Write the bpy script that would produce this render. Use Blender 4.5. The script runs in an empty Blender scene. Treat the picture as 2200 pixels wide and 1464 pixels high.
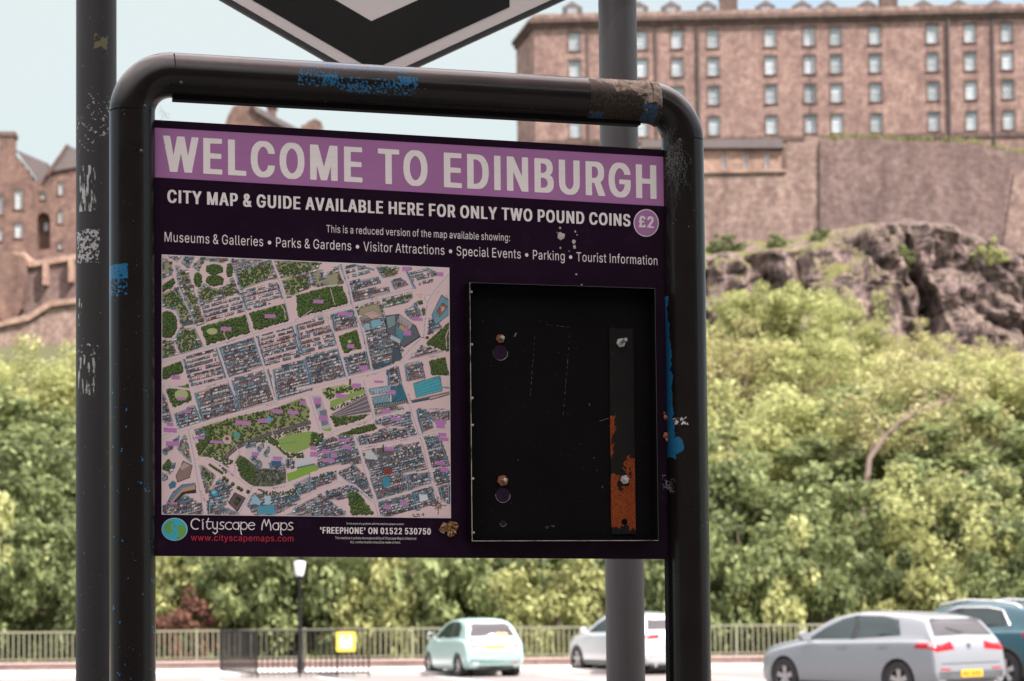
import bpy, bmesh, math, random
import numpy as np
from mathutils import Vector, Matrix, Euler, geometry, noise
from mathutils.bvhtree import BVHTree

random.seed(11)
rng = np.random.default_rng(5)
SC = bpy.context.scene
COL = SC.collection
RAD = math.radians

# ------------------------------------------------------------------ camera
FPX = 4500.0                      # focal length in pixels of the 2200 px wide photograph
CAM_Z = 1.65
PITCH, ROLL, SHIFT = RAD(2.86), RAD(-0.57), 0.145
cam_data = bpy.data.cameras.new('camera')
cam_data.sensor_width = 36.0
cam_data.lens = FPX / 2200 * 36
cam_data.shift_y = SHIFT
cam_data.clip_end = 5000
cam = bpy.data.objects.new('camera', cam_data)
COL.objects.link(cam)
ROT = Matrix.Rotation(RAD(90) + PITCH, 3, 'X') @ Matrix.Rotation(ROLL, 3, 'Z')
cam.location = (0, 0, CAM_Z)
cam.rotation_euler = ROT.to_euler()
SC.camera = cam
cam_data.dof.use_dof = True
cam_data.dof.focus_distance = 4.72
cam_data.dof.aperture_fstop = 7.3

# ------------------------------------------------------------------ sky and sun
SUN_EL = RAD(52)
SUN_H = Vector((0.80, -0.60, 0)).normalized()
TO_SUN = (SUN_H * math.cos(SUN_EL) + Vector((0, 0, math.sin(SUN_EL)))).normalized()
world = bpy.data.worlds.new('World'); SC.world = world; world.use_nodes = True
wn = world.node_tree; wn.nodes.clear()
w_out = wn.nodes.new('ShaderNodeOutputWorld'); w_bg = wn.nodes.new('ShaderNodeBackground')
sky = wn.nodes.new('ShaderNodeTexSky'); sky.sky_type = 'NISHITA'; sky.sun_disc = False
sky.sun_elevation = SUN_EL; sky.sun_rotation = math.atan2(SUN_H.x, SUN_H.y)
sky.air_density = 1.0; sky.dust_density = 1.5
w_tc = wn.nodes.new('ShaderNodeTexCoord'); w_map = wn.nodes.new('ShaderNodeMapping')
w_map.inputs['Scale'].default_value = (1.0, 1.0, 2.6)
w_noise = wn.nodes.new('ShaderNodeTexNoise'); w_noise.inputs['Scale'].default_value = 3.4
w_noise.inputs['Detail'].default_value = 5; w_noise.inputs['Roughness'].default_value = 0.55
w_ramp = wn.nodes.new('ShaderNodeValToRGB')
w_ramp.color_ramp.elements[0].position = 0.36; w_ramp.color_ramp.elements[0].color = (.30, .30, .30, 1)
w_ramp.color_ramp.elements[1].position = 0.52; w_ramp.color_ramp.elements[1].color = (1, 1, 1, 1)
w_mix = wn.nodes.new('ShaderNodeMixRGB'); w_sep = wn.nodes.new('ShaderNodeSeparateXYZ'); wn.links.new(w_tc.outputs['Generated'], w_sep.inputs[0])
w_el = wn.nodes.new('ShaderNodeMapRange')                     # cloud cover is brighter overhead than at the horizon
for k_, v_ in (('From Min', 0.30), ('From Max', 0.95), ('To Min', 0.228), ('To Max', 1.30)): w_el.inputs[k_].default_value = v_
wn.links.new(w_sep.outputs[2], w_el.inputs['Value'])
w_cl = wn.nodes.new('ShaderNodeMixRGB'); w_cl.blend_type = 'MULTIPLY'; w_cl.inputs['Fac'].default_value = 1
w_hue = wn.nodes.new('ShaderNodeMixRGB'); wn.links.new(w_sep.outputs[2], w_hue.inputs['Fac'])
w_hue.inputs['Color1'].default_value = (11.9, 14.6, 15.0, 1); w_hue.inputs['Color2'].default_value = (16.6, 14.5, 14.3, 1)   # whiter, warmer cloud overhead
wn.links.new(w_hue.outputs['Color'], w_cl.inputs['Color1']); wn.links.new(w_el.outputs[0], w_cl.inputs['Color2'])
wn.links.new(w_tc.outputs['Generated'], w_map.inputs['Vector'])
wn.links.new(w_map.outputs['Vector'], w_noise.inputs['Vector'])
wn.links.new(w_noise.outputs['Fac'], w_ramp.inputs['Fac'])
wn.links.new(w_ramp.outputs['Color'], w_mix.inputs['Fac'])
wn.links.new(sky.outputs['Color'], w_mix.inputs['Color1'])
wn.links.new(w_cl.outputs['Color'], w_mix.inputs['Color2'])
wn.links.new(w_mix.outputs['Color'], w_bg.inputs['Color'])
w_bg.inputs['Strength'].default_value = 0.10
wn.links.new(w_bg.outputs['Background'], w_out.inputs['Surface'])

sun_data = bpy.data.lights.new('sun', 'SUN'); sun_data.energy = 4.0; sun_data.angle = RAD(0.55)
sun_data.color = (1.0, 0.93, 0.885)
sun = bpy.data.objects.new('sun', sun_data); COL.objects.link(sun)
sun.rotation_euler = TO_SUN.to_track_quat('Z', 'Y').to_euler(); sun.location = (8, -6, 14)

vs = SC.view_settings
vs.view_transform = 'Standard'; vs.look = 'None'; vs.exposure = 1.38; vs.gamma = 1.0
SC.render.engine = 'CYCLES'
SC.cycles.max_bounces = 6
SC.cycles.transparent_max_bounces = 8
SC.cycles.use_denoising = True

# ------------------------------------------------------------------ photo pixel -> place
def ray(px, py):
    d = Vector(((px - 1100) / FPX, (732 - py) / FPX + SHIFT * 2200 / FPX, -1.0))
    return ROT @ d
def at(px, py, Y):
    """Point of the place seen at a photo pixel, at the distance Y in front of the camera."""
    d = ray(px, py); t = Y / d.y
    return Vector((d.x * t, Y, CAM_Z + d.z * t))
class Face:
    """A vertical plane of the place (a board, a facade) with its own axes: x along, y behind, z up."""
    def __init__(self, px, py, Y, yaw, zbase=0.0):
        p = at(px, py, Y)
        self.loc = Vector((p.x, p.y, zbase)); self.yaw = yaw
        self.u = Vector((math.cos(yaw), math.sin(yaw), 0)); self.n = Vector((-math.sin(yaw), math.cos(yaw), 0))
    def __call__(self, px, py, d=0.0):
        r = ray(px, py); o = Vector((0, 0, CAM_Z)) - self.loc
        t = (d - o.dot(self.n)) / r.dot(self.n)
        p = o + r * t
        return (p.dot(self.u), p.z)

# ------------------------------------------------------------------ objects
def tag(o, label=None, cat=None, group=None, kind=None):
    if label: o['label'] = label
    if cat: o['category'] = cat
    if group: o['group'] = group
    if kind: o['kind'] = kind
    return o
def empty(name, loc, rz=0.0, label=None, cat=None, group=None):
    o = bpy.data.objects.new(name, None); o.empty_display_size = 0.2
    COL.objects.link(o); o.location = loc; o.rotation_euler = (0, 0, rz)
    return tag(o, label, cat, group)
def copy_tree(o, parent=None):
    c = o.copy(); COL.objects.link(c); c.parent = parent
    for ch in list(o.children): copy_tree(ch, c)
    return c

class MB:
    """Collects shapes into one mesh."""
    def __init__(self): self.v = []; self.f = []; self.m = []
    def add(self, verts, faces, mi=0):
        b = len(self.v); self.v += [tuple(p) for p in verts]
        for f in faces: self.f.append(tuple(b + i for i in f)); self.m.append(mi)
        return self
    def box(self, x0, x1, y0, y1, z0, z1, mi=0):
        v = [(x0,y0,z0),(x1,y0,z0),(x1,y1,z0),(x0,y1,z0),(x0,y0,z1),(x1,y0,z1),(x1,y1,z1),(x0,y1,z1)]
        return self.add(v, [(0,3,2,1),(4,5,6,7),(0,1,5,4),(1,2,6,5),(2,3,7,6),(3,0,4,7)], mi)
    def quad(self, a, b, c, d, mi=0): return self.add([a, b, c, d], [(0,1,2,3)], mi)
    def prism(self, poly, y0, y1, mi=0):
        """Polygon in x,z (counter-clockwise seen from -y) given depth from y0 (front) to y1."""
        n = len(poly); v = [(x, y0, z) for x, z in poly] + [(x, y1, z) for x, z in poly]
        f = [tuple(range(n)), tuple(range(2*n-1, n-1, -1))] + [((i+1) % n, i, n+i, n+(i+1) % n) for i in range(n)]
        return self.add(v, f, mi)
    def slab(self, poly, z0, z1, mi=0):
        """Polygon in x,y (counter-clockwise from above) from z0 up to z1; z1 may be a list."""
        n = len(poly); zz = z1 if isinstance(z1, (list, tuple)) else [z1]*n
        v = [(x, y, z0) for x, y in poly] + [(p[0], p[1], z) for p, z in zip(poly, zz)]
        f = [tuple(range(n-1, -1, -1)), tuple(range(n, 2*n))] + [(i, (i+1) % n, n+(i+1) % n, n+i) for i in range(n)]
        return self.add(v, f, mi)
    def tube(self, pts, r, n=12, mi=0, caps=True):
        pts = [Vector(p) for p in pts]; k = len(pts)
        rr = r if isinstance(r, (list, tuple)) else [r]*k
        t0 = (pts[1]-pts[0]).normalized()
        up = Vector((0,0,1)) if abs(t0.z) < .9 else Vector((0,1,0))
        a = t0.cross(up).normalized(); vs_ = []
        for i, p in enumerate(pts):
            t = (pts[min(i+1,k-1)] - pts[max(i-1,0)]).normalized()
            a = (a - t*a.dot(t)).normalized(); b = t.cross(a)
            for j in range(n):
                th = 2*math.pi*j/n
                vs_.append(p + (a*math.cos(th) + b*math.sin(th))*rr[i])
        fs = []
        for i in range(k-1):
            for j in range(n):
                fs.append((i*n+j, i*n+(j+1) % n, (i+1)*n+(j+1) % n, (i+1)*n+j))
        if caps: fs += [tuple(range(n-1,-1,-1)), tuple((k-1)*n+j for j in range(n))]
        return self.add(vs_, fs, mi)
    def build(self, name, mats, parent=None, smooth=False, loc=None, bevel=0.0):
        me = bpy.data.meshes.new(name)
        me.from_pydata(self.v, [], self.f)
        mats = mats if isinstance(mats, (list, tuple)) else [mats]
        for m in mats: me.materials.append(m)
        if len(mats) > 1: me.polygons.foreach_set('material_index', self.m)
        if smooth:
            me.polygons.foreach_set('use_smooth', [True]*len(me.polygons))
            if smooth == 'auto': me.set_sharp_from_angle(angle=RAD(38))
        me.update()
        if bevel:
            bm = bmesh.new(); bm.from_mesh(me)
            bmesh.ops.remove_doubles(bm, verts=bm.verts, dist=1e-5)
            ed = [e for e in bm.edges if len(e.link_faces) == 2 and e.calc_face_angle(0) > RAD(35)]
            bmesh.ops.bevel(bm, geom=ed, offset=bevel, segments=2, affect='EDGES', profile=.6)
            bm.to_mesh(me); bm.free()
        o = bpy.data.objects.new(name, me); COL.objects.link(o)
        if parent: o.parent = parent
        if loc: o.location = loc
        return o
def np_mesh(name, verts, quads, mats, smooth=False):
    me = bpy.data.meshes.new(name); k = quads.shape[1]
    me.vertices.add(len(verts)); me.vertices.foreach_set('co', np.asarray(verts, np.float32).ravel())
    me.loops.add(quads.size); me.loops.foreach_set('vertex_index', quads.astype(np.int32).ravel())
    me.polygons.add(len(quads)); me.polygons.foreach_set('loop_start', np.arange(len(quads), dtype=np.int32)*k)
    for m in mats: me.materials.append(m)
    if smooth: me.polygons.foreach_set('use_smooth', [True]*len(quads))
    me.update(calc_edges=True)
    return me
def inset_fill(outline, mb, y, flip=False): pass

def cdt_fill(outlines, spacing=None):
    """Triangles inside a set of outlines (even-odd), optionally with inner points."""
    vs_, es = [], []
    for l in outlines:
        b = len(vs_); n = len(l)
        vs_ += [Vector(p) for p in l]; es += [(b+i, b+(i+1) % n) for i in range(n)]
    if spacing:
        xs = [p[0] for l in outlines for p in l]; ys = [p[1] for l in outlines for p in l]
        x = min(xs) + spacing*.5
        while x < max(xs):
            y = min(ys) + spacing*.5
            while y < max(ys):
                if sum(inside(l, x, y) for l in outlines) % 2: vs_.append(Vector((x, y)))
                y += spacing
            x += spacing
    r = geometry.delaunay_2d_cdt(vs_, es, [], 0, 1e-7)
    out_v, out_f = r[0], r[2]; keep = []
    for f in out_f:
        cx = sum(out_v[i].x for i in f)/3; cy = sum(out_v[i].y for i in f)/3
        if sum(inside(l, cx, cy) for l in outlines) % 2:
            a, b, c = (out_v[i] for i in f)
            keep.append(tuple(f) if (b-a).cross(c-a) > 0 else tuple(reversed(f)))
    return [(v.x, v.y) for v in out_v], keep
def inside(poly, x, y):
    c = False; n = len(poly)
    for i in range(n):
        ax, ay = poly[i][0], poly[i][1]; bx, by = poly[(i+1) % n][0], poly[(i+1) % n][1]
        if (ay > y) != (by > y) and x < (bx-ax)*(y-ay)/(by-ay) + ax: c = not c
    return c

# ------------------------------------------------------------------ materials
class Mat:
    def __init__(self, name):
        self.m = bpy.data.materials.new(name); self.m.use_nodes = True
        self.t = self.m.node_tree; self.t.nodes.clear()
        self.out = self.t.nodes.new('ShaderNodeOutputMaterial')
        self.b = self.t.nodes.new('ShaderNodeBsdfPrincipled')
        self.t.links.new(self.b.outputs[0], self.out.inputs[0])
        self._co = None
    def n(self, kind, **kw):
        nd = self.t.nodes.new(kind)
        for k, v in kw.items():
            if k in nd.inputs: self.set(nd.inputs[k], v)
            else: setattr(nd, k, v)
        return nd
    def set(self, sock, v):
        if hasattr(v, 'links') or isinstance(v, bpy.types.NodeSocket): self.t.links.new(v, sock)
        else: sock.default_value = v
    def co(self):
        if not self._co: self._co = self.n('ShaderNodeTexCoord').outputs['Object']
        return self._co
    def sep(self, v=None):
        s = self.n('ShaderNodeSeparateXYZ'); self.t.links.new(v or self.co(), s.inputs[0]); return s.outputs
    def math(self, op, a, b=0.0, c=None):
        nd = self.t.nodes.new('ShaderNodeMath'); nd.operation = op
        self.set(nd.inputs[0], a); self.set(nd.inputs[1], b)
        if c is not None: self.set(nd.inputs[2], c)
        return nd.outputs[0]
    def noise(self, scale, detail=4, rough=.55, vec=None, stretch=None):
        v = vec or self.co()
        if stretch:
            mp = self.n('ShaderNodeMapping'); mp.inputs['Scale'].default_value = stretch
            self.t.links.new(v, mp.inputs['Vector']); v = mp.outputs[0]
        nd = self.t.nodes.new('ShaderNodeTexNoise')
        nd.inputs['Scale'].default_value = scale; nd.inputs['Detail'].default_value = detail
        nd.inputs['Roughness'].default_value = rough
        self.t.links.new(v, nd.inputs['Vector']); return nd.outputs['Fac']
    def ramp(self, fac, stops):
        nd = self.t.nodes.new('ShaderNodeValToRGB'); e = nd.color_ramp.elements
        while len(e) < len(stops): e.new(.5)
        for el, (p, c) in zip(e, stops):
            el.position = p; el.color = (c, c, c, 1) if not isinstance(c, (tuple, list)) else (*c, 1)
        self.set(nd.inputs['Fac'], fac); return nd.outputs['Color']
    def mix(self, fac, a, b, mode='MIX'):
        nd = self.t.nodes.new('ShaderNodeMixRGB'); nd.blend_type = mode
        self.set(nd.inputs['Fac'], fac)
        for s, v in ((nd.inputs['Color1'], a), (nd.inputs['Color2'], b)):
            self.set(s, (*v, 1) if isinstance(v, (tuple, list)) else v)
        return nd.outputs['Color']
    def bump(self, h, strength=.3, dist=.02):
        nd = self.n('ShaderNodeBump'); nd.inputs['Strength'].default_value = strength
        nd.inputs['Distance'].default_value = dist; self.t.links.new(h, nd.inputs['Height'])
        self.t.links.new(nd.outputs[0], self.b.inputs['Normal'])
    def box(self, x0, x1, z0, z1, nx, nz):
        """1 inside a rectangle of x,z; nx, nz are coordinates (may be roughened)."""
        m = self.math
        a = m('MULTIPLY', m('GREATER_THAN', nx, x0), m('LESS_THAN', nx, x1))
        return m('MULTIPLY', a, m('MULTIPLY', m('GREATER_THAN', nz, z0), m('LESS_THAN', nz, z1)))
    def fin(self, color=None, rough=None, metal=None, spec=None, coat=None):
        for key, v in (('Base Color', color), ('Roughness', rough), ('Metallic', metal), ('Specular IOR Level', spec), ('Coat Weight', coat)):
            if v is not None:
                self.set(self.b.inputs[key], (*v, 1) if isinstance(v, (tuple, list)) else v)
        return self.m
def plain(name, color, rough=.6, metal=0.0, var=.12, scale=6.0, spec=None, coat=None):
    """A material whose colour is broken up a little by noise."""
    M = Mat(name); f = M.noise(scale, 5)
    c = M.mix(f, tuple(x*(1-var) for x in color), tuple(min(1, x*(1+var)) for x in color))
    r = M.math('MULTIPLY_ADD', f, .16, rough-.08)
    return M.fin(c, r, metal, spec, coat)

# ------------------------------------------------------------------ letter outlines (cap height 160)
GLYPHS = {
 'bold': {
  'A': (116, '-2,1 -4,3 -4,10 33,157 36,159 64,159 66,157 72,134 104,8 104,2 102,1 76,1 73,4 64,43 38,44 35,42 26,2 24,1;41,66 56,66 58,67 51,97 50,99 48,97'),
  'B': (111, '6,1 4,3 4,158 6,159 60,159 66,158 75,154 82,147 87,139 90,128 91,113 89,100 85,91 78,85 78,83 85,78 88,74 92,66 94,58 95,41 94,38 94,32 91,21 85,12 78,6 70,2 64,2 60,1;34,24 46,24 52,25 60,30 64,36 66,45 65,51 63,58 61,61 58,65 54,67 50,69 44,70 34,70;34,93 46,92 52,95 56,99 60,105 62,115 61,122 58,130 54,133 50,135 44,136 34,136'),
  'C': (122, '44,-1 38,0 32,3 26,7 18,15 12,23 6,37 2,54 2,58 1,60 1,74 0,77 2,106 6,123 10,133 18,145 26,153 32,157 40,160 44,161 66,161 78,158 84,153 93,145 97,140 103,126 106,112 106,107 104,106 78,106 76,108 76,112 73,121 66,131 60,134 56,136 54,136 46,132 40,124 34,112 30,93 30,67 34,48 40,35 46,28 54,24 60,26 68,31 73,39 76,53 78,54 104,54 106,53 106,48 103,34 97,20 92,14 84,6 78,2 66,-1'),
  'D': (120, '6,1 4,3 4,158 6,159 56,159 68,157 72,155 79,151 88,141 98,123 101,113 103,101 103,91 104,88 104,73 103,70 103,60 102,58 102,53 98,37 94,27 88,19 80,10 72,5 64,2 56,1;34,24 40,24 50,26 60,31 64,37 71,50 74,65 74,75 75,78 75,82 74,85 74,96 73,101 71,110 66,122 60,128 54,132 48,135 40,136 36,136 34,135'),
  'E': (103, '6,1 4,3 4,158 6,159 84,159 85,157 85,139 84,137 34,136 34,93 80,92 82,90 82,72 82,71 80,70 34,69 34,25 36,24 84,23 86,21 86,2 84,1'),
  'F': (101, '6,1 4,3 4,158 6,159 84,159 85,157 85,139 84,137 36,136 34,135 34,91 78,90 80,88 80,69 78,68 34,67 34,2 32,1'),
  'G': (124, '44,-1 38,0 32,3 23,9 16,17 9,29 6,37 3,48 1,60 1,74 0,77 0,83 1,86 1,99 3,112 7,126 16,143 23,151 32,157 38,160 44,161 66,161 74,159 80,156 86,152 95,142 100,134 104,123 106,114 106,107 104,106 78,106 76,107 73,119 71,122 68,128 62,132 58,135 54,136 46,132 40,124 36,117 32,104 30,93 30,67 34,48 39,38 46,29 54,24 56,24 60,25 64,28 70,34 75,44 78,59 76,61 52,61 51,63 52,82 54,83 104,83 106,82 107,80 107,54 106,51 106,44 101,27 95,17 86,7 76,1 70,0 66,-1'),
  'H': (123, '6,1 4,3 4,158 6,159 32,159 34,158 34,94 72,93 73,95 73,158 76,159 102,159 103,157 103,2 100,1 76,1 73,2 73,70 36,70 34,69 34,2 32,1'),
  'I': (56, '6,1 5,3 5,157 6,158 8,159 32,159 34,159 35,157 35,3 34,2 32,1'),
  'L': (98, '6,1 4,3 4,157 4,158 6,159 32,159 33,159 34,157 34,25 36,24 82,23 83,21 83,3 82,2 80,1'),
  'M': (147, '6,1 4,3 4,158 6,159 38,159 40,158 60,80 64,66 66,64 90,157 94,159 125,159 126,157 126,2 124,1 100,1 97,2 96,64 95,62 79,2 76,1 52,1 50,5 36,59 34,64 33,2 30,1'),
  'N': (125, '6,1 4,3 4,158 6,159 34,159 36,157 67,87 73,74 74,73 75,158 78,159 102,159 104,157 104,2 102,1 74,1 72,2 36,85 34,87 34,2 32,1'),
  'O': (127, '44,-1 38,0 32,3 26,7 18,15 10,27 6,37 3,49 1,61 1,74 0,77 0,83 1,86 1,99 3,111 6,123 11,135 19,146 31,157 38,160 44,161 66,161 74,159 80,156 86,153 91,147 97,140 104,125 108,110 108,106 110,97 110,63 109,60 109,56 105,38 102,30 93,15 84,7 74,1 66,-1;53,24 56,24 65,29 72,38 77,49 80,62 80,68 81,71 81,89 80,92 80,98 76,114 72,122 66,130 56,136 54,136 47,132 40,124 34,112 30,93 30,67 34,48 40,35 46,28'),
  'P': (108, '6,1 4,3 4,158 6,159 58,159 66,158 76,153 78,151 84,144 90,132 92,122 93,103 92,101 92,93 89,81 85,73 82,69 75,62 68,58 54,56 34,56 34,2 32,1;34,80 42,79 48,80 53,82 58,87 61,93 63,101 63,115 61,123 58,129 54,133 44,136 36,136 34,135'),
  'R': (109, '6,1 4,3 4,158 6,159 58,159 66,158 75,154 84,146 89,136 92,124 92,119 93,116 93,102 92,100 92,94 90,85 85,75 76,66 75,63 96,9 97,5 97,2 94,1 66,1 64,4 60,15 45,58 42,60 36,60 34,59 34,2 32,1;34,83 42,83 50,84 54,86 59,91 62,97 63,102 63,117 61,124 59,128 54,133 44,136 36,136 34,135'),
  'S': (109, '38,-2 30,-1 20,3 10,11 5,19 1,31 1,37 0,39 0,46 2,48 28,47 30,46 31,38 34,30 42,24 48,23 52,25 56,28 61,34 63,40 63,51 61,56 57,60 46,66 36,71 20,78 10,88 4,101 4,106 3,109 3,123 7,140 12,148 21,156 30,160 38,161 58,161 64,160 72,156 82,147 88,137 90,131 91,123 91,116 88,114 64,115 61,118 60,125 57,130 49,137 46,137 40,134 38,131 34,126 32,119 33,110 36,104 41,100 68,87 82,78 86,73 90,65 92,58 92,52 93,49 92,33 89,22 83,12 74,4 62,-1 58,-1 54,-2'),
  'T': (109, '34,1 32,3 32,135 30,136 0,137 -1,139 -1,158 2,159 94,159 95,157 95,139 94,137 62,136 61,135 61,2 58,1'),
  'U': (123, '46,-2 36,0 24,7 16,15 10,24 6,37 5,43 5,52 4,55 4,158 6,159 32,159 34,158 34,52 37,39 41,32 48,26 54,23 62,27 67,33 70,38 73,50 73,158 76,159 102,159 103,157 103,51 102,48 102,39 100,32 98,26 92,15 82,5 72,0 60,-2'),
  'V': (116, '36,1 33,5 -4,150 -4,158 -2,159 24,159 26,158 48,65 49,61 50,61 72,152 74,158 76,159 102,159 104,157 104,152 66,2 64,1'),
  'W': (159, '26,1 24,2 22,12 19,31 4,107 3,116 -5,155 -4,158 -2,159 22,159 25,158 26,155 38,84 39,79 40,77 55,158 58,159 86,159 88,154 90,142 101,79 102,76 117,158 120,159 146,159 147,157 147,153 122,24 119,5 118,2 116,1 88,1 86,2 72,81 70,79 56,2 54,1'),
  'Y': (114, '36,1 34,3 34,65 -4,152 -4,158 -2,159 24,159 26,158 28,157 47,110 48,108 50,108 71,158 74,159 100,159 102,157 101,150 64,66 64,2 62,1'),
  '&': (109, '30,-1 24,0 16,4 9,11 5,17 3,20 0,31 0,36 -1,38 -1,50 2,63 7,73 18,86 16,93 10,104 8,113 8,133 10,142 14,150 22,157 30,160 36,161 48,161 54,160 61,157 68,150 73,142 75,133 75,120 74,117 74,111 69,100 60,89 56,84 55,82 64,69 64,73 66,74 90,74 93,73 91,47 85,30 99,6 99,3 98,2 96,1 70,1 66,4 56,0 52,-1;38,23 40,22 44,24 50,29 51,31 37,56 34,59 34,59 29,50 28,42 30,33 34,26;39,112 40,111 43,114 45,118 46,123 46,128 45,132 43,135 42,136 39,133 37,127 37,120'),
  "'": (59, '10,96 8,99 8,120 7,122 7,158 10,159 34,159 36,157 35,98 32,96'),
  '£': (104, '2,1 0,3 0,22 2,23 6,25 8,28 11,35 11,68 10,70 2,70 0,71 0,88 2,90 8,90 10,92 10,125 13,138 18,147 24,154 34,160 40,161 60,161 64,160 72,156 78,150 82,144 87,132 88,125 88,119 86,116 78,114 62,115 59,119 57,128 54,132 50,136 50,137 46,135 42,130 39,122 38,114 38,104 39,101 39,91 72,90 73,88 73,72 72,71 70,70 39,69 40,36 39,30 36,24 58,24 60,27 61,38 62,39 86,39 88,37 88,20 85,10 78,3 70,1'),
  '0': (110, '38,-1 30,1 18,9 11,21 6,36 4,46 3,59 2,62 2,97 3,100 3,106 6,124 11,139 20,152 30,159 38,161 56,161 64,159 75,151 83,139 88,124 90,114 91,101 92,98 92,62 91,59 91,53 88,36 83,21 75,9 64,1 56,-1;46,24 48,24 52,28 57,36 61,50 62,61 63,64 63,96 62,99 61,110 57,124 52,133 48,136 46,136 42,131 37,123 33,110 32,99 31,96 31,64 32,61 33,51 37,37 41,29'),
  '1': (110, '10,1 8,3 8,20 9,22 34,23 36,24 36,118 36,118 34,118 26,109 12,109 10,111 10,134 26,151 34,159 64,159 65,157 65,24 66,23 88,22 89,20 89,2 86,1'),
  '2': (110, '6,1 5,3 5,19 49,87 56,101 58,109 58,121 56,127 53,132 49,136 46,137 44,135 38,129 35,120 35,113 33,110 8,110 6,112 6,123 9,137 14,146 18,151 23,156 30,160 38,161 56,161 62,160 70,156 77,149 83,140 86,130 87,122 87,106 83,90 76,76 62,53 44,27 43,24 88,23 89,21 89,2 86,1'),
  '3': (110, '34,-1 28,0 20,4 12,10 6,19 2,33 1,43 2,45 4,46 30,45 31,44 33,34 36,29 40,25 46,23 50,25 53,27 58,35 60,41 60,52 58,60 54,67 50,71 44,74 36,75 28,75 26,76 25,78 25,97 49,135 49,136 8,137 6,139 6,158 8,159 84,159 85,157 85,139 59,98 58,94 64,92 71,89 80,82 85,73 89,59 89,51 90,48 89,43 89,35 88,30 85,21 80,13 72,5 62,0 58,0 54,-1'),
  '4': (110, '52,1 50,3 50,32 2,32 0,35 0,53 43,158 46,159 70,159 72,158 72,152 52,105 52,102 76,102 79,101 79,57 80,55 92,55 94,54 94,35 94,33 92,32 79,32 79,3 78,1;33,56 50,56 50,97 45,88 33,59'),
  '5': (110, '36,-1 30,0 22,4 15,11 12,15 9,19 6,28 4,41 4,44 6,46 32,45 34,43 34,38 36,33 39,28 42,25 46,24 48,24 54,30 57,36 60,49 60,56 57,69 50,79 46,82 44,82 40,81 32,74 20,74 8,76 6,78 6,87 7,90 8,113 9,116 10,139 11,142 11,151 12,158 14,159 82,159 84,157 84,139 82,137 39,136 37,108 38,107 56,107 64,105 70,102 77,95 80,91 84,83 87,75 89,64 89,44 86,28 79,14 70,5 60,0 54,-1'),
  '7': (110, '14,1 12,2 12,6 57,136 6,137 5,139 5,158 8,159 88,159 89,157 89,135 43,3 40,1'),
 },
 'reg': {
  'A': (115, '4,0 47,158 50,160 66,160 70,148 110,0 94,0 83,44 82,45 34,45 32,44 31,42 21,2 18,0;37,62 76,62 77,64 58,141 56,140'),
  'B': (110, '14,0 14,160 60,160 72,158 81,152 86,147 91,140 94,130 95,110 93,102 86,91 75,84 76,82 82,81 86,78 92,71 97,62 99,54 100,40 99,30 96,22 92,14 86,8 80,4 72,1 62,0;30,18 60,18 68,19 72,20 79,26 84,34 85,46 83,56 80,62 74,68 66,72 58,73 30,72;30,90 60,90 68,93 73,96 78,104 80,110 80,122 79,128 74,136 68,140 60,142 30,142'),
  'C': (123, '58,-2 44,2 36,8 28,16 17,34 12,52 10,64 10,96 12,108 16,122 22,136 29,146 35,152 44,158 54,161 68,162 82,159 88,155 96,148 107,132 111,122 113,110 98,110 95,120 86,134 74,142 68,143 54,142 44,136 36,128 30,116 26,100 25,70 26,60 30,44 36,32 45,24 54,18 66,17 74,18 86,26 94,38 98,50 112,50 113,48 111,38 107,28 96,11 88,5 82,1 68,-2'),
  'D': (121, '14,0 14,160 58,160 66,159 76,156 84,150 96,138 104,122 108,108 110,96 110,66 108,52 104,38 98,26 93,18 84,10 74,4 56,0;30,18 54,18 66,20 76,26 84,34 91,48 95,68 95,92 91,114 85,126 77,134 64,141 56,142 32,142 30,140'),
  'E': (101, '14,0 14,160 88,160 89,144 88,142 30,142 30,90 84,90 85,88 85,74 84,72 30,72 30,20 32,18 88,18 90,16 90,0'),
  'F': (99, '14,0 14,160 88,160 88,144 86,142 30,142 30,88 82,88 83,86 83,72 82,70 30,70 30,2 28,0'),
  'G': (125, '58,-2 44,2 36,8 27,16 16,36 10,64 10,96 16,124 21,134 28,144 36,152 46,159 60,162 68,162 74,161 84,157 90,153 99,144 108,130 113,112 112,110 98,110 93,124 86,134 76,141 66,143 60,143 54,142 43,136 36,128 30,116 26,100 25,70 26,60 30,44 37,32 45,24 54,18 68,17 74,18 82,22 88,28 95,38 98,48 99,58 99,62 98,63 68,63 68,80 114,80 114,56 113,44 108,28 100,16 90,6 78,0 68,-2'),
  'H': (124, '14,0 14,160 28,160 30,158 30,91 92,91 94,92 94,158 96,160 108,160 109,0 96,0 94,2 94,73 32,73 30,72 30,2 28,0'),
  'I': (46, '16,0 15,158 16,160 30,160 31,158 31,2 30,0'),
  'J': (95, '42,-2 30,1 17,12 12,20 9,30 8,40 8,52 10,54 23,54 25,32 30,23 36,17 42,16 52,17 60,24 64,34 65,42 65,158 66,160 78,160 80,158 80,36 79,30 75,18 72,12 66,7 56,0 46,-2'),
  'K': (112, '14,0 14,160 28,160 30,158 30,78 42,96 85,158 88,160 106,160 58,90 102,10 106,0 90,0 88,1 48,76 30,52 30,0'),
  'L': (95, '14,0 14,158 16,160 28,160 30,158 30,18 84,18 86,16 86,2 84,0'),
  'M': (151, '14,0 14,160 34,160 37,158 69,50 74,26 76,25 84,60 113,158 116,160 136,160 136,0 122,0 121,2 120,132 85,10 82,0 80,0 68,0 40,92 31,130 30,132 29,2 28,0'),
  'N': (126, '14,0 14,160 33,160 82,58 96,28 95,158 96,160 110,160 111,0 92,0 54,78 30,132 30,2 28,0'),
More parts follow.
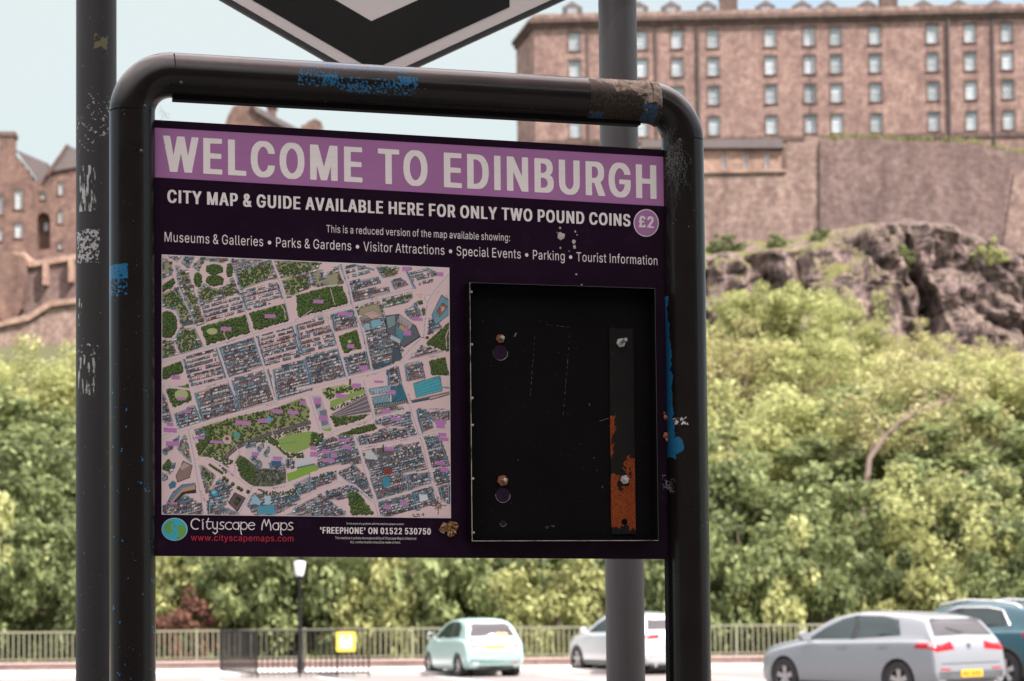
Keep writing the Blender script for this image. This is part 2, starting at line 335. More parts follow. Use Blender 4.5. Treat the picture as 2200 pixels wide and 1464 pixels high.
  'O': (128, '58,-2 44,2 36,8 28,16 17,34 12,52 10,64 10,96 12,108 16,122 22,136 29,146 35,152 44,158 54,161 68,162 80,159 90,154 100,144 105,136 112,122 115,110 117,98 118,74 115,50 112,38 105,24 100,17 90,6 80,1 68,-2;59,18 68,17 74,18 83,24 92,33 98,46 102,62 102,74 103,76 102,98 98,114 92,126 82,137 74,142 68,143 54,142 46,138 36,128 29,112 26,100 25,90 26,60 30,44 36,32 46,23 54,18'),
  'P': (107, '14,0 14,160 58,160 70,158 79,154 88,144 94,134 97,122 98,108 97,106 97,98 93,82 88,73 80,66 70,60 56,58 30,58 30,2 28,0;30,76 56,76 64,77 71,80 77,86 80,92 82,102 82,118 80,126 77,132 70,139 60,142 30,142'),
  'Q': (128, '96,-15 94,-12 86,3 68,-2 60,-2 52,-1 44,2 36,8 28,15 22,24 17,34 13,48 10,64 10,96 12,108 16,122 22,136 29,146 35,152 44,158 52,161 68,162 80,159 90,154 100,144 105,136 110,126 114,114 117,98 117,88 118,86 117,62 115,50 111,36 105,24 96,12 111,-14;59,18 68,17 74,18 76,20 59,50 75,50 88,29 92,34 98,46 102,62 102,74 103,76 102,98 98,114 92,126 82,137 74,142 68,143 54,142 46,138 36,128 29,112 26,100 25,90 26,60 30,44 36,32 46,23 54,18'),
  'R': (108, '14,0 14,160 58,160 68,159 80,154 88,145 94,136 97,124 98,108 97,98 94,86 88,76 76,66 102,0 84,0 59,62 32,62 30,60 30,2 28,0;30,80 58,80 64,81 72,84 77,90 80,94 82,102 82,120 79,130 70,139 60,142 30,142'),
  'S': (107, '52,-3 42,-2 32,2 22,10 13,24 10,34 9,42 24,43 26,34 30,26 38,19 48,16 60,16 68,19 78,28 82,38 83,44 82,50 80,56 76,60 72,64 62,69 44,75 32,81 24,88 20,92 14,104 12,118 14,132 17,140 26,151 34,157 42,161 58,162 66,161 76,157 85,148 90,142 94,132 96,120 80,119 79,128 77,132 71,138 64,143 50,144 38,140 31,132 28,124 28,112 34,101 42,96 68,86 86,75 94,64 97,54 98,44 97,34 93,20 85,10 78,4 70,0 62,-2'),
  'T': (108, '46,0 46,140 44,142 8,142 8,158 10,160 98,160 100,158 100,142 62,142 61,140 61,2 60,0'),
  'U': (124, '62,-2 48,-1 36,6 27,14 22,22 19,28 16,38 14,54 14,158 16,160 28,160 30,158 30,48 32,40 35,32 41,24 46,20 54,17 62,16 70,17 79,22 86,29 91,38 94,54 94,158 96,160 108,160 109,158 109,48 108,38 104,26 96,14 88,6 76,-1'),
  'V': (115, '50,0 48,2 45,12 4,160 18,160 21,158 47,62 58,18 59,20 71,74 93,156 94,160 96,160 110,160 110,158 109,152 67,0'),
  'W': (165, '38,0 35,8 4,160 18,160 20,158 41,52 45,26 46,22 50,44 73,160 90,160 91,158 118,24 119,26 126,68 144,158 146,160 160,160 160,158 127,0 110,0 108,2 86,110 83,132 82,134 77,106 56,2 54,0'),
  'Y': (113, '50,0 49,66 7,152 5,160 20,160 23,158 44,114 56,84 68,112 90,158 92,160 108,160 108,158 64,66 64,0'),
  '&': (108, '42,-2 36,-1 26,4 18,12 12,22 9,30 8,44 10,56 14,66 32,86 21,108 18,120 19,136 21,142 26,152 34,158 42,161 54,161 64,157 71,150 74,144 77,136 77,122 75,112 70,102 61,92 52,84 78,43 79,44 81,48 83,60 83,70 97,70 97,56 95,46 88,28 104,2 102,0 88,0 78,12 68,4 58,-1 50,-2;40,16 52,15 60,18 70,28 46,66 42,72 40,72 33,64 27,56 24,50 23,42 24,32 27,26 31,20 36,17;43,98 46,99 58,112 61,118 62,122 62,134 56,142 48,145 40,142 35,136 33,130 34,116'),
  'a': (94, '38,-3 30,-2 22,2 12,12 8,24 7,36 8,44 11,52 18,61 32,67 56,71 64,74 66,80 65,90 62,96 58,101 50,104 44,104 36,102 29,96 24,86 10,91 10,92 16,106 25,114 34,119 48,121 58,119 68,113 76,104 80,92 80,2 78,0 66,0 66,15 60,8 52,0 46,-2;40,14 48,15 55,18 60,24 64,32 66,42 66,59 56,55 42,53 32,50 25,44 22,36 22,30 23,26 26,21 30,17'),
  'b': (102, '54,-2 48,-2 41,2 34,9 28,18 27,16 27,0 14,0 13,2 13,158 14,160 26,160 27,158 28,101 36,112 40,116 46,120 56,121 66,119 75,114 82,106 89,92 93,70 93,50 92,40 89,28 83,14 74,5 66,-1;48,16 56,15 60,16 67,20 73,30 76,38 78,48 78,72 73,90 64,100 62,102 52,104 42,101 38,98 34,92 29,80 27,68 28,44 33,28 41,18 44,16'),
  'c': (95, '50,-2 38,-1 34,1 28,5 20,13 12,30 9,44 9,52 8,56 9,76 13,92 19,104 28,114 38,119 48,121 62,119 72,112 82,100 86,88 84,86 72,83 70,90 65,98 56,103 50,104 40,102 36,99 32,95 28,88 25,78 23,66 24,46 28,30 34,22 40,17 46,15 52,15 60,17 66,22 74,36 86,33 86,32 85,24 81,16 74,7 60,-1'),
  'd': (102, '46,-2 36,-1 26,6 18,16 13,26 9,42 9,52 8,56 9,76 12,90 19,104 26,113 36,119 46,121 56,120 60,118 68,110 74,101 74,158 76,160 88,160 89,158 89,2 88,0 75,0 75,16 74,18 70,11 61,2 54,-2;45,16 52,15 56,16 63,20 70,32 74,48 74,72 70,88 66,95 61,100 56,103 50,104 42,103 38,101 35,98 31,94 26,84 23,66 24,46 28,30 36,20 42,16'),
  'e': (97, '50,-2 36,0 29,4 20,14 13,26 9,42 9,52 8,56 9,76 13,92 19,104 28,113 34,117 38,119 48,121 64,118 70,113 77,106 82,98 86,88 88,76 88,66 89,64 89,54 88,53 23,52 24,42 26,34 30,26 36,20 42,16 46,15 54,15 62,17 68,23 74,33 87,28 84,18 76,7 68,1 60,-2;23,70 72,69 74,70 72,82 68,93 63,98 56,103 48,104 42,103 36,100 30,92 25,82'),
  'f': (61, '20,0 19,102 18,103 2,103 2,118 4,119 19,120 20,146 23,154 30,162 40,166 44,167 52,166 58,164 55,148 46,149 40,148 36,144 34,136 34,120 36,119 54,119 55,104 54,103 34,102 34,2 32,0'),
  'g': (102, '40,-47 32,-44 26,-40 17,-32 12,-22 24,-13 28,-20 34,-26 42,-30 50,-31 62,-28 68,-24 73,-14 74,-8 74,20 72,20 68,13 62,6 54,2 42,2 36,3 28,8 20,16 13,28 9,44 8,64 9,66 9,76 12,90 20,105 26,113 36,119 46,121 56,120 60,117 69,108 73,100 74,100 75,118 88,119 89,118 89,-8 88,-18 84,-29 77,-38 70,-43 56,-47;43,20 54,19 64,25 68,30 72,38 74,48 74,56 75,60 74,74 72,84 69,90 62,99 56,103 50,104 42,103 38,101 35,98 31,94 26,84 23,66 23,54 26,38 34,24'),
  'h': (99, '14,0 13,158 14,160 26,160 27,158 28,100 37,114 44,119 54,121 62,120 71,116 76,110 82,100 85,86 85,2 84,0 72,0 71,2 71,74 70,84 68,90 66,95 58,102 54,103 46,103 38,100 34,95 28,82 27,74 27,2 26,0'),
  'i': (40, '14,0 13,118 14,119 26,119 27,118 27,2 26,0;20,139 14,142 11,146 10,154 14,162 16,164 20,165 28,160 30,156 30,148 27,142 24,140'),
  'j': (40, '-2,-45 -2,-28 6,-26 10,-23 12,-18 13,-8 13,118 14,119 26,119 27,118 27,-18 25,-28 21,-36 16,-40 10,-44;20,139 12,144 10,148 10,156 13,162 16,164 20,165 27,162 30,156 30,150 26,142 24,140'),
  'k': (92, '14,0 13,158 14,160 26,160 27,158 28,67 32,70 68,119 85,118 48,68 88,0 72,0 70,1 36,55 28,46 27,42 27,0'),
  'l': (46, '32,-1 22,2 18,6 14,14 13,20 13,158 14,160 26,160 27,158 27,26 28,20 31,18 36,16 41,16 43,4 42,0'),
  'm': (146, '14,0 13,118 27,118 28,100 36,114 40,118 48,121 56,121 60,120 69,114 74,104 76,99 77,100 80,108 85,114 92,119 98,121 110,121 118,117 126,110 129,104 133,86 133,0 120,0 118,2 118,86 117,92 113,98 106,103 100,104 94,103 88,100 85,96 81,88 80,80 80,2 78,0 66,0 66,80 65,88 60,98 54,103 46,104 38,101 34,98 30,92 28,84 27,78 27,2 26,0'),
  'n': (99, '14,0 13,118 27,118 28,100 36,114 42,118 54,121 62,120 71,116 77,110 82,100 85,86 85,0 72,0 71,2 71,74 70,84 68,90 66,95 58,102 54,103 46,103 38,100 34,95 28,82 27,74 27,2 26,0'),
  'o': (100, '50,-2 38,-1 34,1 28,5 20,13 12,30 9,44 9,52 8,56 9,76 13,92 19,104 28,114 38,119 48,121 58,120 66,117 72,113 80,104 87,88 90,76 90,68 91,66 90,42 86,26 80,14 72,6 66,2 60,-1;45,16 52,15 58,16 66,22 70,28 74,38 76,48 76,70 74,80 70,90 65,98 58,102 50,104 40,102 32,94 26,82 23,66 24,46 28,30 36,20 42,16'),
  'p': (102, '14,-45 13,118 14,119 27,118 28,101 34,111 40,117 46,120 52,121 62,120 76,113 82,106 89,92 93,70 93,50 92,40 89,28 83,14 78,8 74,4 66,-1 60,-2 48,-2 42,1 34,8 29,18 28,18 27,-44 26,-45;48,16 56,15 60,16 67,20 73,30 76,38 78,48 78,72 73,90 64,100 62,102 52,104 42,101 38,98 34,92 29,80 27,68 28,44 33,28 41,18 44,16'),
  'r': (63, '14,0 13,118 27,118 28,102 32,110 36,116 42,119 50,121 58,121 58,102 44,102 36,97 30,90 27,76 27,2 26,0'),
  's': (88, '44,-2 36,-2 28,0 20,6 14,12 10,22 9,28 10,30 16,32 22,33 25,24 30,18 36,15 44,14 50,15 56,18 63,26 64,34 60,44 54,48 34,54 26,58 17,66 12,78 11,88 12,96 16,106 20,110 26,116 32,119 46,121 54,120 62,117 66,113 74,102 77,92 64,88 58,100 54,103 44,104 38,104 31,100 27,94 26,88 27,80 29,78 36,72 56,66 66,61 72,55 78,44 79,30 76,18 74,13 68,6 62,2 56,-1'),
  't': (55, '36,-1 28,2 22,6 17,16 16,22 16,102 14,103 4,103 2,104 2,118 16,120 16,146 18,148 30,148 30,119 48,119 49,118 48,103 32,103 30,102 30,28 32,20 36,16 48,16 51,2 50,0 46,-1'),
  'u': (99, '44,-2 36,-1 26,4 21,10 15,22 13,32 13,118 26,119 27,118 27,44 28,34 32,24 38,18 46,16 52,16 60,19 64,23 68,30 70,38 71,46 71,118 72,119 84,119 85,0 71,0 70,20 62,5 54,0'),
  'v': (94, '40,0 38,2 33,18 5,118 18,119 21,118 40,48 45,24 46,22 48,24 53,48 72,118 74,119 88,119 88,118 87,112 55,2 52,0'),
  'w': (136, '34,0 30,10 6,114 6,118 20,119 21,118 22,116 40,24 42,26 44,42 60,118 76,118 89,56 94,24 96,26 99,46 114,118 116,119 130,119 130,116 103,0 88,0 74,64 69,92 68,94 48,0'),
  'x': (91, '6,0 6,2 10,10 37,60 8,118 22,119 24,118 46,75 47,76 55,96 66,118 68,119 83,118 54,60 85,0 68,0 46,47 43,44 38,32 22,1 20,0'),
  'y': (94, '20,-46 12,-44 14,-28 16,-27 26,-28 31,-24 34,-18 39,0 5,118 18,119 21,118 40,48 45,24 46,22 48,24 53,48 72,118 74,119 88,119 88,118 85,104 47,-24 42,-34 34,-42 28,-45'),
  'z': (91, '10,0 10,14 12,18 61,100 60,102 12,102 11,118 78,119 79,102 30,20 32,18 80,18 81,0'),
  '.': (45, '20,-1 15,2 12,8 12,16 14,22 18,25 20,27 24,27 28,26 31,22 34,12 33,8 28,1 24,-1'),
  ':': (45, '20,-1 15,2 12,8 12,16 14,22 18,25 20,27 24,27 28,26 31,22 34,12 33,8 28,1 24,-1;22,85 18,86 14,90 12,96 12,102 15,110 18,113 22,114 26,113 30,110 33,106 34,100 33,94 30,89 26,86'),
  '•': (113, '54,35 48,36 42,38 33,44 28,52 25,58 24,70 26,78 29,84 34,90 40,95 46,98 60,99 72,95 80,89 86,78 88,70 88,64 85,54 78,44 72,39 64,36'),
  '0': (109, '52,-2 42,0 31,8 21,22 16,36 13,52 12,76 11,80 12,84 12,100 14,114 16,124 23,142 31,152 42,160 56,162 66,160 76,154 86,140 92,124 95,110 96,92 97,90 97,70 94,44 86,20 78,8 66,0 56,-2;50,16 56,16 62,17 70,24 76,34 79,44 82,66 82,94 79,114 76,126 70,137 62,143 58,144 50,144 44,141 38,136 33,128 29,114 26,88 27,60 29,46 33,32 38,24 42,20 46,17'),
  '1': (109, '18,0 18,17 50,17 51,18 51,140 50,140 48,139 22,114 21,134 48,160 64,160 66,158 66,18 68,17 92,17 93,2 92,0'),
  '2': (109, '16,0 15,14 16,16 67,88 74,102 76,110 76,116 76,126 74,132 70,138 64,142 60,144 54,144 48,144 42,141 36,136 32,128 31,118 30,114 18,114 16,116 16,122 19,136 26,149 36,157 44,161 50,162 64,161 73,156 84,144 90,128 91,110 89,100 86,92 80,80 37,18 92,18 93,16 93,2 92,0'),
  '3': (109, '48,-2 34,2 23,10 17,18 12,28 11,40 12,41 26,41 28,32 34,22 38,19 46,16 58,16 62,17 70,22 75,28 78,36 79,46 77,58 72,67 66,74 60,76 50,78 38,78 37,80 37,92 38,96 68,140 68,142 18,142 17,144 17,158 18,160 88,160 89,158 89,144 54,92 64,91 74,87 83,78 88,72 93,58 94,42 93,32 88,20 83,12 76,6 64,-1 56,-2'),
  '4': (109, '68,0 66,33 10,33 9,34 9,50 57,156 58,159 60,160 72,160 74,158 26,52 28,51 66,51 67,98 68,100 82,100 82,52 84,51 99,50 99,34 98,33 82,32 82,0'),
  '5': (109, '48,-2 42,-1 34,3 24,13 18,22 15,32 14,40 28,41 31,32 38,22 42,18 48,16 58,16 66,20 72,26 76,34 78,42 78,60 76,68 72,76 66,82 60,86 50,87 40,85 30,77 16,80 23,158 24,160 86,160 88,158 88,142 38,142 36,140 33,112 33,102 32,100 32,96 44,103 52,105 64,104 70,101 82,90 86,84 91,72 93,62 93,42 92,36 89,26 83,14 73,4 66,0 56,-2'),
  '7': (109, '24,0 24,2 26,8 77,140 76,142 16,142 15,144 15,160 92,160 93,140 40,0'),
  "'": (50, '20,100 18,104 17,158 18,160 30,160 32,158 31,102 30,100'),
 },
}
LOGO_STROKES = '762,158 757,164 742,206 728,206 724,208 722,212 728,218 736,218 735,292 760,327 766,329 804,311 807,304 804,299 798,298 768,312 751,290 749,286 750,224 754,218 810,218 814,216 816,212 810,206 758,206 772,166 770,160;570,162 556,165 542,172 530,181 520,192 510,210 506,222 504,234 504,256 507,272 515,290 532,310 546,320 560,326 572,328 590,328 606,324 620,316 623,310 621,304 614,301 596,309 588,311 574,311 558,307 544,298 529,280 523,264 521,254 521,238 527,214 536,201 545,192 558,183 574,179 586,179 604,184 615,192 628,205 636,205 639,202 641,196 640,192 628,180 614,170 600,164 590,162;688,171 666,188 665,192 668,198 672,199 676,198 696,182 697,178 696,174 692,171;1576,172 1572,176 1569,180 1540,248 1532,328 1533,334 1540,338 1548,332 1555,254 1576,205 1577,204 1579,210 1597,276 1601,282 1606,283 1613,276 1640,205 1660,260 1664,336 1670,343 1676,342 1680,336 1676,260 1647,176 1640,172 1633,176 1606,248 1586,178 1582,173;680,207 674,214 674,322 678,328 682,330 686,328 690,322 690,214 686,208;826,208 821,212 820,224 819,286 820,290 852,325 858,325 880,313 883,314 885,358 861,380 856,378 832,358 828,358 823,362 823,368 826,371 855,396 862,397 896,368 900,362 897,320 900,214 898,210 894,208 888,209 886,214 883,296 856,308 833,282 835,214 832,209;954,208 928,229 925,234 925,236 940,266 974,284 980,302 958,314 918,305 914,307 911,312 916,319 960,329 990,312 995,304 986,276 951,258 941,236 956,223 990,229 995,226 997,222 992,215;1236,208 1231,214 1229,252 1226,262 1227,294 1225,334 1233,388 1242,400 1250,402 1254,400 1255,394 1247,382 1246,378 1239,330 1240,313 1254,324 1262,328 1276,331 1292,330 1304,325 1317,316 1327,302 1333,288 1335,270 1333,256 1327,242 1318,230 1304,219 1292,214 1276,213 1262,216 1246,226 1244,210 1240,208;1056,213 1036,219 1025,226 1016,236 1005,256 1003,264 1003,278 1009,298 1016,308 1025,318 1046,329 1058,331 1072,331 1084,329 1104,319 1108,312 1107,308 1104,305 1098,305 1084,313 1074,316 1056,316 1040,310 1026,297 1019,284 1017,274 1020,256 1031,240 1042,233 1054,228 1064,227 1078,229 1090,234 1104,243 1110,240 1111,234 1100,223 1086,216 1074,213;1202,213 1198,218 1196,225 1176,216 1162,215 1146,218 1133,226 1120,240 1114,250 1111,262 1111,282 1114,294 1120,304 1134,319 1146,326 1162,329 1176,328 1192,322 1196,331 1202,332 1206,330 1208,306 1218,288 1220,270 1218,256 1211,240 1212,218 1208,213;1954,215 1925,240 1923,246 1940,275 1979,294 1984,312 1960,327 1922,318 1918,320 1915,326 1920,332 1960,342 1995,322 1999,316 1999,314 1990,286 1951,266 1940,246 1956,230 1990,237 1995,234 1997,230 1992,223;1396,216 1384,217 1372,220 1357,230 1349,240 1342,252 1339,264 1338,278 1342,298 1349,310 1358,321 1370,329 1384,333 1396,334 1414,330 1424,324 1436,312 1437,308 1435,304 1426,302 1416,312 1406,318 1396,320 1384,319 1370,312 1362,304 1355,292 1352,276 1438,268 1442,266 1444,262 1442,258 1444,254 1441,246 1436,239 1426,228 1414,220;1782,218 1778,222 1776,235 1768,229 1754,224 1742,223 1728,226 1715,234 1705,244 1697,258 1694,270 1694,290 1697,302 1705,316 1715,326 1728,334 1742,337 1754,336 1772,329 1775,336 1782,337 1787,332 1788,312 1795,296 1797,278 1795,264 1791,254 1792,222 1788,218;1818,218 1813,222 1812,230 1808,322 1808,386 1822,406 1830,409 1834,406 1835,400 1822,382 1824,320 1831,328 1846,336 1860,339 1872,338 1880,335 1896,324 1906,312 1912,296 1914,278 1912,264 1906,248 1898,238 1886,228 1872,222 1858,221 1846,224 1828,236 1826,220 1822,218;1275,228 1290,228 1298,231 1306,237 1317,252 1321,270 1320,284 1310,302 1298,313 1282,317 1266,315 1257,310 1248,301 1242,288 1243,254 1245,248 1258,234 1266,229;1160,230 1168,229 1182,233 1192,240 1196,246 1194,302 1182,311 1168,315 1152,313 1142,307 1130,294 1124,278 1124,266 1127,256 1134,244 1148,233;1387,230 1398,230 1414,236 1424,246 1430,256 1354,263 1355,258 1361,246 1376,234;1858,236 1870,236 1884,244 1896,260 1900,276 1899,292 1890,311 1880,320 1864,325 1850,323 1840,317 1830,304 1825,290 1825,270 1827,262 1833,250 1844,240;1741,238 1752,238 1762,241 1771,248 1776,256 1774,308 1762,319 1746,323 1732,321 1722,315 1712,302 1707,286 1707,274 1709,266 1715,254 1726,243 1732,239'
def stone(name, c1, c2, c3, bw=.75, bh=.34, stain=.35, mortar=(.2,.14,.12)):
    """Coursed masonry: bricks of three tones, mortar and weather stains."""
    M = Mat(name); s = M.sep()
    cb = M.n('ShaderNodeCombineXYZ'); M.t.links.new(s[0], cb.inputs[0]); M.t.links.new(s[2], cb.inputs[1])
    M.t.links.new(M.math('MULTIPLY', s[1], .37), cb.inputs[2])
    br = M.n('ShaderNodeTexBrick'); M.t.links.new(cb.outputs[0], br.inputs['Vector'])
    br.inputs['Scale'].default_value = 1; br.inputs['Brick Width'].default_value = bw; br.inputs['Row Height'].default_value = bh
    br.inputs['Mortar Size'].default_value = .025; br.inputs['Bias'].default_value = -.1
    br.inputs['Color1'].default_value = (*c1, 1); br.inputs['Color2'].default_value = (*c2, 1); br.inputs['Mortar'].default_value = (*mortar, 1)
    big = M.noise(.35, 5, .6); mid = M.noise(1.6, 4, .6); fine = M.noise(5, 4)
    c = M.mix(M.ramp(mid, [(.42, 0), (.62, .95)]), br.outputs['Color'], c3); c = M.mix(M.ramp(M.noise(2.7, 4, .65), [(.55, 0), (.72, .7)]), c, tuple(x*.55 for x in c2))
    c = M.mix(M.ramp(M.noise(.8, 5, .7, stretch=(1, 1, .8)), [(.46, 0), (.66, .62)]), c, tuple(x*.60 for x in c2))
    c = M.mix(M.ramp(big, [(.4, 0), (.72, stain)]), c, tuple(x*.42 for x in c2))
    c = M.mix(.35, c, M.ramp(fine, [(.3, .25), (.7, .95)]), 'MULTIPLY')
    c = M.mix(M.ramp(M.noise(1.0, 4, .6, stretch=(1.6, 1.6, .10)), [(.52, 0), (.74, .38)]), c, tuple(x*.45 for x in c2))
    M.bump(fine, .4, .05)
    return M.fin(c, .9, spec=.2)
BARRACK_STONE = stone('pink_sandstone', (0.351,0.220,0.192), (0.263,0.160,0.140), (0.415,0.288,0.236), .8, .36, .5)
TRIM_STONE = stone('dark_weathered_trim', (.16,.105,.09), (.12,.08,.07), (.2,.14,.115), 1.2, .5, .4)
PALE_STONE = stone('pale_sandstone', (0.430,0.277,0.210), (0.361,0.227,0.176), (0.482,0.336,0.260), .9, .4, .25)
WALL_STONE = stone('rubble_wall_stone', (0.346,0.233,0.199), (0.233,0.149,0.129), (0.421,0.306,0.250), .7, .3, .5)
DARK_WALL = stone('brown_wall_stone', (0.239,0.163,0.148), (0.162,0.106,0.098), (0.294,0.211,0.187), .6, .28, .6)
CASTLE_STONE = stone('brown_castle_stone', (0.217,0.134,0.109), (0.158,0.097,0.081), (0.262,0.168,0.134), .7, .32, .5)
SLATE = plain('slate', (.12,.098,.096), .75, 0, .3, 1.3)
SASH_WHITE = plain('painted_sash', (0.533,0.533,0.526), .5)
def pane_mat():
    M = Mat('window_pane'); f = M.math('MULTIPLY_ADD', M.n('ShaderNodeObjectInfo').outputs['Random'], .36, M.math('MULTIPLY', M.noise(.5, 2), .64))
    return M.fin(M.mix(M.ramp(f, [(.38, 0), (.62, 1)]), (.26,.31,.335), (.60,.66,.69)), .12, spec=.6)
PANE = pane_mat()
PIPE = plain('cast_iron_pipe', (.07,.05,.05), .7)

def leaf_mat(name, dark, mid, light, trans=.40):
    M = Mat(name); g = M.n('ShaderNodeNewGeometry'); oi = M.n('ShaderNodeObjectInfo')
    r = M.math('MULTIPLY_ADD', oi.outputs['Random'], .22, M.math('MULTIPLY', g.outputs['Random Per Island'], .78))
    nz = M.noise(.55, 3)
    r = M.math('MULTIPLY_ADD', M.math('SUBTRACT', nz, .5), .9, r)
    c = M.ramp(r, [(.12, dark), (.5, mid), (.88, light)])
    M.fin(c, .62, spec=.25)
    tr = M.n('ShaderNodeBsdfTranslucent'); M.t.links.new(M.mix(.5, c, light), tr.inputs['Color'])
    mx = M.n('ShaderNodeMixShader'); mx.inputs[0].default_value = trans
    M.t.links.new(M.b.outputs[0], mx.inputs[1]); M.t.links.new(tr.outputs[0], mx.inputs[2])
    M.t.links.new(mx.outputs[0], M.out.inputs[0])
    return M.m
LEAF_YELLOW = leaf_mat('yellow_green_leaves', (0.144,0.148,0.055), (0.312,0.320,0.121), (0.506,0.520,0.235))
LEAF_MID = leaf_mat('mid_green_leaves', (0.056,0.075,0.026), (0.158,0.188,0.072), (0.308,0.348,0.151))
LEAF_DARK = leaf_mat('dark_green_leaves', (0.032,0.044,0.017), (0.104,0.131,0.051), (0.238,0.271,0.116))
LEAF_SPARSE = leaf_mat('pale_dusty_leaves', (0.190,0.156,0.078), (0.356,0.329,0.149), (0.514,0.503,0.235))
LEAF_RED = leaf_mat('copper_leaves', (.07,.03,.024), (.15,.062,.045), (.21,.11,.07))
BARK = plain('bark', (.21,.155,.12), .9, 0, .35, 7)
BARK_PALE = plain('pale_bark', (.20,.145,.115), .85, 0, .3, 4)

def asphalt():
    M = Mat('asphalt'); a = M.noise(60, 3); b = M.noise(.4, 5)
    c = M.mix(b, (.155,.135,.13), (.21,.185,.178)); c = M.mix(.3, c, M.ramp(a, [(.3,.55),(.7,1)]), 'MULTIPLY')
    M.bump(a, .2, .004); return M.fin(c, .9)
def paving():
    M = Mat('pavement_slabs'); s = M.sep()
    br = M.n('ShaderNodeTexBrick'); M.t.links.new(M.co(), br.inputs['Vector']); br.inputs['Scale'].default_value = 1
    br.inputs['Brick Width'].default_value = .9; br.inputs['Row Height'].default_value = .6; br.inputs['Mortar Size'].default_value = .012
    br.inputs['Color1'].default_value = (.66,.62,.60,1); br.inputs['Color2'].default_value = (.58,.545,.53,1); br.inputs['Mortar'].default_value = (.3,.27,.26,1)
    c = M.mix(.25, br.outputs['Color'], M.ramp(M.noise(3, 5), [(.3,.6),(.7,1)]), 'MULTIPLY')
    return M.fin(c, .9)
ASPHALT = asphalt(); PAVING = paving()
KERB = plain('granite_kerb', (.46,.42,.40), .8, 0, .2, 8)
def hill_mat():
    M = Mat('undergrowth'); c = M.mix(M.noise(.5, 6), (.035,.045,.018), (.12,.11,.06)); M.bump(M.noise(2,5), .8, .4)
    return M.fin(c, .95, spec=.1)
HILL = hill_mat()
def rock():
    M = Mat('basalt_rock'); g = M.n('ShaderNodeNewGeometry'); nz = M.sep(g.outputs['Normal'])[2]
    a = M.noise(.30, 6, .68, stretch=(1.3, 1, .45)); b = M.noise(1.4, 6, .7, stretch=(1.5, 1, .45))
    c = M.mix(M.ramp(a, [(.36,0),(.62,1)]), (.105,.075,.070), (.24,.175,.16))
    c = M.mix(M.ramp(b, [(.5,0),(.66,.8)]), c, (.42,.31,.275)); c = M.mix(M.ramp(b, [(.30,.9),(.44,0)]), c, (.025,.02,.022))
    vo = M.n('ShaderNodeTexVoronoi'); vo.feature = 'DISTANCE_TO_EDGE'; vo.inputs['Scale'].default_value = .42
    mp = M.n('ShaderNodeMapping'); mp.inputs['Scale'].default_value = (1.25, 1, .55); wv = M.n('ShaderNodeVectorMath'); wv.operation = 'ADD'
    nv = M.n('ShaderNodeTexNoise'); nv.inputs['Scale'].default_value = .5; M.t.links.new(M.co(), nv.inputs['Vector'])
    sc_ = M.n('ShaderNodeVectorMath'); sc_.operation = 'SCALE'; sc_.inputs['Scale'].default_value = 2.4; M.t.links.new(nv.outputs['Color'], sc_.inputs[0])
    M.t.links.new(M.co(), wv.inputs[0]); M.t.links.new(sc_.outputs[0], wv.inputs[1]); M.t.links.new(wv.outputs[0], mp.inputs[0]); M.t.links.new(mp.outputs[0], vo.inputs['Vector'])
    c = M.mix(M.ramp(vo.outputs['Distance'], [(.0, .80), (.07, 0)]), c, (.03,.023,.023))
    xg = M.sep()[0]
    gr = M.math('MULTIPLY', M.ramp(M.math('MULTIPLY_ADD', xg, -.1, 3.45), [(.12,.18),(.75,1)]), M.ramp(nz, [(.42,0),(.62,1)]))
    gr = M.math('MULTIPLY', gr, M.ramp(M.noise(.38, 5, .65), [(.45,0),(.53,1)]))
    c = M.mix(gr, c, M.mix(M.noise(1.6, 5, .7), (.085,.09,.03), (.23,.215,.085)))
    M.bump(b, 1.0, .7); return M.fin(c, .95, spec=.12)
ROCK = rock()

# ---- street furniture and vehicle materials
RAIL_GREEN = plain('olive_railing_paint', (0.176,0.174,0.115), .6)
BLACK_IRON = plain('black_iron', (.012,.011,.012), .6, 0, .12, 6, .2)
YELLOW = plain('yellow_sign_plastic', (.80,.58,.06), .5, 0, .05)
PALE_YELLOW = plain('pale_sign_print', (.86,.78,.42), .5, 0, .05)
LANTERN = plain('frosted_lantern', (.86,.85,.86), .35, 0, .04)
TYRE = plain('tyre_rubber', (.022,.021,.022), .85)
RIM = plain('alloy_rim', (.42,.40,.40), .35, .7)
def glass_mat(name, c):
    M = Mat(name); return M.fin(M.mix(M.noise(2, 2), tuple(x*.7 for x in c), c), .06, spec=.5)
CAR_GLASS = glass_mat('tinted_glass', (.02,.034,.036))
REAR_GLASS = glass_mat('rear_glass', (.055,.05,.055))
RED_LAMP = plain('red_lamp_lens', (.38,.004,.010), .2, 0, .15, 12, .35)
CLEAR_LAMP = plain('clear_lamp_lens', (.75,.75,.76), .15, 0, .08, 12, .6)
PLATE = plain('yellow_plate', (.80,.42,.02), .45, 0, .04)
BLACK_TRIM = plain('black_trim', (.025,.024,.025), .6)
CHROME = plain('chrome', (.78,.78,.78), .16, 1.0, .04)
def paint(name, c):
    M = Mat(name); f = M.noise(3, 3); M.b.inputs['Coat Roughness'].default_value = .06
    return M.fin(M.mix(f, tuple(x*.96 for x in c), c), .34, 0, .5, .7)
MINT = paint('mint_paint', (.315,.455,.435)); WHITE_P = paint('white_paint', (.44,.455,.47))
SILVER_P = paint('pale_silver_paint', (.20,.21,.228)); TEAL_P = paint('teal_paint', (.003,.058,.085))
ORANGE = plain('orange_sticker', (.85,.42,.05), .5, 0, .05)
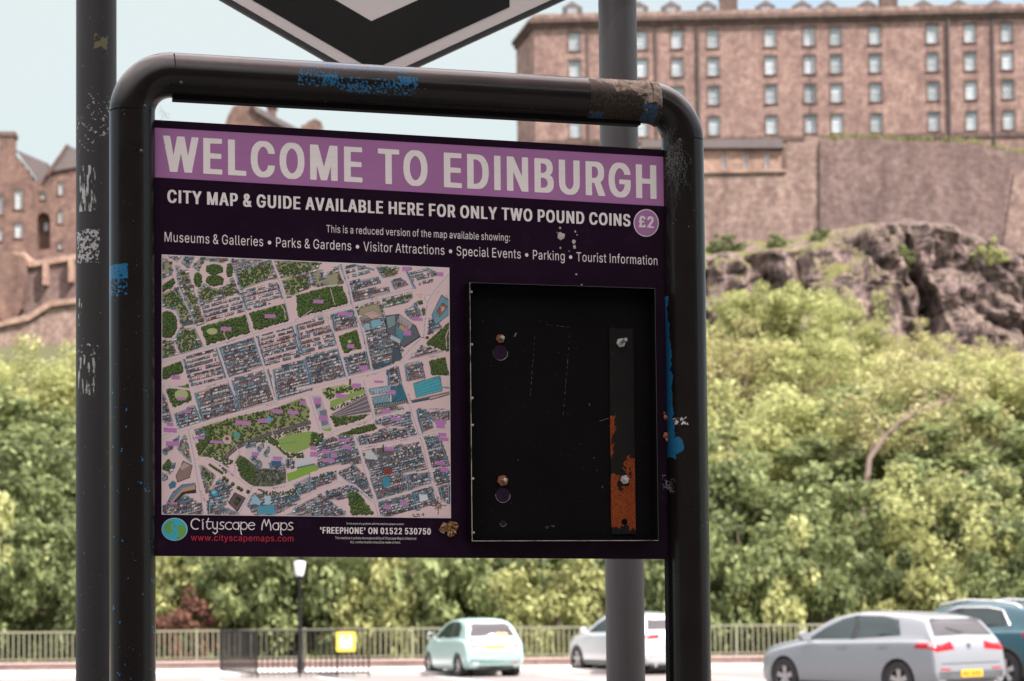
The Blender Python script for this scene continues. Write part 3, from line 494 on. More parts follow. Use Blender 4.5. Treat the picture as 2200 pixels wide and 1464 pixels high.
# ================================================================== GROUND
def road_z(y):
    if y < 9.6: return 0.0
    if y < 33: return -.10
    return -.10 - .35*min(1, (y-33)/21)
KY0, KY1, FY = 54.5, 58.0, 58.15           # far kerb, back of the far pavement, railing line
PZ = -.35
def strip(name, ys, zf, x0, x1, mat):
    mb = MB(); n = len(ys); mb.add([(x, y, zf(y)) for y in ys for x in (x0, x1)], [(2*i, 2*i+1, 2*i+3, 2*i+2) for i in range(n-1)])
    return tag(mb.build(name, mat), kind='structure')
strip('road', [9.75, 20, 33, 36, 40, 45, 50, KY0-.14], lambda y: road_z(y), -90, 90, ASPHALT)
strip('near_pavement', [-30, 9.6], lambda y: 0, -90, 90, plain('shade_toned_footway', (.075,.07,.068), .9, 0, .25, 3))  # dark tone stands in for shade here and curbs light bounced upward
strip('far_pavement', [KY0, KY1+.25], lambda y: PZ, -90, 90, PAVING)
mb = MB(); mb.box(-90, 90, 9.6, 9.75, -.3, .002); tag(mb.build('near_kerb', KERB), kind='structure')
mb = MB(); mb.box(-90, 90, KY0-.14, KY0, -.8, PZ+.003); tag(mb.build('far_kerb', KERB), kind='structure')
def bay_lines():
    mb = MB()
    for k in range(-6, 12):
        x = k*2.9
        a, b = (x, 44.5), (x-2.2, KY0-.2)
        dx = .06
        mb.add([(a[0]-dx, a[1], road_z(a[1])+.004), (a[0]+dx, a[1], road_z(a[1])+.004), (b[0]+dx, b[1], road_z(b[1])+.006), (b[0]-dx, b[1], road_z(b[1])+.006)], [(0,1,2,3)])
    return mb
tag(bay_lines().build('bay_markings', plain('road_paint', (.72,.70,.68), .8, 0, .25, 12)), kind='structure')
# hillside under the trees
HP = [(58.3, -.7), (61, -1.6), (66, -2.0), (75, .5), (88, 4.5), (105, 9.0), (125, 13.0), (150, 17.5), (172, 21), (230, 30), (420, 34)]
def hill_z(x, y):
    z = np.interp(y, [p[0] for p in HP], [p[1] for p in HP])
    return float(z) + (noise.noise(Vector((x*.05, y*.06, 1)))*1.2 if y > 64 else 0)
xs = np.linspace(-170, 170, 90); ys = np.concatenate([np.linspace(58.3, 70, 8), np.linspace(73, 175, 36), [200, 230, 300, 420]])
V = [(x, y, hill_z(x, y)) for y in ys for x in xs]; nx_ = len(xs)
mb = MB(); mb.add(V, [(j*nx_+i, j*nx_+i+1, (j+1)*nx_+i+1, (j+1)*nx_+i) for j in range(len(ys)-1) for i in range(nx_-1)])
tag(mb.build('hillside', HILL, smooth=True), kind='structure')

# ================================================================== RAILING, BARRIER, LAMP
wallr = empty('low_plinth_wall', (0, FY, PZ), 0, 'low brownish stone wall along the back of the pavement under the railing', 'wall')
mb = MB(); mb.box(-45, 45, .02, .36, -.6, .17); mb.build('wall_body', stone('plinth_stone', (.30,.215,.19), (.25,.175,.155), (.34,.25,.22), 1.2, .3, .3), wallr)
mb = MB(); mb.box(-45, 45, -.02, .40, .17, .22); mb.build('coping', plain('coping_stone', (.36,.27,.24), .9, 0, .2, 4), wallr)
fence = empty('park_railing', (0, FY+.19, PZ+.22), 0, 'olive green upright bar railing along the far pavement in front of the trees', 'railing')
H = .86
mb = MB(); mb.box(-45, 45, -.025, .025, H-.05, H); mb.build('top_rail', RAIL_GREEN, fence)
mb = MB(); mb.box(-45, 45, -.02, .02, .06, .10); mb.build('bottom_rail', RAIL_GREEN, fence)
x = -44.8; k = 0
while x < 44.8:
    mb = MB(); mb.box(x-.035, x+.035, -.035, .035, 0, H+.03); mb.build('railing_post', RAIL_GREEN, fence)
    mb = MB(); q = x+.15
    while q < x+2.98: mb.box(q-.016, q+.016, -.012, .012, .10, H-.05); q += .150
    mb.build('bar_panel', RAIL_GREEN, fence); x += 3.0; k += 1
bar = empty('pedestrian_barrier', at(630, 1455, KY0-.4) , 0, 'black steel barrier rails boxing in the kerb corner around the lamp post', 'barrier')
bar.location.z = PZ - .1
def bp(px, Y): return at(px, 1400, Y).x - bar.location.x, Y - bar.location.y
corners = [bp(474, 56.8), bp(552, KY0-.45), bp(792, KY0-.45)]
BH = 1.22
for (a, b) in zip(corners[:-1], corners[1:]):
    A, B = Vector((*a, 0)), Vector((*b, 0)); L = (B-A).length; n = max(2, round(L/.135)); mb = MB()
    for z in (.12, BH-.02): mb.tube([A+Vector((0,0,z)), B+Vector((0,0,z))], .024, 8)
    for i in range(1, n): p = A + (B-A)*(i/n); mb.tube([p+Vector((0,0,.12)), p+Vector((0,0,BH-.02))], .0165, 6)
    mb.build('bar_panel', BLACK_IRON, bar, 'auto')
for c in corners + [tuple((Vector(corners[1])*(1-t)+Vector(corners[2])*t)) for t in (.38, .72)]:
    mb = MB(); mb.tube([(c[0], c[1], 0), (c[0], c[1], BH+.02)], .024, 10); mb.build('barrier_post', BLACK_IRON, bar, 'auto')
ys_ = empty('yellow_notice', at(743, 1379, KY0-.52), 0, 'square yellow notice board fixed on the black barrier near the mint car', 'sign')
def rrect(w, h, r, n=5): return [(sx*(w-r)+r*math.cos(t), sz*(h-r)+r*math.sin(t)) for sx, sz, t0 in ((1,-1,-math.pi/2),(1,1,0),(-1,1,math.pi/2),(-1,-1,math.pi)) for t in np.linspace(t0, t0+math.pi/2, n)]
mb = MB(); mb.prism(rrect(.245, .255, .045), -.012, .012); mb.build('plate', YELLOW, ys_)
mb = MB(); mb.prism(rrect(.175, .185, .03), -.0155, -.0125); mb.build('pale_panel', PALE_YELLOW, ys_)
mb = MB(); mb.prism([(.0+.045*math.cos(t), .11+.045*math.sin(t)) for t in np.linspace(0, 2*math.pi, 14, endpoint=False)], -.018, -.016); mb.build('symbol', YELLOW, ys_)
lp = at(645, 1452, 55.4)
lamp = empty('street_lamp', (lp.x, lp.y, PZ), 0, 'short black lamp post with a white lantern behind the black barrier', 'street lamp')
zl = at(643, 1238, 55.4).z - PZ; zt_ = at(643, 1206, 55.4).z - PZ
mb = MB(); mb.tube([(0,0,0), (0,0,.12), (0,0,.5), (0,0,.56), (0,0,zl-.12), (0,0,zl)], [.10, .10, .075, .055, .042, .085], 14); mb.build('column', BLACK_IRON, lamp, 'auto')
mb = MB(); mb.tube([(0,0,zl), (0,0,zl+.03), (0,0,zt_-.1), (0,0,zt_-.03)], [.08, .10, .148, .155], 16); mb.build('lantern', LANTERN, lamp, 'auto')
mb = MB(); mb.tube([(0,0,zt_-.03), (0,0,zt_-.01), (0,0,zt_+.005)], [.158, .13, .05], 14); mb.build('lantern_cap', plain('lamp_cap', (.5,.5,.5), .5), lamp, 'auto')

# ================================================================== CASTLE
def wall_with_holes(F, outline, holes, d0, d1, reveal=.28):
    """Front face with openings, the wall's outer faces and the reveals of its openings; photo-pixel outlines on F."""
    o = [F(px, py, d0) for px, py in outline]
    if sum(o[i][0]*o[(i+1) % len(o)][1]-o[(i+1) % len(o)][0]*o[i][1] for i in range(len(o))) < 0: o.reverse()
    v, f = cdt_fill([o]+holes); mb = MB(); mb.add([(x, d0, z) for x, z in v], f)
    n = len(o); mb.add([(x, d0, z) for x, z in o]+[(x, d1, z) for x, z in o], [((i+1) % n, i, n+i, n+(i+1) % n) for i in range(n)])
    for h in holes:
        n = len(h); mb.add([(x, d0, z) for x, z in h]+[(x, d0+reveal, z) for x, z in h], [(i, (i+1) % n, n+(i+1) % n, n+i) for i in range(n)])
    return mb
def px_poly(F, pts, d0, d1, mb=None):
    o = [F(px, py, d0) for px, py in pts]
    if sum(o[i][0]*o[(i+1) % len(o)][1]-o[(i+1) % len(o)][0]*o[i][1] for i in range(len(o))) < 0: o.reverse()
    mb = mb or MB(); mb.prism(o, d0, d1); return mb
def px_rect(F, cx, cy, w, h, d=0.0):
    x, z = F(cx, cy, d); k = (F(cx+10, cy, d)[0]-x)/10; return [(x-w*k/2, z-h*k/2), (x+w*k/2, z-h*k/2), (x+w*k/2, z+h*k/2), (x-w*k/2, z+h*k/2)]
def window(parent, r, d, margin=.15, bars=(3, 4), surround=TRIM_STONE):
    (x0, z0), (x1, z1) = r[0], r[2]
    mb = MB(); mb.quad((x0, d+.24, z0), (x1, d+.24, z0), (x1, d+.24, z1), (x0, d+.24, z1)); pane = None
    fr = MB(); t = .075
    fr.box(x0, x0+t, d+.15, d+.23, z0, z1); fr.box(x1-t, x1, d+.15, d+.23, z0, z1); fr.box(x0+t, x1-t, d+.15, d+.23, z0, z0+t); fr.box(x0+t, x1-t, d+.15, d+.23, z1-t, z1)
    for i in range(1, bars[0]): xx = x0+(x1-x0)*i/bars[0]; fr.box(xx-.022, xx+.022, d+.17, d+.22, z0+t, z1-t)
    for i in range(1, bars[1]): zz = z0+(z1-z0)*i/bars[1]; h = .04 if i*2 == bars[1] else .022; fr.box(x0+t, x1-t, d+.172, d+.218, zz-h, zz+h)
    wf = fr.build('window', SASH_WHITE, parent); mb.build('pane', PANE, wf)
    if surround:
        s = MB(); m = margin
        s.box(x0-m, x0, d-.05, d+.05, z0-m, z1+m); s.box(x1, x1+m, d-.05, d+.05, z0-m, z1+m); s.box(x0, x1, d-.05, d+.05, z1, z1+m); s.box(x0-m-.05, x1+m+.05, d-.11, d-.051, z0-m, z0-.02)
        s.build('window_surround', surround, wf)
DORMER_PANE = plain('dormer_glass', (.26,.27,.28), .3, 0, .3, 1.5)
BF = Face(1150, 290, 215, RAD(-2.5)); BF.loc.z = 30.0
bk = empty('barracks', BF.loc, BF.yaw, 'long four-storey pink sandstone barracks block on top of the castle rock', 'building')
cols = [1235, 1379, 1455.5, 1533, 1656, 1739.5, 1797, 1881, 2004.5, 2085.5, 2165, 2245]
rowpx = [[(1235, 86), (1656, 81), (2165, 72)], [(1235, 146), (1656, 141), (2165, 132)], [(1235, 209), (1656, 203), (2165, 194)], [(1235, 275), (1656, 267), (2165, 260)]]
rowz = [sum(BF(*p)[1] for p in r)/3 for r in rowpx]
colx = [BF(c, 150)[0] for c in cols]
holes = []
WW, WH = 1.10, 1.86
for x in colx:
    for z in rowz: holes.append([(x-WW/2, z-WH/2), (x+WW/2, z-WH/2), (x+WW/2, z+WH/2), (x-WW/2, z+WH/2)])
xr2 = BF(2330, 100)[0]; ztop = (BF(1160, 46)[1] + BF(2150, 36)[1])/2
o_px = None
v, f = cdt_fill([[(0, 4), (xr2, 4), (xr2, ztop), (0, ztop)]]+holes); mb = MB(); mb.add([(x, 0, z) for x, z in v], f)
for h in holes: mb.add([(x, 0, z) for x, z in h]+[(x, .28, z) for x, z in h], [(i, (i+1) % 4, 4+(i+1) % 4, 4+i) for i in range(4)])
lb = at(1109, 100, 223.5); bl = Vector((lb.x, lb.y, 0)) - Vector((BF.loc.x, BF.loc.y, 0)); bx, by = bl.dot(BF.u), bl.dot(BF.n)
mb.add([(0, 0, 4), (0, 0, ztop), (bx, by, ztop), (bx, by, 4), (xr2, 0, 4), (xr2, 0, ztop), (xr2, 13, ztop), (xr2, 13, 4), (bx, 13, 4), (bx, 13, ztop)],
       [(0, 1, 2, 3), (4, 7, 6, 5), (3, 2, 9, 8), (8, 9, 6, 7)])
mb.build('wall', BARRACK_STONE, bk)
for h in holes: window(bk, h, 0)
mb = MB()
def course(z0, z1, pr):
    poly = [(bx-pr*.9, by), (-pr*.9, -pr), (xr2+.3, -pr), (xr2+.3, -.002), (.0, -.002), (bx, by)]
    mb.slab(poly, z0, z1)
course(ztop-.42, ztop-.02, .28); course(ztop-.02, ztop+.42, .55); mb.build('cornice', TRIM_STONE, bk)
mb = MB(); mb.slab([(bx, by), (0, -.12), (xr2, -.12), (xr2, .25), (.2, .25), (bx+.3, by)], ztop+.42, ztop+1.0); mb.build('parapet', WALL_STONE, bk)
mb = MB(); mb.add([(bx, by, ztop+.4), (.2, .3, ztop+.4), (xr2, .3, ztop+.4), (xr2, 12, ztop+1.1), (bx, 12, ztop+1.1)], [(0, 1, 2, 3, 4)]); mb.build('roof', SLATE, bk)
for py in (172, 236):
    zc = (BF(1400, py)[1]+BF(2000, py-6)[1])/2
mb = MB(); zc = (BF(1300, 303)[1]+BF(2100, 292)[1])/2; mb.box(-.1, xr2, -.16, -.004, zc-.25, zc+.25); mb.build('string_course', TRIM_STONE, bk)
for px, w_ in ((1264, .14), (1410, .16), (1500, .24), (2038, .34), (2134, .22), (1262+480, .08)):
    x = BF(px, 150)[0]; mb = MB(); mb.tube([(x, -.16, 6), (x, -.16, ztop-.45)], w_/2, 8); mb.build('downpipe', PIPE, bk, 'auto')
for px in (1229, 1372, 1443, 1521, 1647, 1726, 1781, 1867, 1988, 2064, 2144, 2225):
    x, _ = BF(px, 30); zt2 = BF(px, 5 - (px-1229)*.006, 1.2)[1]; w2 = .92; e = ztop+.8
    mb = MB(); mb.prism([(x-w2, e), (x+w2, e), (x+w2, zt2-.55), (x+w2+.12, zt2-.55), (x, zt2+.1), (x-w2-.12, zt2-.55), (x-w2, zt2-.55)], 1.2, 4); dm = mb.build('dormer', SLATE, bk)
    mb = MB(); mb.quad((x-.5, 1.185, e+.1), (x+.5, 1.185, e+.1), (x+.5, 1.185, zt2-.6), (x-.5, 1.185, zt2-.6)); mb.build('dormer_pane', DORMER_PANE, dm)
    mb = MB(); mb.box(x-.62, x-.5, 1.16, 1.195, e, zt2-.5); mb.box(x+.5, x+.62, 1.16, 1.195, e, zt2-.5); mb.box(x-.5, x+.5, 1.16, 1.195, zt2-.6, zt2-.5); mb.build('dormer_frame', TRIM_STONE, dm)
for px, w2 in ((1569, 38), (1917, 36)):
    x, _ = BF(px, 30); k = w2/2/20.9; mb = MB(); mb.box(x-k, x+k, 2, 4, ztop+.5, ztop+3.2); ch = mb.build('chimney', TRIM_STONE, bk)
    mb = MB(); mb.box(x-k-.12, x+k+.12, 1.88, 4.12, ztop+3.2, ztop+3.5)
    for q in (-.5, 0, .5): mb.tube([(x+q*k*1.2, 3, ztop+3.5), (x+q*k*1.2, 3, ztop+4.3)], .2, 10)
    mb.build('chimney_cap', PALE_STONE, ch)
# battlemented terrace at the foot of the barracks
TF = Face(1690, 300, 196, RAD(-1.5)); TF.loc.z = 28
ter = empty('casemate_building', TF.loc, TF.yaw, 'small pale stone casemate with narrow slit windows below the barracks left end', 'building')
hol = [px_rect(TF, px, 346, 9, 34) for px in (1557, 1602.5, 1648.5, 1470)]
mb = wall_with_holes(TF, [(1380, 378), (1682, 378), (1682, 312), (1380, 316)], hol, 0, 6); mb.build('wall', PALE_STONE, ter)
for h in hol: window(ter, h, 0, .12, (1, 3), PALE_STONE)
mb = px_poly(TF, [(1376, 318), (1686, 318), (1680, 299), (1380, 302)], -.45, 6.2); mb.build('roof', SLATE, ter)
mb = px_poly(TF, [(1376, 322), (1686, 322), (1686, 317.5), (1376, 317.5)], -.25, -.005); mb.build('cornice', TRIM_STONE, ter)
RW1 = Face(1640, 420, 186, RAD(-1)); RW1.loc.z = 24
rw = empty('rampart_wall', RW1.loc, RW1.yaw, 'light patchy sandstone rampart wall below the casemate, just right of the sign frame', 'wall')
mb = px_poly(RW1, [(1120, 620), (1780, 600), (1778, 300), (1735, 290), (1726, 306), (1692, 304), (1690, 372), (1120, 380)], 0, 5); mb.build('wall_body', WALL_STONE, rw)
mb = px_poly(RW1, [(1120, 378), (1690, 369.5), (1690, 364), (1120, 372)], -.2, 5.1); mb.build('coping', PALE_STONE, rw)
RW2 = Face(1980, 420, 185.6, RAD(-.4)); RW2.loc.z = 24
rw2 = empty('rampart_wall', RW2.loc, RW2.yaw, 'darker brown rampart wall with a grassy rounded top, right half under the barracks', 'wall')
mb = px_poly(RW2, [(1762, 640), (2420, 720), (2420, 352), (2300, 345), (2235, 338), (2190, 330), (2110, 312), (2060, 306), (1965, 304), (1900, 300), (1820, 297), (1762, 303)], 0, 6); mb.build('wall_body', DARK_WALL, rw2)
gm = plain('wall_top_grass', (.14,.145,.05), .95, 0, .6, 1.4)
mb = MB()
for k in range(46):
    px = 1770+k*14+random.uniform(-4, 4); py = np.interp(px, [1762, 1820, 1900, 1965, 2060, 2110, 2190, 2235, 2300, 2420], [303, 297, 300, 304, 306, 312, 330, 338, 345, 352])
    x, z = RW2(px, py, .5); 
    for q in range(7):
        a = random.uniform(0, 6.28); h = random.uniform(.25, .7); xx = x+random.uniform(-.5, .5)
        mb.add([(xx-.1, .4, z-.1), (xx+.1, .5, z-.1), (xx+.2*math.cos(a), .4+.2*math.sin(a), z+h)], [(0, 1, 2)])
mb.build('grass_tufts', gm, rw2)
mb = px_poly(RW2, [(2150, 560), (2420, 620), (2420, 372), (2300, 366), (2240, 360), (2180, 372)], -.12, -.01); mb.build('buttress', WALL_STONE, rw2)
# left-hand castle houses
LF = Face(80, 480, 226, RAD(5)); LF.loc.z = 24
la = empty('gabled_castle_house', LF.loc, LF.yaw, 'brown stone castle house with a stepped gable and chimney at the far left edge', 'building')
wA = [px_rect(LF, px, py, w_, h_) for px, py, w_, h_ in ((40, 428, 15, 42), (40, 495, 15, 31), (-2, 440, 14, 40), (-2, 504, 13, 26), (-50, 440, 14, 40))]
stepg = [(-120, 575), (-120, 430), (-75, 385), (-60, 385), (-60, 366), (-42, 366), (-42, 346), (-24, 346), (-24, 330), (32, 330), (32, 342), (44, 342), (44, 357), (56, 357), (56, 372), (66, 372), (66, 388), (77, 388), (77, 575)]
mb = wall_with_holes(LF, stepg, wA, 0, 9); mb.build('wall', CASTLE_STONE, la)
for h in wA: window(la, h, 0, .18)
mb = px_poly(LF, [(-3, 332), (30, 332), (30, 292), (-3, 292)], .05, 2); chm = mb.build('chimney', CASTLE_STONE, la)
mb = px_poly(LF, [(-6, 292), (33, 292), (33, 283), (-6, 283)], -.1, 2.2); mb.build('chimney_cap', TRIM_STONE, chm)
mb = px_poly(LF, [(34, 322), (104, 352), (100, 376), (79, 402), (79, 386), (58, 355)], 1.2, 8.5); mb.build('roof', SLATE, la)
lb_ = empty('arched_castle_house', LF.loc, LF.yaw, 'brown stone castle house with a slate roof and tall round arch, beside the dark post', 'building')
wB = [px_rect(LF, px, py, w_, h_, 1) for px, py, w_, h_ in ((131, 405, 9, 27), (92.5, 421, 9, 14), (130.5, 466, 8.5, 27), (130, 527, 8.5, 15), (200, 405, 9, 27), (200, 466, 9, 27))]
arch = [(80, 538), (108, 535)] + [(94+14*math.cos(t), 472-15*math.sin(t)) for t in np.linspace(0, math.pi, 12)]
aw = [LF(px, py, 1) for px, py in arch]
mb = wall_with_holes(LF, [(77, 580), (77, 402), (100, 378), (178, 352), (300, 352), (300, 580)], wB+[aw], 1, 10, .5); mb.build('wall', CASTLE_STONE, lb_)
for h in wB: window(lb_, h, 1, .16, (2, 3))
mb = MB(); mb.add([(x, 2.2, z) for x, z in aw], [tuple(range(len(aw)))]); xs_ = [p[0] for p in aw]; zs_ = [p[1] for p in aw]; n = len(aw)
mb.add([(x, 1.45, z) for x, z in aw]+[(x, 2.2, z) for x, z in aw], [(i, (i+1) % n, n+(i+1) % n, n+i) for i in range(n)]); mb.build('arch_recess', CASTLE_STONE, lb_)
window(lb_, px_rect(LF, 99, 487, 9, 18, 1.9), 1.9, .12, (2, 3))
mb = px_poly(LF, [(98, 372), (142, 312), (175, 324), (300, 324), (300, 354), (178, 356)], .7, 9); mb.build('roof', SLATE, lb_)
mb = px_poly(LF, [(97, 376), (143, 309), (148, 312), (104, 379)], .45, 1.6); mb.build('skew_stones', TRIM_STONE, lb_)
CF = Face(580, 300, 240, 0); CF.loc.z = 24
lc = empty('turreted_castle_house', CF.loc, 0, 'castle roofs and stone gable peeping between the top bar and the purple board', 'building')
mb = px_poly(CF, [(440, 640), (440, 305), (480, 280), (489, 250), (500, 230), (520, 221), (540, 224), (556, 238), (590, 258), (640, 285), (700, 290), (700, 640)], 0, 8); mb.build('wall', CASTLE_STONE, lc)
mb = px_poly(CF, [(540, 222), (590, 250), (640, 276), (690, 286), (690, 294), (640, 288), (588, 262), (550, 240)], -.4, 8.4); mb.build('roof', SLATE, lc)
mb = px_poly(CF, [(574, 262), (590, 262), (590, 227), (574, 227)], .4, 2.2); ch = mb.build('chimney', CASTLE_STONE, lc)
mb = px_poly(CF, [(571, 229), (593, 229), (593, 224), (571, 224)], .2, 2.4); mb.build('chimney_cap', TRIM_STONE, ch)
mb = px_poly(CF, [(646, 292), (690, 292), (690, 262), (676, 255), (662, 262), (655, 268), (646, 270)], .2, 3); mb.build('turret', CASTLE_STONE, lc)
# retaining walls under the left houses
GF = Face(80, 640, 214, RAD(3)); GF.loc.z = 18
gw = empty('retaining_wall', GF.loc, GF.yaw, 'tall stone retaining wall with buttresses and a sloping coping below the left castle houses', 'wall')
mb = px_poly(GF, [(-160, 860), (1150, 820), (1150, 540), (700, 560), (300, 556), (175, 548), (62, 566), (52, 545), (-160, 552)], 0, 9); mb.build('wall_body', DARK_WALL, gw)
mb = px_poly(GF, [(-160, 566), (52, 556), (62, 574), (175, 556), (300, 562), (300, 552), (175, 544), (62, 562), (52, 541), (-160, 547)], -.35, 9.2); mb.build('parapet_course', PALE_STONE, gw)
for px, py0, py1, w_ in ((97, 560, 612, 11), (152, 552, 606, 11), (208, 552, 606, 11), (262, 552, 606, 11)):
    mb = px_poly(GF, [(px-w_/2, py1), (px+w_/2, py1), (px+w_/2, py0), (px-w_/2, py0)], -.9, -.003); mb.build('buttress', PALE_STONE, gw)
mb = px_poly(GF, [(-60, 680), (-60, 548), (-20, 540), (20, 541), (50, 552), (54, 600), (46, 662), (30, 690)], -2.2, -.36); mb.build('turret', CASTLE_STONE, gw)
mb = px_poly(GF, [(-160, 900), (-160, 702), (0, 694), (60, 680), (108, 650), (175, 642), (500, 640), (500, 900)], -4.5, -2.3); mb.build('lower_wall', WALL_STONE, gw)
mb = px_poly(GF, [(-160, 710), (0, 702), (62, 688), (110, 658), (175, 650), (500, 648), (500, 638), (175, 639), (107, 646), (58, 676), (0, 690), (-160, 698)], -4.9, -2.4); mb.build('sloping_coping', PALE_STONE, gw)

# ================================================================== THE ROCK
def cliff():
    n_x, n_z = 250, 96; V = []
    tops = [(-400, 830), (163, 800), (700, 730), (1100, 600), (1300, 540), (1530, 528), (1640, 520), (1720, 505), (1790, 492), (1850, 482), (1950, 470), (2050, 486), (2130, 520), (2200, 552), (2320, 590), (2700, 640)]
    edge = [(-400, 860), (700, 760), (1300, 575), (1530, 556), (1650, 548), (1760, 530), (1850, 497), (1950, 478), (2050, 495), (2200, 558), (2700, 655)]
    for j in range(n_z):
        t = j/(n_z-1)
        for i in range(n_x):
            px = -400 + 3100*i/(n_x-1)
            pt = np.interp(px, *zip(*tops)); pe = np.interp(px, *zip(*edge))
            a = at(px, pt, 180.5); b = at(px, pe, 172); base = Vector((b.x, 160, 12.0))
            if t < .82:
                q = t/.82; p = base.lerp(b, q); p.y = 164 + 8*q**1.4
            else: p = b.lerp(a, (t-.82)/.18)
            x, z = p.x, p.z
            wx, wz = x + noise.noise(Vector((x*.15, z*.15, 5)))*2.2, z + noise.noise(Vector((x*.15, z*.15, 8)))*2.2
            col = noise.voronoi(Vector((wx*.30, wz*.13, 3)))[0]; c2 = noise.voronoi(Vector((wx*.75, wz*.42, 6)))[0]
            crag = abs(noise.noise(Vector((x*.10, z*.06, 9))))*3.4 + min(1.0, (col[1]-col[0])*2.2)*2.3*(1 if t < .86 else .35) + min(1, (c2[1]-c2[0])*2)*.8 + noise.fractal(Vector((x*.5, z*.4, 2)), 1.0, 2.1, 6)*.9
            gw_ = max(0, 1-abs(px-(1962+16*math.sin(z*.6)))/22); gully = gw_*4.2*max(0, min(1, (t-.15)/.15, (.88-t)/.15))
            led = .8*((z*.36 + noise.noise(Vector((x*.2, 0, 4)))*1.2) % 1.0)
            fade = 1.0 if t < .8 else max(.15, (1-t)/.2)
            V.append((x + noise.noise(Vector((x*.6, z*.6, 0)))*.4, p.y - (crag - 1.5 + led)*fade + gully, z + noise.noise(Vector((x*.5, z*.5, 7)))*.3))
    F_ = [(j*n_x+i, j*n_x+i+1, (j+1)*n_x+i+1, (j+1)*n_x+i) for j in range(n_z-1) for i in range(n_x-1)]
    mb = MB(); mb.add(V, F_); return mb
tag(cliff().build('castle_rock', ROCK), kind='structure')

CAR_DARK_PANE = plain('dark_window_pane', (.03,.034,.036), .08, 0, .2, .5, .6)
# ================================================================== STREET BEHIND THE CAMERA
tn = empty('added_tenement', (4, -13, 0), 0, 'unseen grey stone tenement terrace behind the viewpoint, added to dim light on the sign', 'building')  # unseen terrace added to darken the sky and reflections reaching the sign
TEN = stone('grey_tenement_stone', (.20,.175,.155), (.15,.13,.118), (.24,.21,.185), .8, .35, .4)
hol = [[(x-.6, z-1.05), (x+.6, z-1.05), (x+.6, z+1.05), (x-.6, z+1.05)] for x in np.arange(-34, 36, 3.4) for z in (2.2, 5.8, 9.4)]
o_ = [(-38, 0), (38, 0), (38, 12), (-38, 12)]; v, f = cdt_fill([o_]+hol); mb = MB(); mb.add([(x, 0, z) for x, z in v], [tuple(reversed(q)) for q in f])
for h in hol: mb.add([(x, 0, z) for x, z in h]+[(x, -.25, z) for x, z in h], [(i, 4+i, 4+(i+1) % 4, (i+1) % 4) for i in range(4)])
mb.add([(-38, 0, 0), (38, 0, 0), (38, -10, 0), (-38, -10, 0), (-38, 0, 12), (38, 0, 12), (38, -10, 12), (-38, -10, 12)], [(1, 2, 6, 5), (2, 3, 7, 6), (3, 0, 4, 7)])
mb.build('wall', TEN, tn)
mb = MB(); mb.add([(-38.3, .4, 12), (38.3, .4, 12), (38.3, -5, 14.5), (-38.3, -5, 14.5), (38.3, -10.4, 12), (-38.3, -10.4, 12)], [(0, 1, 2, 3), (3, 2, 4, 5)]); mb.build('roof', SLATE, tn)
mb = MB(); mb.box(-38.3, 38.3, .003, .45, 11.6, 12.0); mb.build('cornice', TRIM_STONE, tn)
for k in range(0, len(hol)):
    h = hol[k]; mb = MB(); (x0, z0), (x1, z1) = h[0], h[2]; mb.quad((x1, -.22, z0), (x0, -.22, z0), (x0, -.22, z1), (x1, -.22, z1))
    w_ = mb.build('window', CAR_DARK_PANE, tn); mb = MB(); mb.box(x0, x1, -.20, -.16, (z0+z1)/2-.04, (z0+z1)/2+.04); mb.box(x0, x0+.07, -.20, -.15, z0, z1); mb.box(x1-.07, x1, -.20, -.15, z0, z1); mb.build('sash', SASH_WHITE, w_)
# ================================================================== MAP SIGN
def dec(s): return [[tuple(int(v) for v in p.split(',')) for p in l.split()] for l in s.split(';')]
S = Face(885, 740, 4.7, RAD(15.8))
sign = empty('map_sign', S.loc, S.yaw, 'black tubular sign frame holding a purple city map board reading WELCOME TO EDINBURGH', 'map sign')
RT = .0492
XL = S(284.5, 700)[0]; XR = (S(1472, 700)[0] + S(1472.5, 740)[0]) / 2
ZT = (S(380, 159)[1] + S(1250, 216)[1]) / 2
RB = .088

def P(px, py, d=-.05): return S(px, py, d)
def pbox(x0, y0, x1, y1, d=-.045):
    xs = [P(x0, y0, d)[0], P(x1, y0, d)[0], P(x0, y1, d)[0], P(x1, y1, d)[0]]
    zs = [P(x0, y0, d)[1], P(x1, y0, d)[1], P(x0, y1, d)[1], P(x1, y1, d)[1]]
    return (xs[0]+xs[2])/2, (xs[1]+xs[3])/2, (zs[2]+zs[3])/2, (zs[0]+zs[1])/2

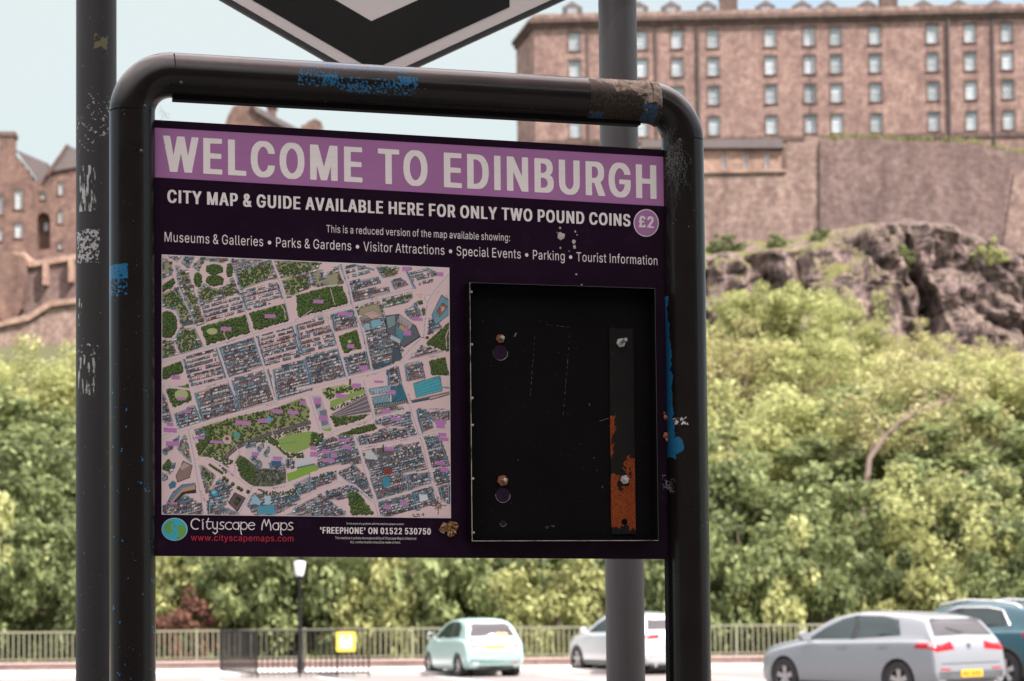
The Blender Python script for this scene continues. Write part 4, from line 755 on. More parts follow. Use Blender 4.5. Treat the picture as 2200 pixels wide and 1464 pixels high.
def frame_paint():
    M = Mat('chipped_black_paint'); s = M.sep(); m = M.math
    n1 = M.noise(38, 3); n2 = M.noise(42, 3, vec=None, stretch=(1.0, 1.3, .9)); n3 = M.noise(170, 4, .6); n4 = M.noise(520, 2)
    nx = m('MULTIPLY_ADD', m('SUBTRACT', n1, .5), .030, s[0]); nz = m('MULTIPLY_ADD', m('SUBTRACT', n2, .5), .030, s[2])
    nxs = m('MULTIPLY_ADD', m('SUBTRACT', n3, .5), .016, s[0]); nzs = m('MULTIPLY_ADD', m('SUBTRACT', n2, .5), .010, s[2])
    col = M.mix(M.noise(9, 5), (.0055,.0043,.0042), (.0135,.0105,.0098))
    col = M.mix(M.ramp(n4, [(.70, 0), (.76, .5)]), col, (.10,.09,.085))
    front = m('LESS_THAN', s[1], .012)
    def patch(px, thr, ns=None, a=nx, b=nz):
        k = M.box(*pbox(*px), a, b)
        if thr is not None: k = m('MULTIPLY', k, m('GREATER_THAN', ns, thr))
        return m('MULTIPLY', k, front)
    blue = None
    spec = [((560, 116, 905, 138), .56, n3), ((660, 126, 880, 150), .52, n3), ((640, 150, 728, 186), .545, n3), ((692, 160, 724, 184), .46, n3),
            ((732, 170, 895, 202), .55, n3), ((735, 182, 800, 196), .47, n3), ((855, 165, 898, 184), .47, n3),
            ((228, 566, 274, 596), .40, n3), ((228, 590, 275, 634), .53, n3),
            ((1383, 222, 1416, 256), None, None), ((1266, 238, 1306, 262), .45, n1)]
    for px, thr, ns in spec:
        k = patch(px, thr, ns, nxs if thr and px[2]-px[0] > 40 else nx, nzs if thr else nz)
        blue = k if blue is None else m('MAXIMUM', blue, k)
    # the strip of bare blue down the inner side of the right upright, and its blob
    x0 = XR - RT; za, zb, zc = P(1440, 640, 0)[1], P(1440, 905, 0)[1], P(1445, 985, 0)[1]
    wid = m('MULTIPLY_ADD', m('DIVIDE', m('SUBTRACT', za, s[2]), za - zb), .0044, .0028)
    strip = m('MULTIPLY', m('LESS_THAN', m('MULTIPLY_ADD', m('SUBTRACT', n1, .5), .012, s[0]), m('ADD', wid, x0)), M.box(x0-.01, x0+.05, zc, za, s[0], nz))
    dx = m('SUBTRACT', nx, x0 + .012); dz = m('SUBTRACT', nz, P(1450, 955, -.03)[1])
    blob = m('LESS_THAN', m('ADD', m('MULTIPLY', m('MULTIPLY', dx, dx), 2.4), m('MULTIPLY', dz, dz)), .00036)
    blue = m('MAXIMUM', blue, m('MULTIPLY', m('MAXIMUM', strip, blob), m('GREATER_THAN', s[0], .3)))
    # small blue specks low on the left upright, a few elsewhere
    low = m('MULTIPLY', m('LESS_THAN', s[2], P(284, 830)[1]), m('LESS_THAN', s[0], 0.0))
    sp = m('GREATER_THAN', M.noise(62, 2, .5), m('MULTIPLY_ADD', low, -.080, .775))
    blue = m('MAXIMUM', blue, m('MULTIPLY', sp, front))
    col = M.mix(blue, col, M.mix(M.noise(90, 3), (.008,.075,.165), (.02,.13,.25)))
    # bare, rusty stretch where a sticker tore off the top right corner
    rx0, rx1, rz0, rz1 = pbox(1269, 150, 1422, 262)
    band = m('MULTIPLY', m('MULTIPLY', m('GREATER_THAN', s[0], rx0), m('LESS_THAN', s[0], rx1)), m('GREATER_THAN', s[2], ZT - .06))
    xr_ = m('DIVIDE', m('SUBTRACT', s[0], rx0), rx1-rx0)
    lowz = m('ADD', m('MULTIPLY_ADD', m('SUBTRACT', n1, .5), .075, s[2]), m('MULTIPLY_ADD', xr_, .058, -.034))
    bare = m('MULTIPLY', band, m('GREATER_THAN', lowz, ZT + .004))
    grime = m('MULTIPLY', band, m('LESS_THAN', lowz, ZT + .004))
    col = M.mix(m('MULTIPLY', grime, M.ramp(n3, [(.4, .2), (.6, 1)])), col, (.045,.032,.022))
    col = M.mix(bare, col, M.mix(M.ramp(M.noise(75, 4, .65), [(.38, 0), (.62, 1)]), (.10,.07,.055), (.31,.235,.19)))
    # pale scraped plaster-like marks beside the blue blob
    wz = P(1450, 905, -.03)[1]
    white = m('MULTIPLY', M.box(x0+.008, x0+.036, wz-.010, wz+.008, nx, nz), m('GREATER_THAN', n3, .5))
    col = M.mix(white, col, (.52,.47,.46))
    wspk = m('MULTIPLY', m('GREATER_THAN', M.noise(240, 2), .775), front)
    col = M.mix(wspk, col, (.45,.42,.41))
    rough = M.mix(m('MAXIMUM', bare, grime), M.ramp(M.noise(14, 4), [(.3, .17), (.7, .27)]), (.9,.9,.9))
    # upward faces: dusty, with skylight from above painted into the colour
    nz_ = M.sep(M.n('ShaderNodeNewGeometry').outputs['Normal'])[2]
    dusty_skylit_top = M.math('MULTIPLY', M.ramp(nz_, [(.05, 0), (.85, 1)]), M.math('MULTIPLY_ADD', M.noise(16, 4), .5, .55))
    dusty_skylit_top = M.math('MULTIPLY', dusty_skylit_top, M.math('SUBTRACT', 1.0, M.math('MAXIMUM', blue, bare)))
    col = M.mix(dusty_skylit_top, col, (.14,.108,.106))
    M.bump(n4, .05, .001)
    return M.fin(col, rough, spec=.26)
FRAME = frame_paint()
DARK_CORE = plain('dark_joint_core', (.006,.006,.006), .9)  # near-black core showing as a thin line at each joint
CHANNEL = plain('black_channel', (.004,.0035,.004), .85, 0, .1, 6, .08)

gap = .0012
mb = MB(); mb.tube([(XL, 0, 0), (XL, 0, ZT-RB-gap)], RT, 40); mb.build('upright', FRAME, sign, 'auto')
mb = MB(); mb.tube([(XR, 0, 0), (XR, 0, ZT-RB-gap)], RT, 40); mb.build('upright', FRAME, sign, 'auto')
for x, s_ in ((XL, 1), (XR, -1)):
    cx, cz = x + s_*RB, ZT - RB
    pts = [(cx - s_*RB*math.cos(t), 0, cz + RB*math.sin(t)) for t in np.linspace(0, math.pi/2, 18)]
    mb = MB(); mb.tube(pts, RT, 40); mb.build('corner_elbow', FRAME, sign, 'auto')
    mb = MB(); mb.tube([(x, 0, ZT-RB-.02), (x, 0, ZT-RB+.012)], RT-.002, 28)
    mb.tube([(cx-.012*s_, 0, ZT), (cx+.02*s_, 0, ZT)], RT-.002, 28); mb.build('joint_sleeve', DARK_CORE, sign, 'auto')
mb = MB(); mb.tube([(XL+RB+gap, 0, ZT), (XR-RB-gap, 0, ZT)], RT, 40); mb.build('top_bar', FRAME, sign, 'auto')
mb = MB(); mb.box(XL+RB, XR-RB-.02, -.013, .013, ZT-RT-.0075, ZT-RT+.006); mb.build('glazing_channel', CHANNEL, sign)
xr_b = XR-RT
mb = MB(); mb.box(xr_b-.0055, xr_b+.006, -.013, .013, 0, P(1437, 1190, 0)[1]-.01); mb.build('glazing_channel', CHANNEL, sign)
STEEL = plain('zinc_bolt_steel', (.50,.475,.47), .42, .75, .2, 90)
RIVET = plain('painted_rivet', (.06,.055,.055), .35, .3, .4, 200)
def dome(mb, x, y, z, r, h, n=10):
    rings = [(r, 0), (r*.9, h*.5), (r*.55, h*.88), (.0002, h)]
    vs_ = [(x + q*math.cos(2*math.pi*j/n), y - hh, z + q*math.sin(2*math.pi*j/n)) for q, hh in rings for j in range(n)]
    fs = [(i*n+j, i*n+(j+1) % n, (i+1)*n+(j+1) % n, (i+1)*n+j) for i in range(3) for j in range(n)]
    mb.add(vs_, [tuple(reversed(f)) for f in fs])
for px, py in ((303, 326), (389, 178), (311, 229), (1460, 302), (1389, 237)):
    x, z = S(px, py, -.04); y = -math.sqrt(max(0, RT**2 - min((x-XL)**2, (x-XR)**2))) if abs(x-XL) < RT or abs(x-XR) < RT else -math.sqrt(RT**2-(z-ZT)**2)
    mb = MB(); dome(mb, x, y+.001, z, .0046, .004); mb.build('rivet', RIVET, sign, True)

# ---- the printed board
def board_mat():
    M = Mat('dark_purple_print'); a = M.noise(6, 5); b = M.noise(260, 3); c2 = M.noise(14, 5, .65)
    c = M.mix(a, (.0080,.0022,.0090), (.0150,.0045,.0165))
    c = M.mix(M.ramp(c2, [(.56, 0), (.78, .35)]), c, (.045,.022,.05))
    c = M.mix(M.ramp(b, [(.755, 0), (.775, 1)]), c, (.20,.17,.18))
    st = M.noise(5, 6, .7, stretch=(3, 1, 42))
    c = M.mix(M.ramp(st, [(.66, 0), (.72, .3)]), c, (.10,.075,.10))
    return M.fin(c, M.ramp(M.noise(9, 4), [(.3,.14),(.7,.24)]), spec=.20)
BOARD = board_mat()
def band_mat(name, c0, c1, rough):
    M = Mat(name); st = M.noise(3, 4, .6, stretch=(.6, 1, 150)); a = M.noise(5, 4); sp = M.noise(190, 2)
    c = M.mix(a, c0, c1); c = M.mix(.22, c, M.ramp(st, [(.3, .6), (.7, 1)]), 'MULTIPLY')
    c = M.mix(M.ramp(sp, [(.745, 0), (.76, .8)]), c, (.08,.04,.08))
    return M.fin(c, rough, spec=.45)
BAND = band_mat('lilac_band_print', (.33,.130,.30), (.39,.165,.36), .30)
PRINT_WHITE = band_mat('printed_white', (.76,.685,.66), (.82,.745,.715), .42)
PRINT_GREY = plain('printed_pale_lettering', (.70,.63,.625), .45, 0, .06, 40)
PRINT_RED = plain('printed_red_lettering', (.42,.012,.035), .45, 0, .1, 40)

def xz_poly(pts, d): return [S(px, py, d) for px, py in pts]
mb = MB(); mb.prism(xz_poly([(328, 1195), (1437, 1202), (1425, 322.5), (328, 257.5)], 0), 0, .008)
board = mb.build('board', BOARD, sign)
def sheet(name, pts, d, mat, parent):
    pl = xz_poly(pts, d); mb = MB(); mb.add([(x, d, z) for x, z in pl], [tuple(range(len(pl)))]); return mb.build(name, mat, parent)
sheet('heading_band', [(329, 381), (1428, 443.5), (1427, 337.5), (329, 274.5)], -.0006, BAND, board)

def lettering(text, font, p0, p1, cap0, cap1, mat, d=-.0012, space=46, name='lettering', track=None):
    """Printed words whose baseline runs from p0 to p1; cap0, cap1 are the cap heights at its ends."""
    F_ = GLYPHS[font]; items = []; X = 0
    for ch in text:
        if ch == ' ': X += space; continue
        adv, st = F_[ch]; gl = dec(st); items.append((X, gl)); X += adv + ((7 if font == 'reg' else 0) if track is None else track)
    x_min = min(p[0] for l in items[0][1] for p in l); x_max = items[-1][0] + max(p[0] for l in items[-1][1] for p in l)
    b0 = Vector(S(*p0, d)); b1 = Vector(S(*p1, d))
    h = ((Vector(S(p0[0], p0[1]-cap0, d)) - b0).y + (Vector(S(p1[0], p1[1]-cap1, d)) - b1).y) / 2
    mb = MB()
    for X0, gl in items:
        pv, pf = cdt_fill(gl)
        vs_ = []
        for x, y in pv:
            q = b0 + (b1-b0)*((X0 + x - x_min)/(x_max-x_min)); vs_.append((q.x, d, q.y + y/160*h))
        mb.add(vs_, pf)
    return mb.build(name, mat, board)
lettering('WELCOME TO EDINBURGH', 'bold', (350.3, 369), (1410.7, 428.5), 78.4, 73, PRINT_WHITE, space=50, track=4)
lettering('CITY MAP & GUIDE AVAILABLE HERE FOR ONLY TWO POUND COINS', 'bold', (359.5, 435.8), (1354.5, 487.2), 27, 27.5, PRINT_GREY)
lettering('This is a reduced version of the map available showing:', 'reg', (701.5, 499.5), (1095.7, 518.5), 15.6, 15.6, PRINT_GREY, space=42)
lettering('Museums & Galleries • Parks & Gardens • Visitor Attractions • Special Events • Parking • Tourist Information', 'reg',
          (353.7, 519.3), (1412.5, 570), 20, 20, PRINT_GREY, space=42)
lettering("'FREEPHONE' ON 01522 530750", 'bold', (688, 1146.6), (925.6, 1149), 14.3, 13.4, PRINT_GREY)
lettering('In the event of a problem with the machine please contact:', 'reg', (744.8, 1127.3), (868, 1128.6), 4.4, 4.4, PRINT_GREY, space=42)
lettering('This machine is entirely the responsibility of Cityscape Maps Limited and', 'reg', (720, 1158.6), (894, 1160), 5.3, 5.3, PRINT_GREY, space=42)
lettering('ALL communication should be made to them.', 'reg', (752.5, 1167.4), (861, 1168.3), 5.0, 5.0, PRINT_GREY, space=42)
lettering('www.cityscapemaps.com', 'reg', (410.3, 1162), (630.4, 1163.9), 13.5, 13.5, PRINT_RED)
# price badge
def ell(cx, cy, rx, ry, n=48): return [(cx + rx*math.cos(2*math.pi*i/n), cy - ry*math.sin(2*math.pi*i/n)) for i in range(n)]
sheet('price_badge', ell(1388.3, 479.4, 27, 29.5), -.0006, PRINT_GREY, board)
sheet('price_badge', ell(1388.3, 479.4, 25.2, 27.6), -.0010, BAND, board)
lettering('£2', 'bold', (1372.5, 488.5), (1404.7, 490.5), 24.5, 24.5, PRINT_GREY, -.0015)
# mapmaker's logo: globe and script
Z5 = lambda x, y: (335 + x/6.77, 1090 + y/6.77)
G_BLUE = plain('logo_blue', (.03,.36,.50), .45, 0, .1); G_GREEN = plain('logo_green', (.13,.30,.03), .45, 0, .1); G_PALE = plain('logo_pale', (.30,.50,.58), .45)
sheet('globe_logo', ell(*Z5(272, 322), 27.8, 24.6), -.0006, G_PALE, board)
sheet('globe_logo', ell(*Z5(272, 322), 26.2, 23.1), -.0009, G_BLUE, board)
for poly in ([(150,250),(125,280),(120,320),(150,360),(200,382),(235,365),(242,330),(222,300),(218,262),(240,245),(262,215),(240,195),(185,205)],
             [(310,285),(308,315),(320,345),(335,380),(325,415),(295,445),(310,462),(370,445),(415,400),(432,350),(432,300),(410,270),(350,262)]):
    mb = MB(); v, f = cdt_fill([[S(*Z5(*p), -.0013) for p in poly]]); mb.add([(x, -.0013, z) for x, z in v], f); mb.build('globe_logo', G_GREEN, board)
for cx, cy, r in ((275, 275, 18), (270, 372, 16)): sheet('globe_logo', ell(*Z5(cx, cy), r/6.77, r/6.77, 16), -.0013, G_GREEN, board)
mb = MB(); v, f = cdt_fill([[S(*Z5(*p), -.0012) for p in l] for l in dec(LOGO_STROKES)]); mb.add([(x, -.0012, z) for x, z in v], f)
mb.build('lettering', PRINT_GREY, board)
# bird droppings and a squashed cocoon on the board
DROP = plain('dried_dropping', (.40,.37,.36), .9, 0, .35, 400)
for k, (px, py, r) in enumerate(((1206, 508, 7.5), (1203, 490, 2.2), (1233, 520, 4), (1234, 531, 3.4), (1236, 498, 2), (1204, 533, 2), (1240, 505, 1.4), (1238, 590, 2), (1223, 540, 1.2), (1250, 612, 1.5), (1197, 500, 1.2))):
    rr = [r*(.75 + .5*random.random()) for _ in range(14)]
    pl = [(px + q*math.cos(2*math.pi*i/14), py - q*math.sin(2*math.pi*i/14)*1.15) for i, q in enumerate(rr)]
    v = xz_poly(pl, -.0016); cx, cz = S(px, py, -.0026); mb = MB()
    mb.add([(x, -.0016, z) for x, z in v] + [(cx, -.0026, cz)], [(i, (i+1) % 14, 14) for i in range(14)]); mb.build('dropping', DROP, board)

# ---- the printed bird's-eye map
MQ = [(348.5, 548.5), (964.2, 577), (967.5, 1112.5), (348.5, 1104.7)]
sheet('map_border', [(347.2, 1106), (968.8, 1113.9), (965.3, 575.5), (347.2, 547)], -.0005, PRINT_GREY, board)
NX, NY = 540, 490
def homography(src, dst):
    A = []
    for (x, y), (u, v) in zip(src, dst):
        A += [[x, y, 1, 0, 0, 0, -u*x, -u*y, -u], [0, 0, 0, x, y, 1, -v*x, -v*y, -v]]
    return np.linalg.svd(np.array(A))[2][-1].reshape(3, 3)
HM = homography(MQ, [(0, 0), (NX, 0), (NX, NY), (0, NY)])
def cell(p):
    q = np.asarray(p, float); w = q @ HM[2, :2] + HM[2, 2]
    return np.c_[(q @ HM[0, :2] + HM[0, 2])/w, (q @ HM[1, :2] + HM[1, 2])/w]
def lin(r, g, b): return np.array([((v/255+.055)/1.055)**2.4 if v > 10 else v/255/12.92 for v in (r, g, b)])
MAPGAIN = 1.06
ROADC = lin(210, 184, 183)
IMG = np.ones((NY+1, NX+1, 3))*ROADC
MR = random.Random(4)
def fill(pts, color, alpha=1.0, raw=False):
    q = np.asarray(pts, float) if raw else cell(pts)
    x0 = max(int(q[:, 0].min()), 0); x1 = min(int(q[:, 0].max())+2, NX+1); y0 = max(int(q[:, 1].min()), 0); y1 = min(int(q[:, 1].max())+2, NY+1)
    if x1 <= x0 or y1 <= y0: return
    Y, X = np.mgrid[y0:y1, x0:x1]; ins = np.zeros(X.shape, bool)
    for (ax, ay), (bx, by) in zip(q, np.roll(q, -1, 0)):
        if ay != by: ins ^= ((ay > Y) != (by > Y)) & (X < (bx-ax)*(Y-ay)/(by-ay)+ax)
    sub = IMG[y0:y1, x0:x1]; sub[ins] = sub[ins]*(1-alpha) + np.asarray(color)*alpha
def disc(px, py, r, color, ry=None, alpha=1.0):
    fill([(px + r*math.cos(t), py + (ry or r)*math.sin(t)) for t in np.linspace(0, 2*math.pi, 12, endpoint=False)], color, alpha)
def line(pts, w, color, alpha=1.0):
    for (ax, ay), (bx, by) in zip(pts[:-1], pts[1:]):
        L = math.hypot(bx-ax, by-ay) + 1e-9; nx, ny = -(by-ay)/L*w/2, (bx-ax)/L*w/2
        ex, ey = (bx-ax)/L*w*.2, (by-ay)/L*w*.2
        fill([(ax+nx-ex, ay+ny-ey), (bx+nx+ex, by+ny+ey), (bx-nx+ex, by-ny+ey), (ax-nx-ex, ay-ny-ey)], color, alpha)
def z1(*p): return [(330+x/5.048, 540+y/5.048) for x, y in p]
def z2(*p): return [(640+x/5.047, 540+y/5.047) for x, y in p]
def z3(*p): return [(330+x/4.879, 820+y/4.879) for x, y in p]
def z4(*p): return [(640+x/4.879, 820+y/4.879) for x, y in p]
ROOFS = [lin(*c) for c in ((118,138,148), (90,112,124), (160,182,190), (64,90,104), (186,196,200), (150,176,190), (196,190,192), (104,100,108), (132,118,122), (88,148,160), (70,120,140), (190,170,168), (120,92,88), (58,68,80))]
FACADE = [lin(*c) for c in ((150,112,98), (128,96,90), (176,140,128), (110,84,82), (160,104,84), (190,160,150), (98,88,96), (134,64,52))]
INK = lin(38, 38, 46)
def edge_dist(poly, x, y):
    best = 1e9
    for (ax, ay), (bx, by) in zip(poly, poly[1:]+poly[:1]):
        L2 = (bx-ax)**2+(by-ay)**2+1e-9; t = max(0, min(1, ((x-ax)*(bx-ax)+(y-ay)*(by-ay))/L2))
        best = min(best, math.hypot(x-ax-t*(bx-ax), y-ay-t*(by-ay)))
    return best
def house(x0, y0, x1, y1, rh, fh, rc, fc):
    """A stretch of terrace: roof strip above its eaves line x0,y0 - x1,y1, facade strip below, inked all round."""
    dx = .27*rh
    fill([(x0-dx-.5, y0-rh-.6), (x1-dx+.5, y1-rh-.6), (x1+.5, y1+fh+.7), (x0-.5, y0+fh+.7)], INK)
    fill([(x0-dx, y0-rh), (x1-dx, y1-rh), (x1, y1), (x0, y0)], rc)
    fill([(x0-dx*.5, y0-rh*.5), (x1-dx*.5, y1-rh*.5), (x1, y1), (x0, y0)], rc*MR.choice((.7, .8, 1.2, 1.3)))
    fill([(x0, y0+.35), (x1, y1+.35), (x1, y1+fh), (x0, y0+fh)], fc)
    n = max(1, int((x1-x0)/2.1))
    if fh > 1.8:
        for i in range(n):
            t = (i+.5)/n; xx = x0+(x1-x0)*t; yy = y0+(y1-y0)*t+fh*.38; fill([(xx-.4, yy), (xx+.4, yy), (xx+.4, yy+fh*.42), (xx-.4, yy+fh*.42)], INK, .8)
def block(poly, mode='dense', teal=.26, pitch=1.0):
    mx_, my_ = sum(p[0] for p in poly)/len(poly), sum(p[1] for p in poly)/len(poly); poly = [(mx_+(x-mx_)*1.085, my_+(y-my_)*1.085) for x, y in poly]
    xs = [p[0] for p in poly]; ys = [p[1] for p in poly]; cx = sum(xs)/len(xs)
    fill([(x-2.8, y+.9) for x, y in poly], lin(132,156,176), .85)
    fill(poly, lin(168,150,150) if mode == 'dense' else ROADC if mode == 'rows' else lin(150,146,116))
    if mode == 'green': trees(poly, 1.05, 1.5, 2.7, inset=4.2)
    sl = -.26; top = min(y - sl*(x-cx) for x, y in poly); bot = max(y - sl*(x-cx) for x, y in poly)
    gap = {'dense': 1.6, 'rows': 4.6, 'perim': 1.4, 'green': 1.4}[mode]*pitch; y = top + 3.4*pitch
    while y < bot - .8:
        rh, fh = MR.uniform(2.4, 3.9)*pitch, MR.uniform(1.6, 3.0)*pitch
        rc0 = MR.choice([lin(70,140,155), lin(110,165,175), lin(50,105,125)]) if MR.random() < teal else MR.choice(ROOFS); fc0 = MR.choice(FACADE)
        x = min(xs)-2
        while x < max(xs)+2:
            w_ = MR.uniform(2.6, 8.0)*pitch; jy = MR.uniform(-.5, .5); xm = x+w_/2; ym = y + sl*(xm-cx)
            ok = inside(poly, xm, ym-rh*.4) and inside(poly, xm, ym+fh*.5)
            if ok and mode in ('perim', 'green'): ok = edge_dist(poly, xm, ym) < 5.2
            if ok and mode == 'rows': ok = MR.random() < .92
            if ok:
                rc = rc0 if MR.random() < .5 else MR.choice(ROOFS); fc = fc0 if MR.random() < .6 else MR.choice(FACADE)
                if MR.random() < .10: rc = lin(206, 204, 204)
                if MR.random() < .16: fill([(x-1, ym-rh-1), (x+w_, ym-rh-1), (x+w_, ym+fh), (x-1, ym+fh)], lin(34,40,50), .8)
                house(x, y+sl*(x-cx)+jy, x+w_-.3, y+sl*(x+w_-cx)+jy, rh, fh, rc*MR.uniform(.8, 1.15), fc*MR.uniform(.75, 1.2))
            x += w_
        y += rh + fh + gap*MR.uniform(.6, 1.3)
    if mode in ('dense', 'rows') and len(poly) == 4:          # the dark cross-street fronts at the left and right ends
        for (ax, ay), (bx, by) in ((poly[0], poly[3]), (poly[1], poly[2])):
            sgn = 1 if (ax, ay) == poly[0] else -1
            for w_, c in ((3.4, INK), (2.6, MR.choice((lin(52,84,100), lin(66,104,120), lin(70,70,80)))), ): line([(ax+sgn*2.2, ay+2), (bx+sgn*2.2, by-1.5)], w_, c)
            line([(ax+sgn*3.2, ay+2), (bx+sgn*3.2, by-1.5)], .9, lin(150,176,188))
def blob(x, y, r):
    disc(x, y+.3*r, r*1.05, lin(20,27,15)); disc(x-.12*r, y-.1*r, r*.82, lin(44+MR.randint(-8,10), 62+MR.randint(-8,12), 27))
    disc(x-.25*r, y-.32*r, r*.5, lin(84+MR.randint(-14,20), 106+MR.randint(-12,20), 50))
def trees(poly, dens=1.0, r0=1.7, r1=3.2, inset=1.5, base=None):
    if base is not None: fill(poly, base)
    xs = [p[0] for p in poly]; ys = [p[1] for p in poly]; n = int((max(xs)-min(xs))*(max(ys)-min(ys))/13*dens)
    pts = [(MR.uniform(min(ys), max(ys)), MR.uniform(min(xs), max(xs))) for _ in range(n)]
    for y, x in sorted(pts):
        if inside(poly, x, y) and edge_dist(poly, x, y) > inset: blob(x, y, MR.uniform(r0, r1))
def oval(cx, cy, rx, ry, n=20): return [(cx+rx*math.cos(2*math.pi*i/n), cy+ry*math.sin(2*math.pi*i/n)) for i in range(n)]
GRN = lin(70, 92, 44); LAWN = lin(134, 158, 84); PALEG = lin(168, 172, 120)

# --- new town: terraces, circus, gardens
for poly, mode in (
    (z1((100,80),(200,130),(195,250),(100,300)), 'perim'), (z1((170,50),(310,60),(260,115)), 'dense'), (z1((240,150),(300,170),(255,220)), 'dense'),
    (z1((270,215),(370,205),(405,350),(275,360)), 'green'), (z1((440,160),(520,75),(800,75),(750,130),(560,100),(500,210)), 'perim'),
    (z1((310,120),(350,50),(450,60),(385,180)), 'dense'),
    (z1((295,390),(420,365),(545,770),(470,800)), 'green'), (z1((500,420),(560,350),(640,400),(720,410),(800,360),(850,290),(920,470),(880,490),(700,500),(590,590),(530,590)), 'green'),
    (z1((555,610),(600,540),(900,480),(925,500),(975,650),(595,770)), 'rows'), (z1((905,210),(1260,110),(1330,300),(1240,310),(960,410)), 'green'),
    (z1((970,440),(1330,345),(1390,520),(1020,640)), 'rows'), (z1((1325,105),(1800,100),(1760,240),(1380,290)), 'green'),
    (z1((1400,320),(1680,230),(1700,390),(1450,505)), 'green'), (z1((850,90),(1250,85),(880,185)), 'dense'),
    (z1((95,480),(260,410),(430,780),(310,800),(250,640),(95,600)), 'green'), (z1((240,960),(300,840),(440,840),(530,1030),(310,1110)), 'green'),
    (z1((95,980),(190,970),(260,1130),(95,1185)), 'green'), (z1((340,1170),(680,1070),(770,1370),(430,1450)), 'rows'),
    (z1((730,1045),(1080,945),(1170,1240),(830,1355)), 'dense'), (z1((1140,915),(1500,825),(1580,1130),(1215,1235)), 'rows'),
    (z1((1545,800),(1630,778),(1700,1100),(1610,1115)), 'dense'),
    (z3((450,125),(790,20),(880,300),(530,420)), 'dense'), (z3((840,-10),(1200,-110),(1260,180),(910,300)), 'dense'),
    (z3((1270,-120),(1610,-220),(1650,90),(1320,180)), 'dense'), (z3((230,340),(430,260),(500,450),(290,510)), 'dense'), (z3((90,130),(120,150),(200,400),(190,460),(90,400)), 'dense'),
    (z2((0,790),(320,720),(410,1010),(50,1105)), 'rows'), (z2((90,1170),(430,1070),(510,1380),(160,1464)), 'dense'),
    (z2((380,690),(590,640),(640,820),(400,870)), 'dense'), (z2((620,610),(880,550),(940,700),(700,760)), 'perim'), (z2((690,770),(920,700),(980,900),(740,980)), 'dense'),
    (z2((550,340),(860,280),(890,350),(580,430)), 'dense'), (z2((580,440),(970,390),(985,450),(600,555)), 'dense'), (z2((470,140),(650,150),(820,210),(530,310)), 'rows'),
    (z2((860,170),(1100,180),(1050,270),(930,285)), 'green'), (z2((1020,320),(1130,300),(1195,370),(1060,415)), 'dense'), (z2((140,220),(265,205),(270,290),(420,170),(480,345),(190,380)), 'perim'),
    (z2((945,530),(1220,450),(1240,500),(1180,560),(960,610)), 'green'), (z2((1180,195),(1400,180),(1560,270),(1270,400)), 'rows'), (z2((1165,650),(1280,570),(1340,700),(1240,740)), 'dense'),
    (z2((750,990),(1000,920),(1140,1080),(1000,1250),(810,1300)), 'dense'), (z2((520,1150),(740,1100),(780,1280),(560,1360)), 'dense'),
    (z2((1220,1170),(1350,1030),(1570,1090)), 'dense'), (z2((1420,740),(1480,730),(1560,830),(1420,900)), 'dense')):
    block(poly, mode)
for p in (oval(*z1((660,195))[0], 19, 11), oval(*z1((665,318))[0], 19.5, 12), oval(*z1((480,305))[0], 9, 15), oval(*z1((825,205))[0], 7, 15),
          oval(*z1((150,795))[0], 21, 29), z1((95,440),(95,370),(210,290),(240,340),(200,390))):
    trees(p, 2.6, 1.7, 2.8, .5, GRN)
for p in (z1((510,820),(1000,690),(1045,880),(580,1015)), z1((1035,670),(1430,565),(1480,745),(1100,860)), z2((-20,480),(330,385),(480,380),(550,560),(0,715)),
          z2((440,920),(640,850),(695,1050),(500,1105)), z1((95,1265),(300,1190),(330,1310),(95,1400)), z3((130,85),(360,30),(405,200),(200,270))):
    trees(p, 1.75, 2.0, 3.4, 1.2, lin(112,130,78))
disc(*z1((635,870))[0], 12, PALEG, 7); disc(*z3((290,140))[0], 15, PALEG, 12); disc(*z2((560,980))[0], 4, PALEG)
line(z1((780,820),(760,900),(800,960)), 1.4, ROADC); line(z1((1380,580),(1420,640),(1430,740)), 1.4, ROADC); line(z2((150,640),(60,700)), 1.3, ROADC); line(z2((350,400),(400,580)), 1.3, ROADC)
# --- shopping mall and the curved east side
for poly, c in ((z2((945,700),(1100,680),(1280,810),(1330,930),(1150,1050),(960,880)), lin(92,96,104)), (z2((1100,680),(1250,790),(1220,860),(1070,760)), lin(160,150,150)),
                (z2((1060,800),(1160,880),(1130,990),(1060,900)), lin(80,130,142)), (z2((1110,790),(1210,850),(1180,900),(1090,830)), lin(176,140,112)), (z2((950,710),(1060,690),(1060,800),(980,850)), lin(120,140,140)),
                (z2((1000,900),(1120,960),(1110,1010),(1000,950)), lin(170,180,186)), (z2((700,680),(820,640),(920,700),(800,740)), lin(186,158,152)), (z2((700,800),(770,770),(790,850),(710,870)), lin(150,170,186)),
                (z2((780,760),(890,730),(930,800),(800,840)), lin(120,170,180)),
                (z2((1450,690),(1560,470),(1640,530),(1640,690),(1490,810)), lin(106,150,164)), (z2((1500,640),(1570,560),(1625,600),(1540,720)), lin(150,92,82)), (z2((1545,590),(1600,610),(1560,670)), lin(192,166,160)),
                (z2((640,1230),(1010,1260),(1030,1050),(1100,1040),(1140,1180),(1010,1210)), lin(70,82,94))):
    fill([(x+(MR.random()-.5), y) for x, y in poly], INK); cx = sum(p[0] for p in poly)/len(poly); cy = sum(p[1] for p in poly)/len(poly)
    fill([(cx+(x-cx)*.94, cy+(y-cy)*.93) for x, y in poly], c)
for k in range(7): line(z2((1060+k*32, 700+k*26), (1075+k*30, 760+k*26)), .8, INK)
for k in range(9): line(z2((1465+k*18, 690-k*26), (1500+k*16, 720-k*24)), .7, INK)
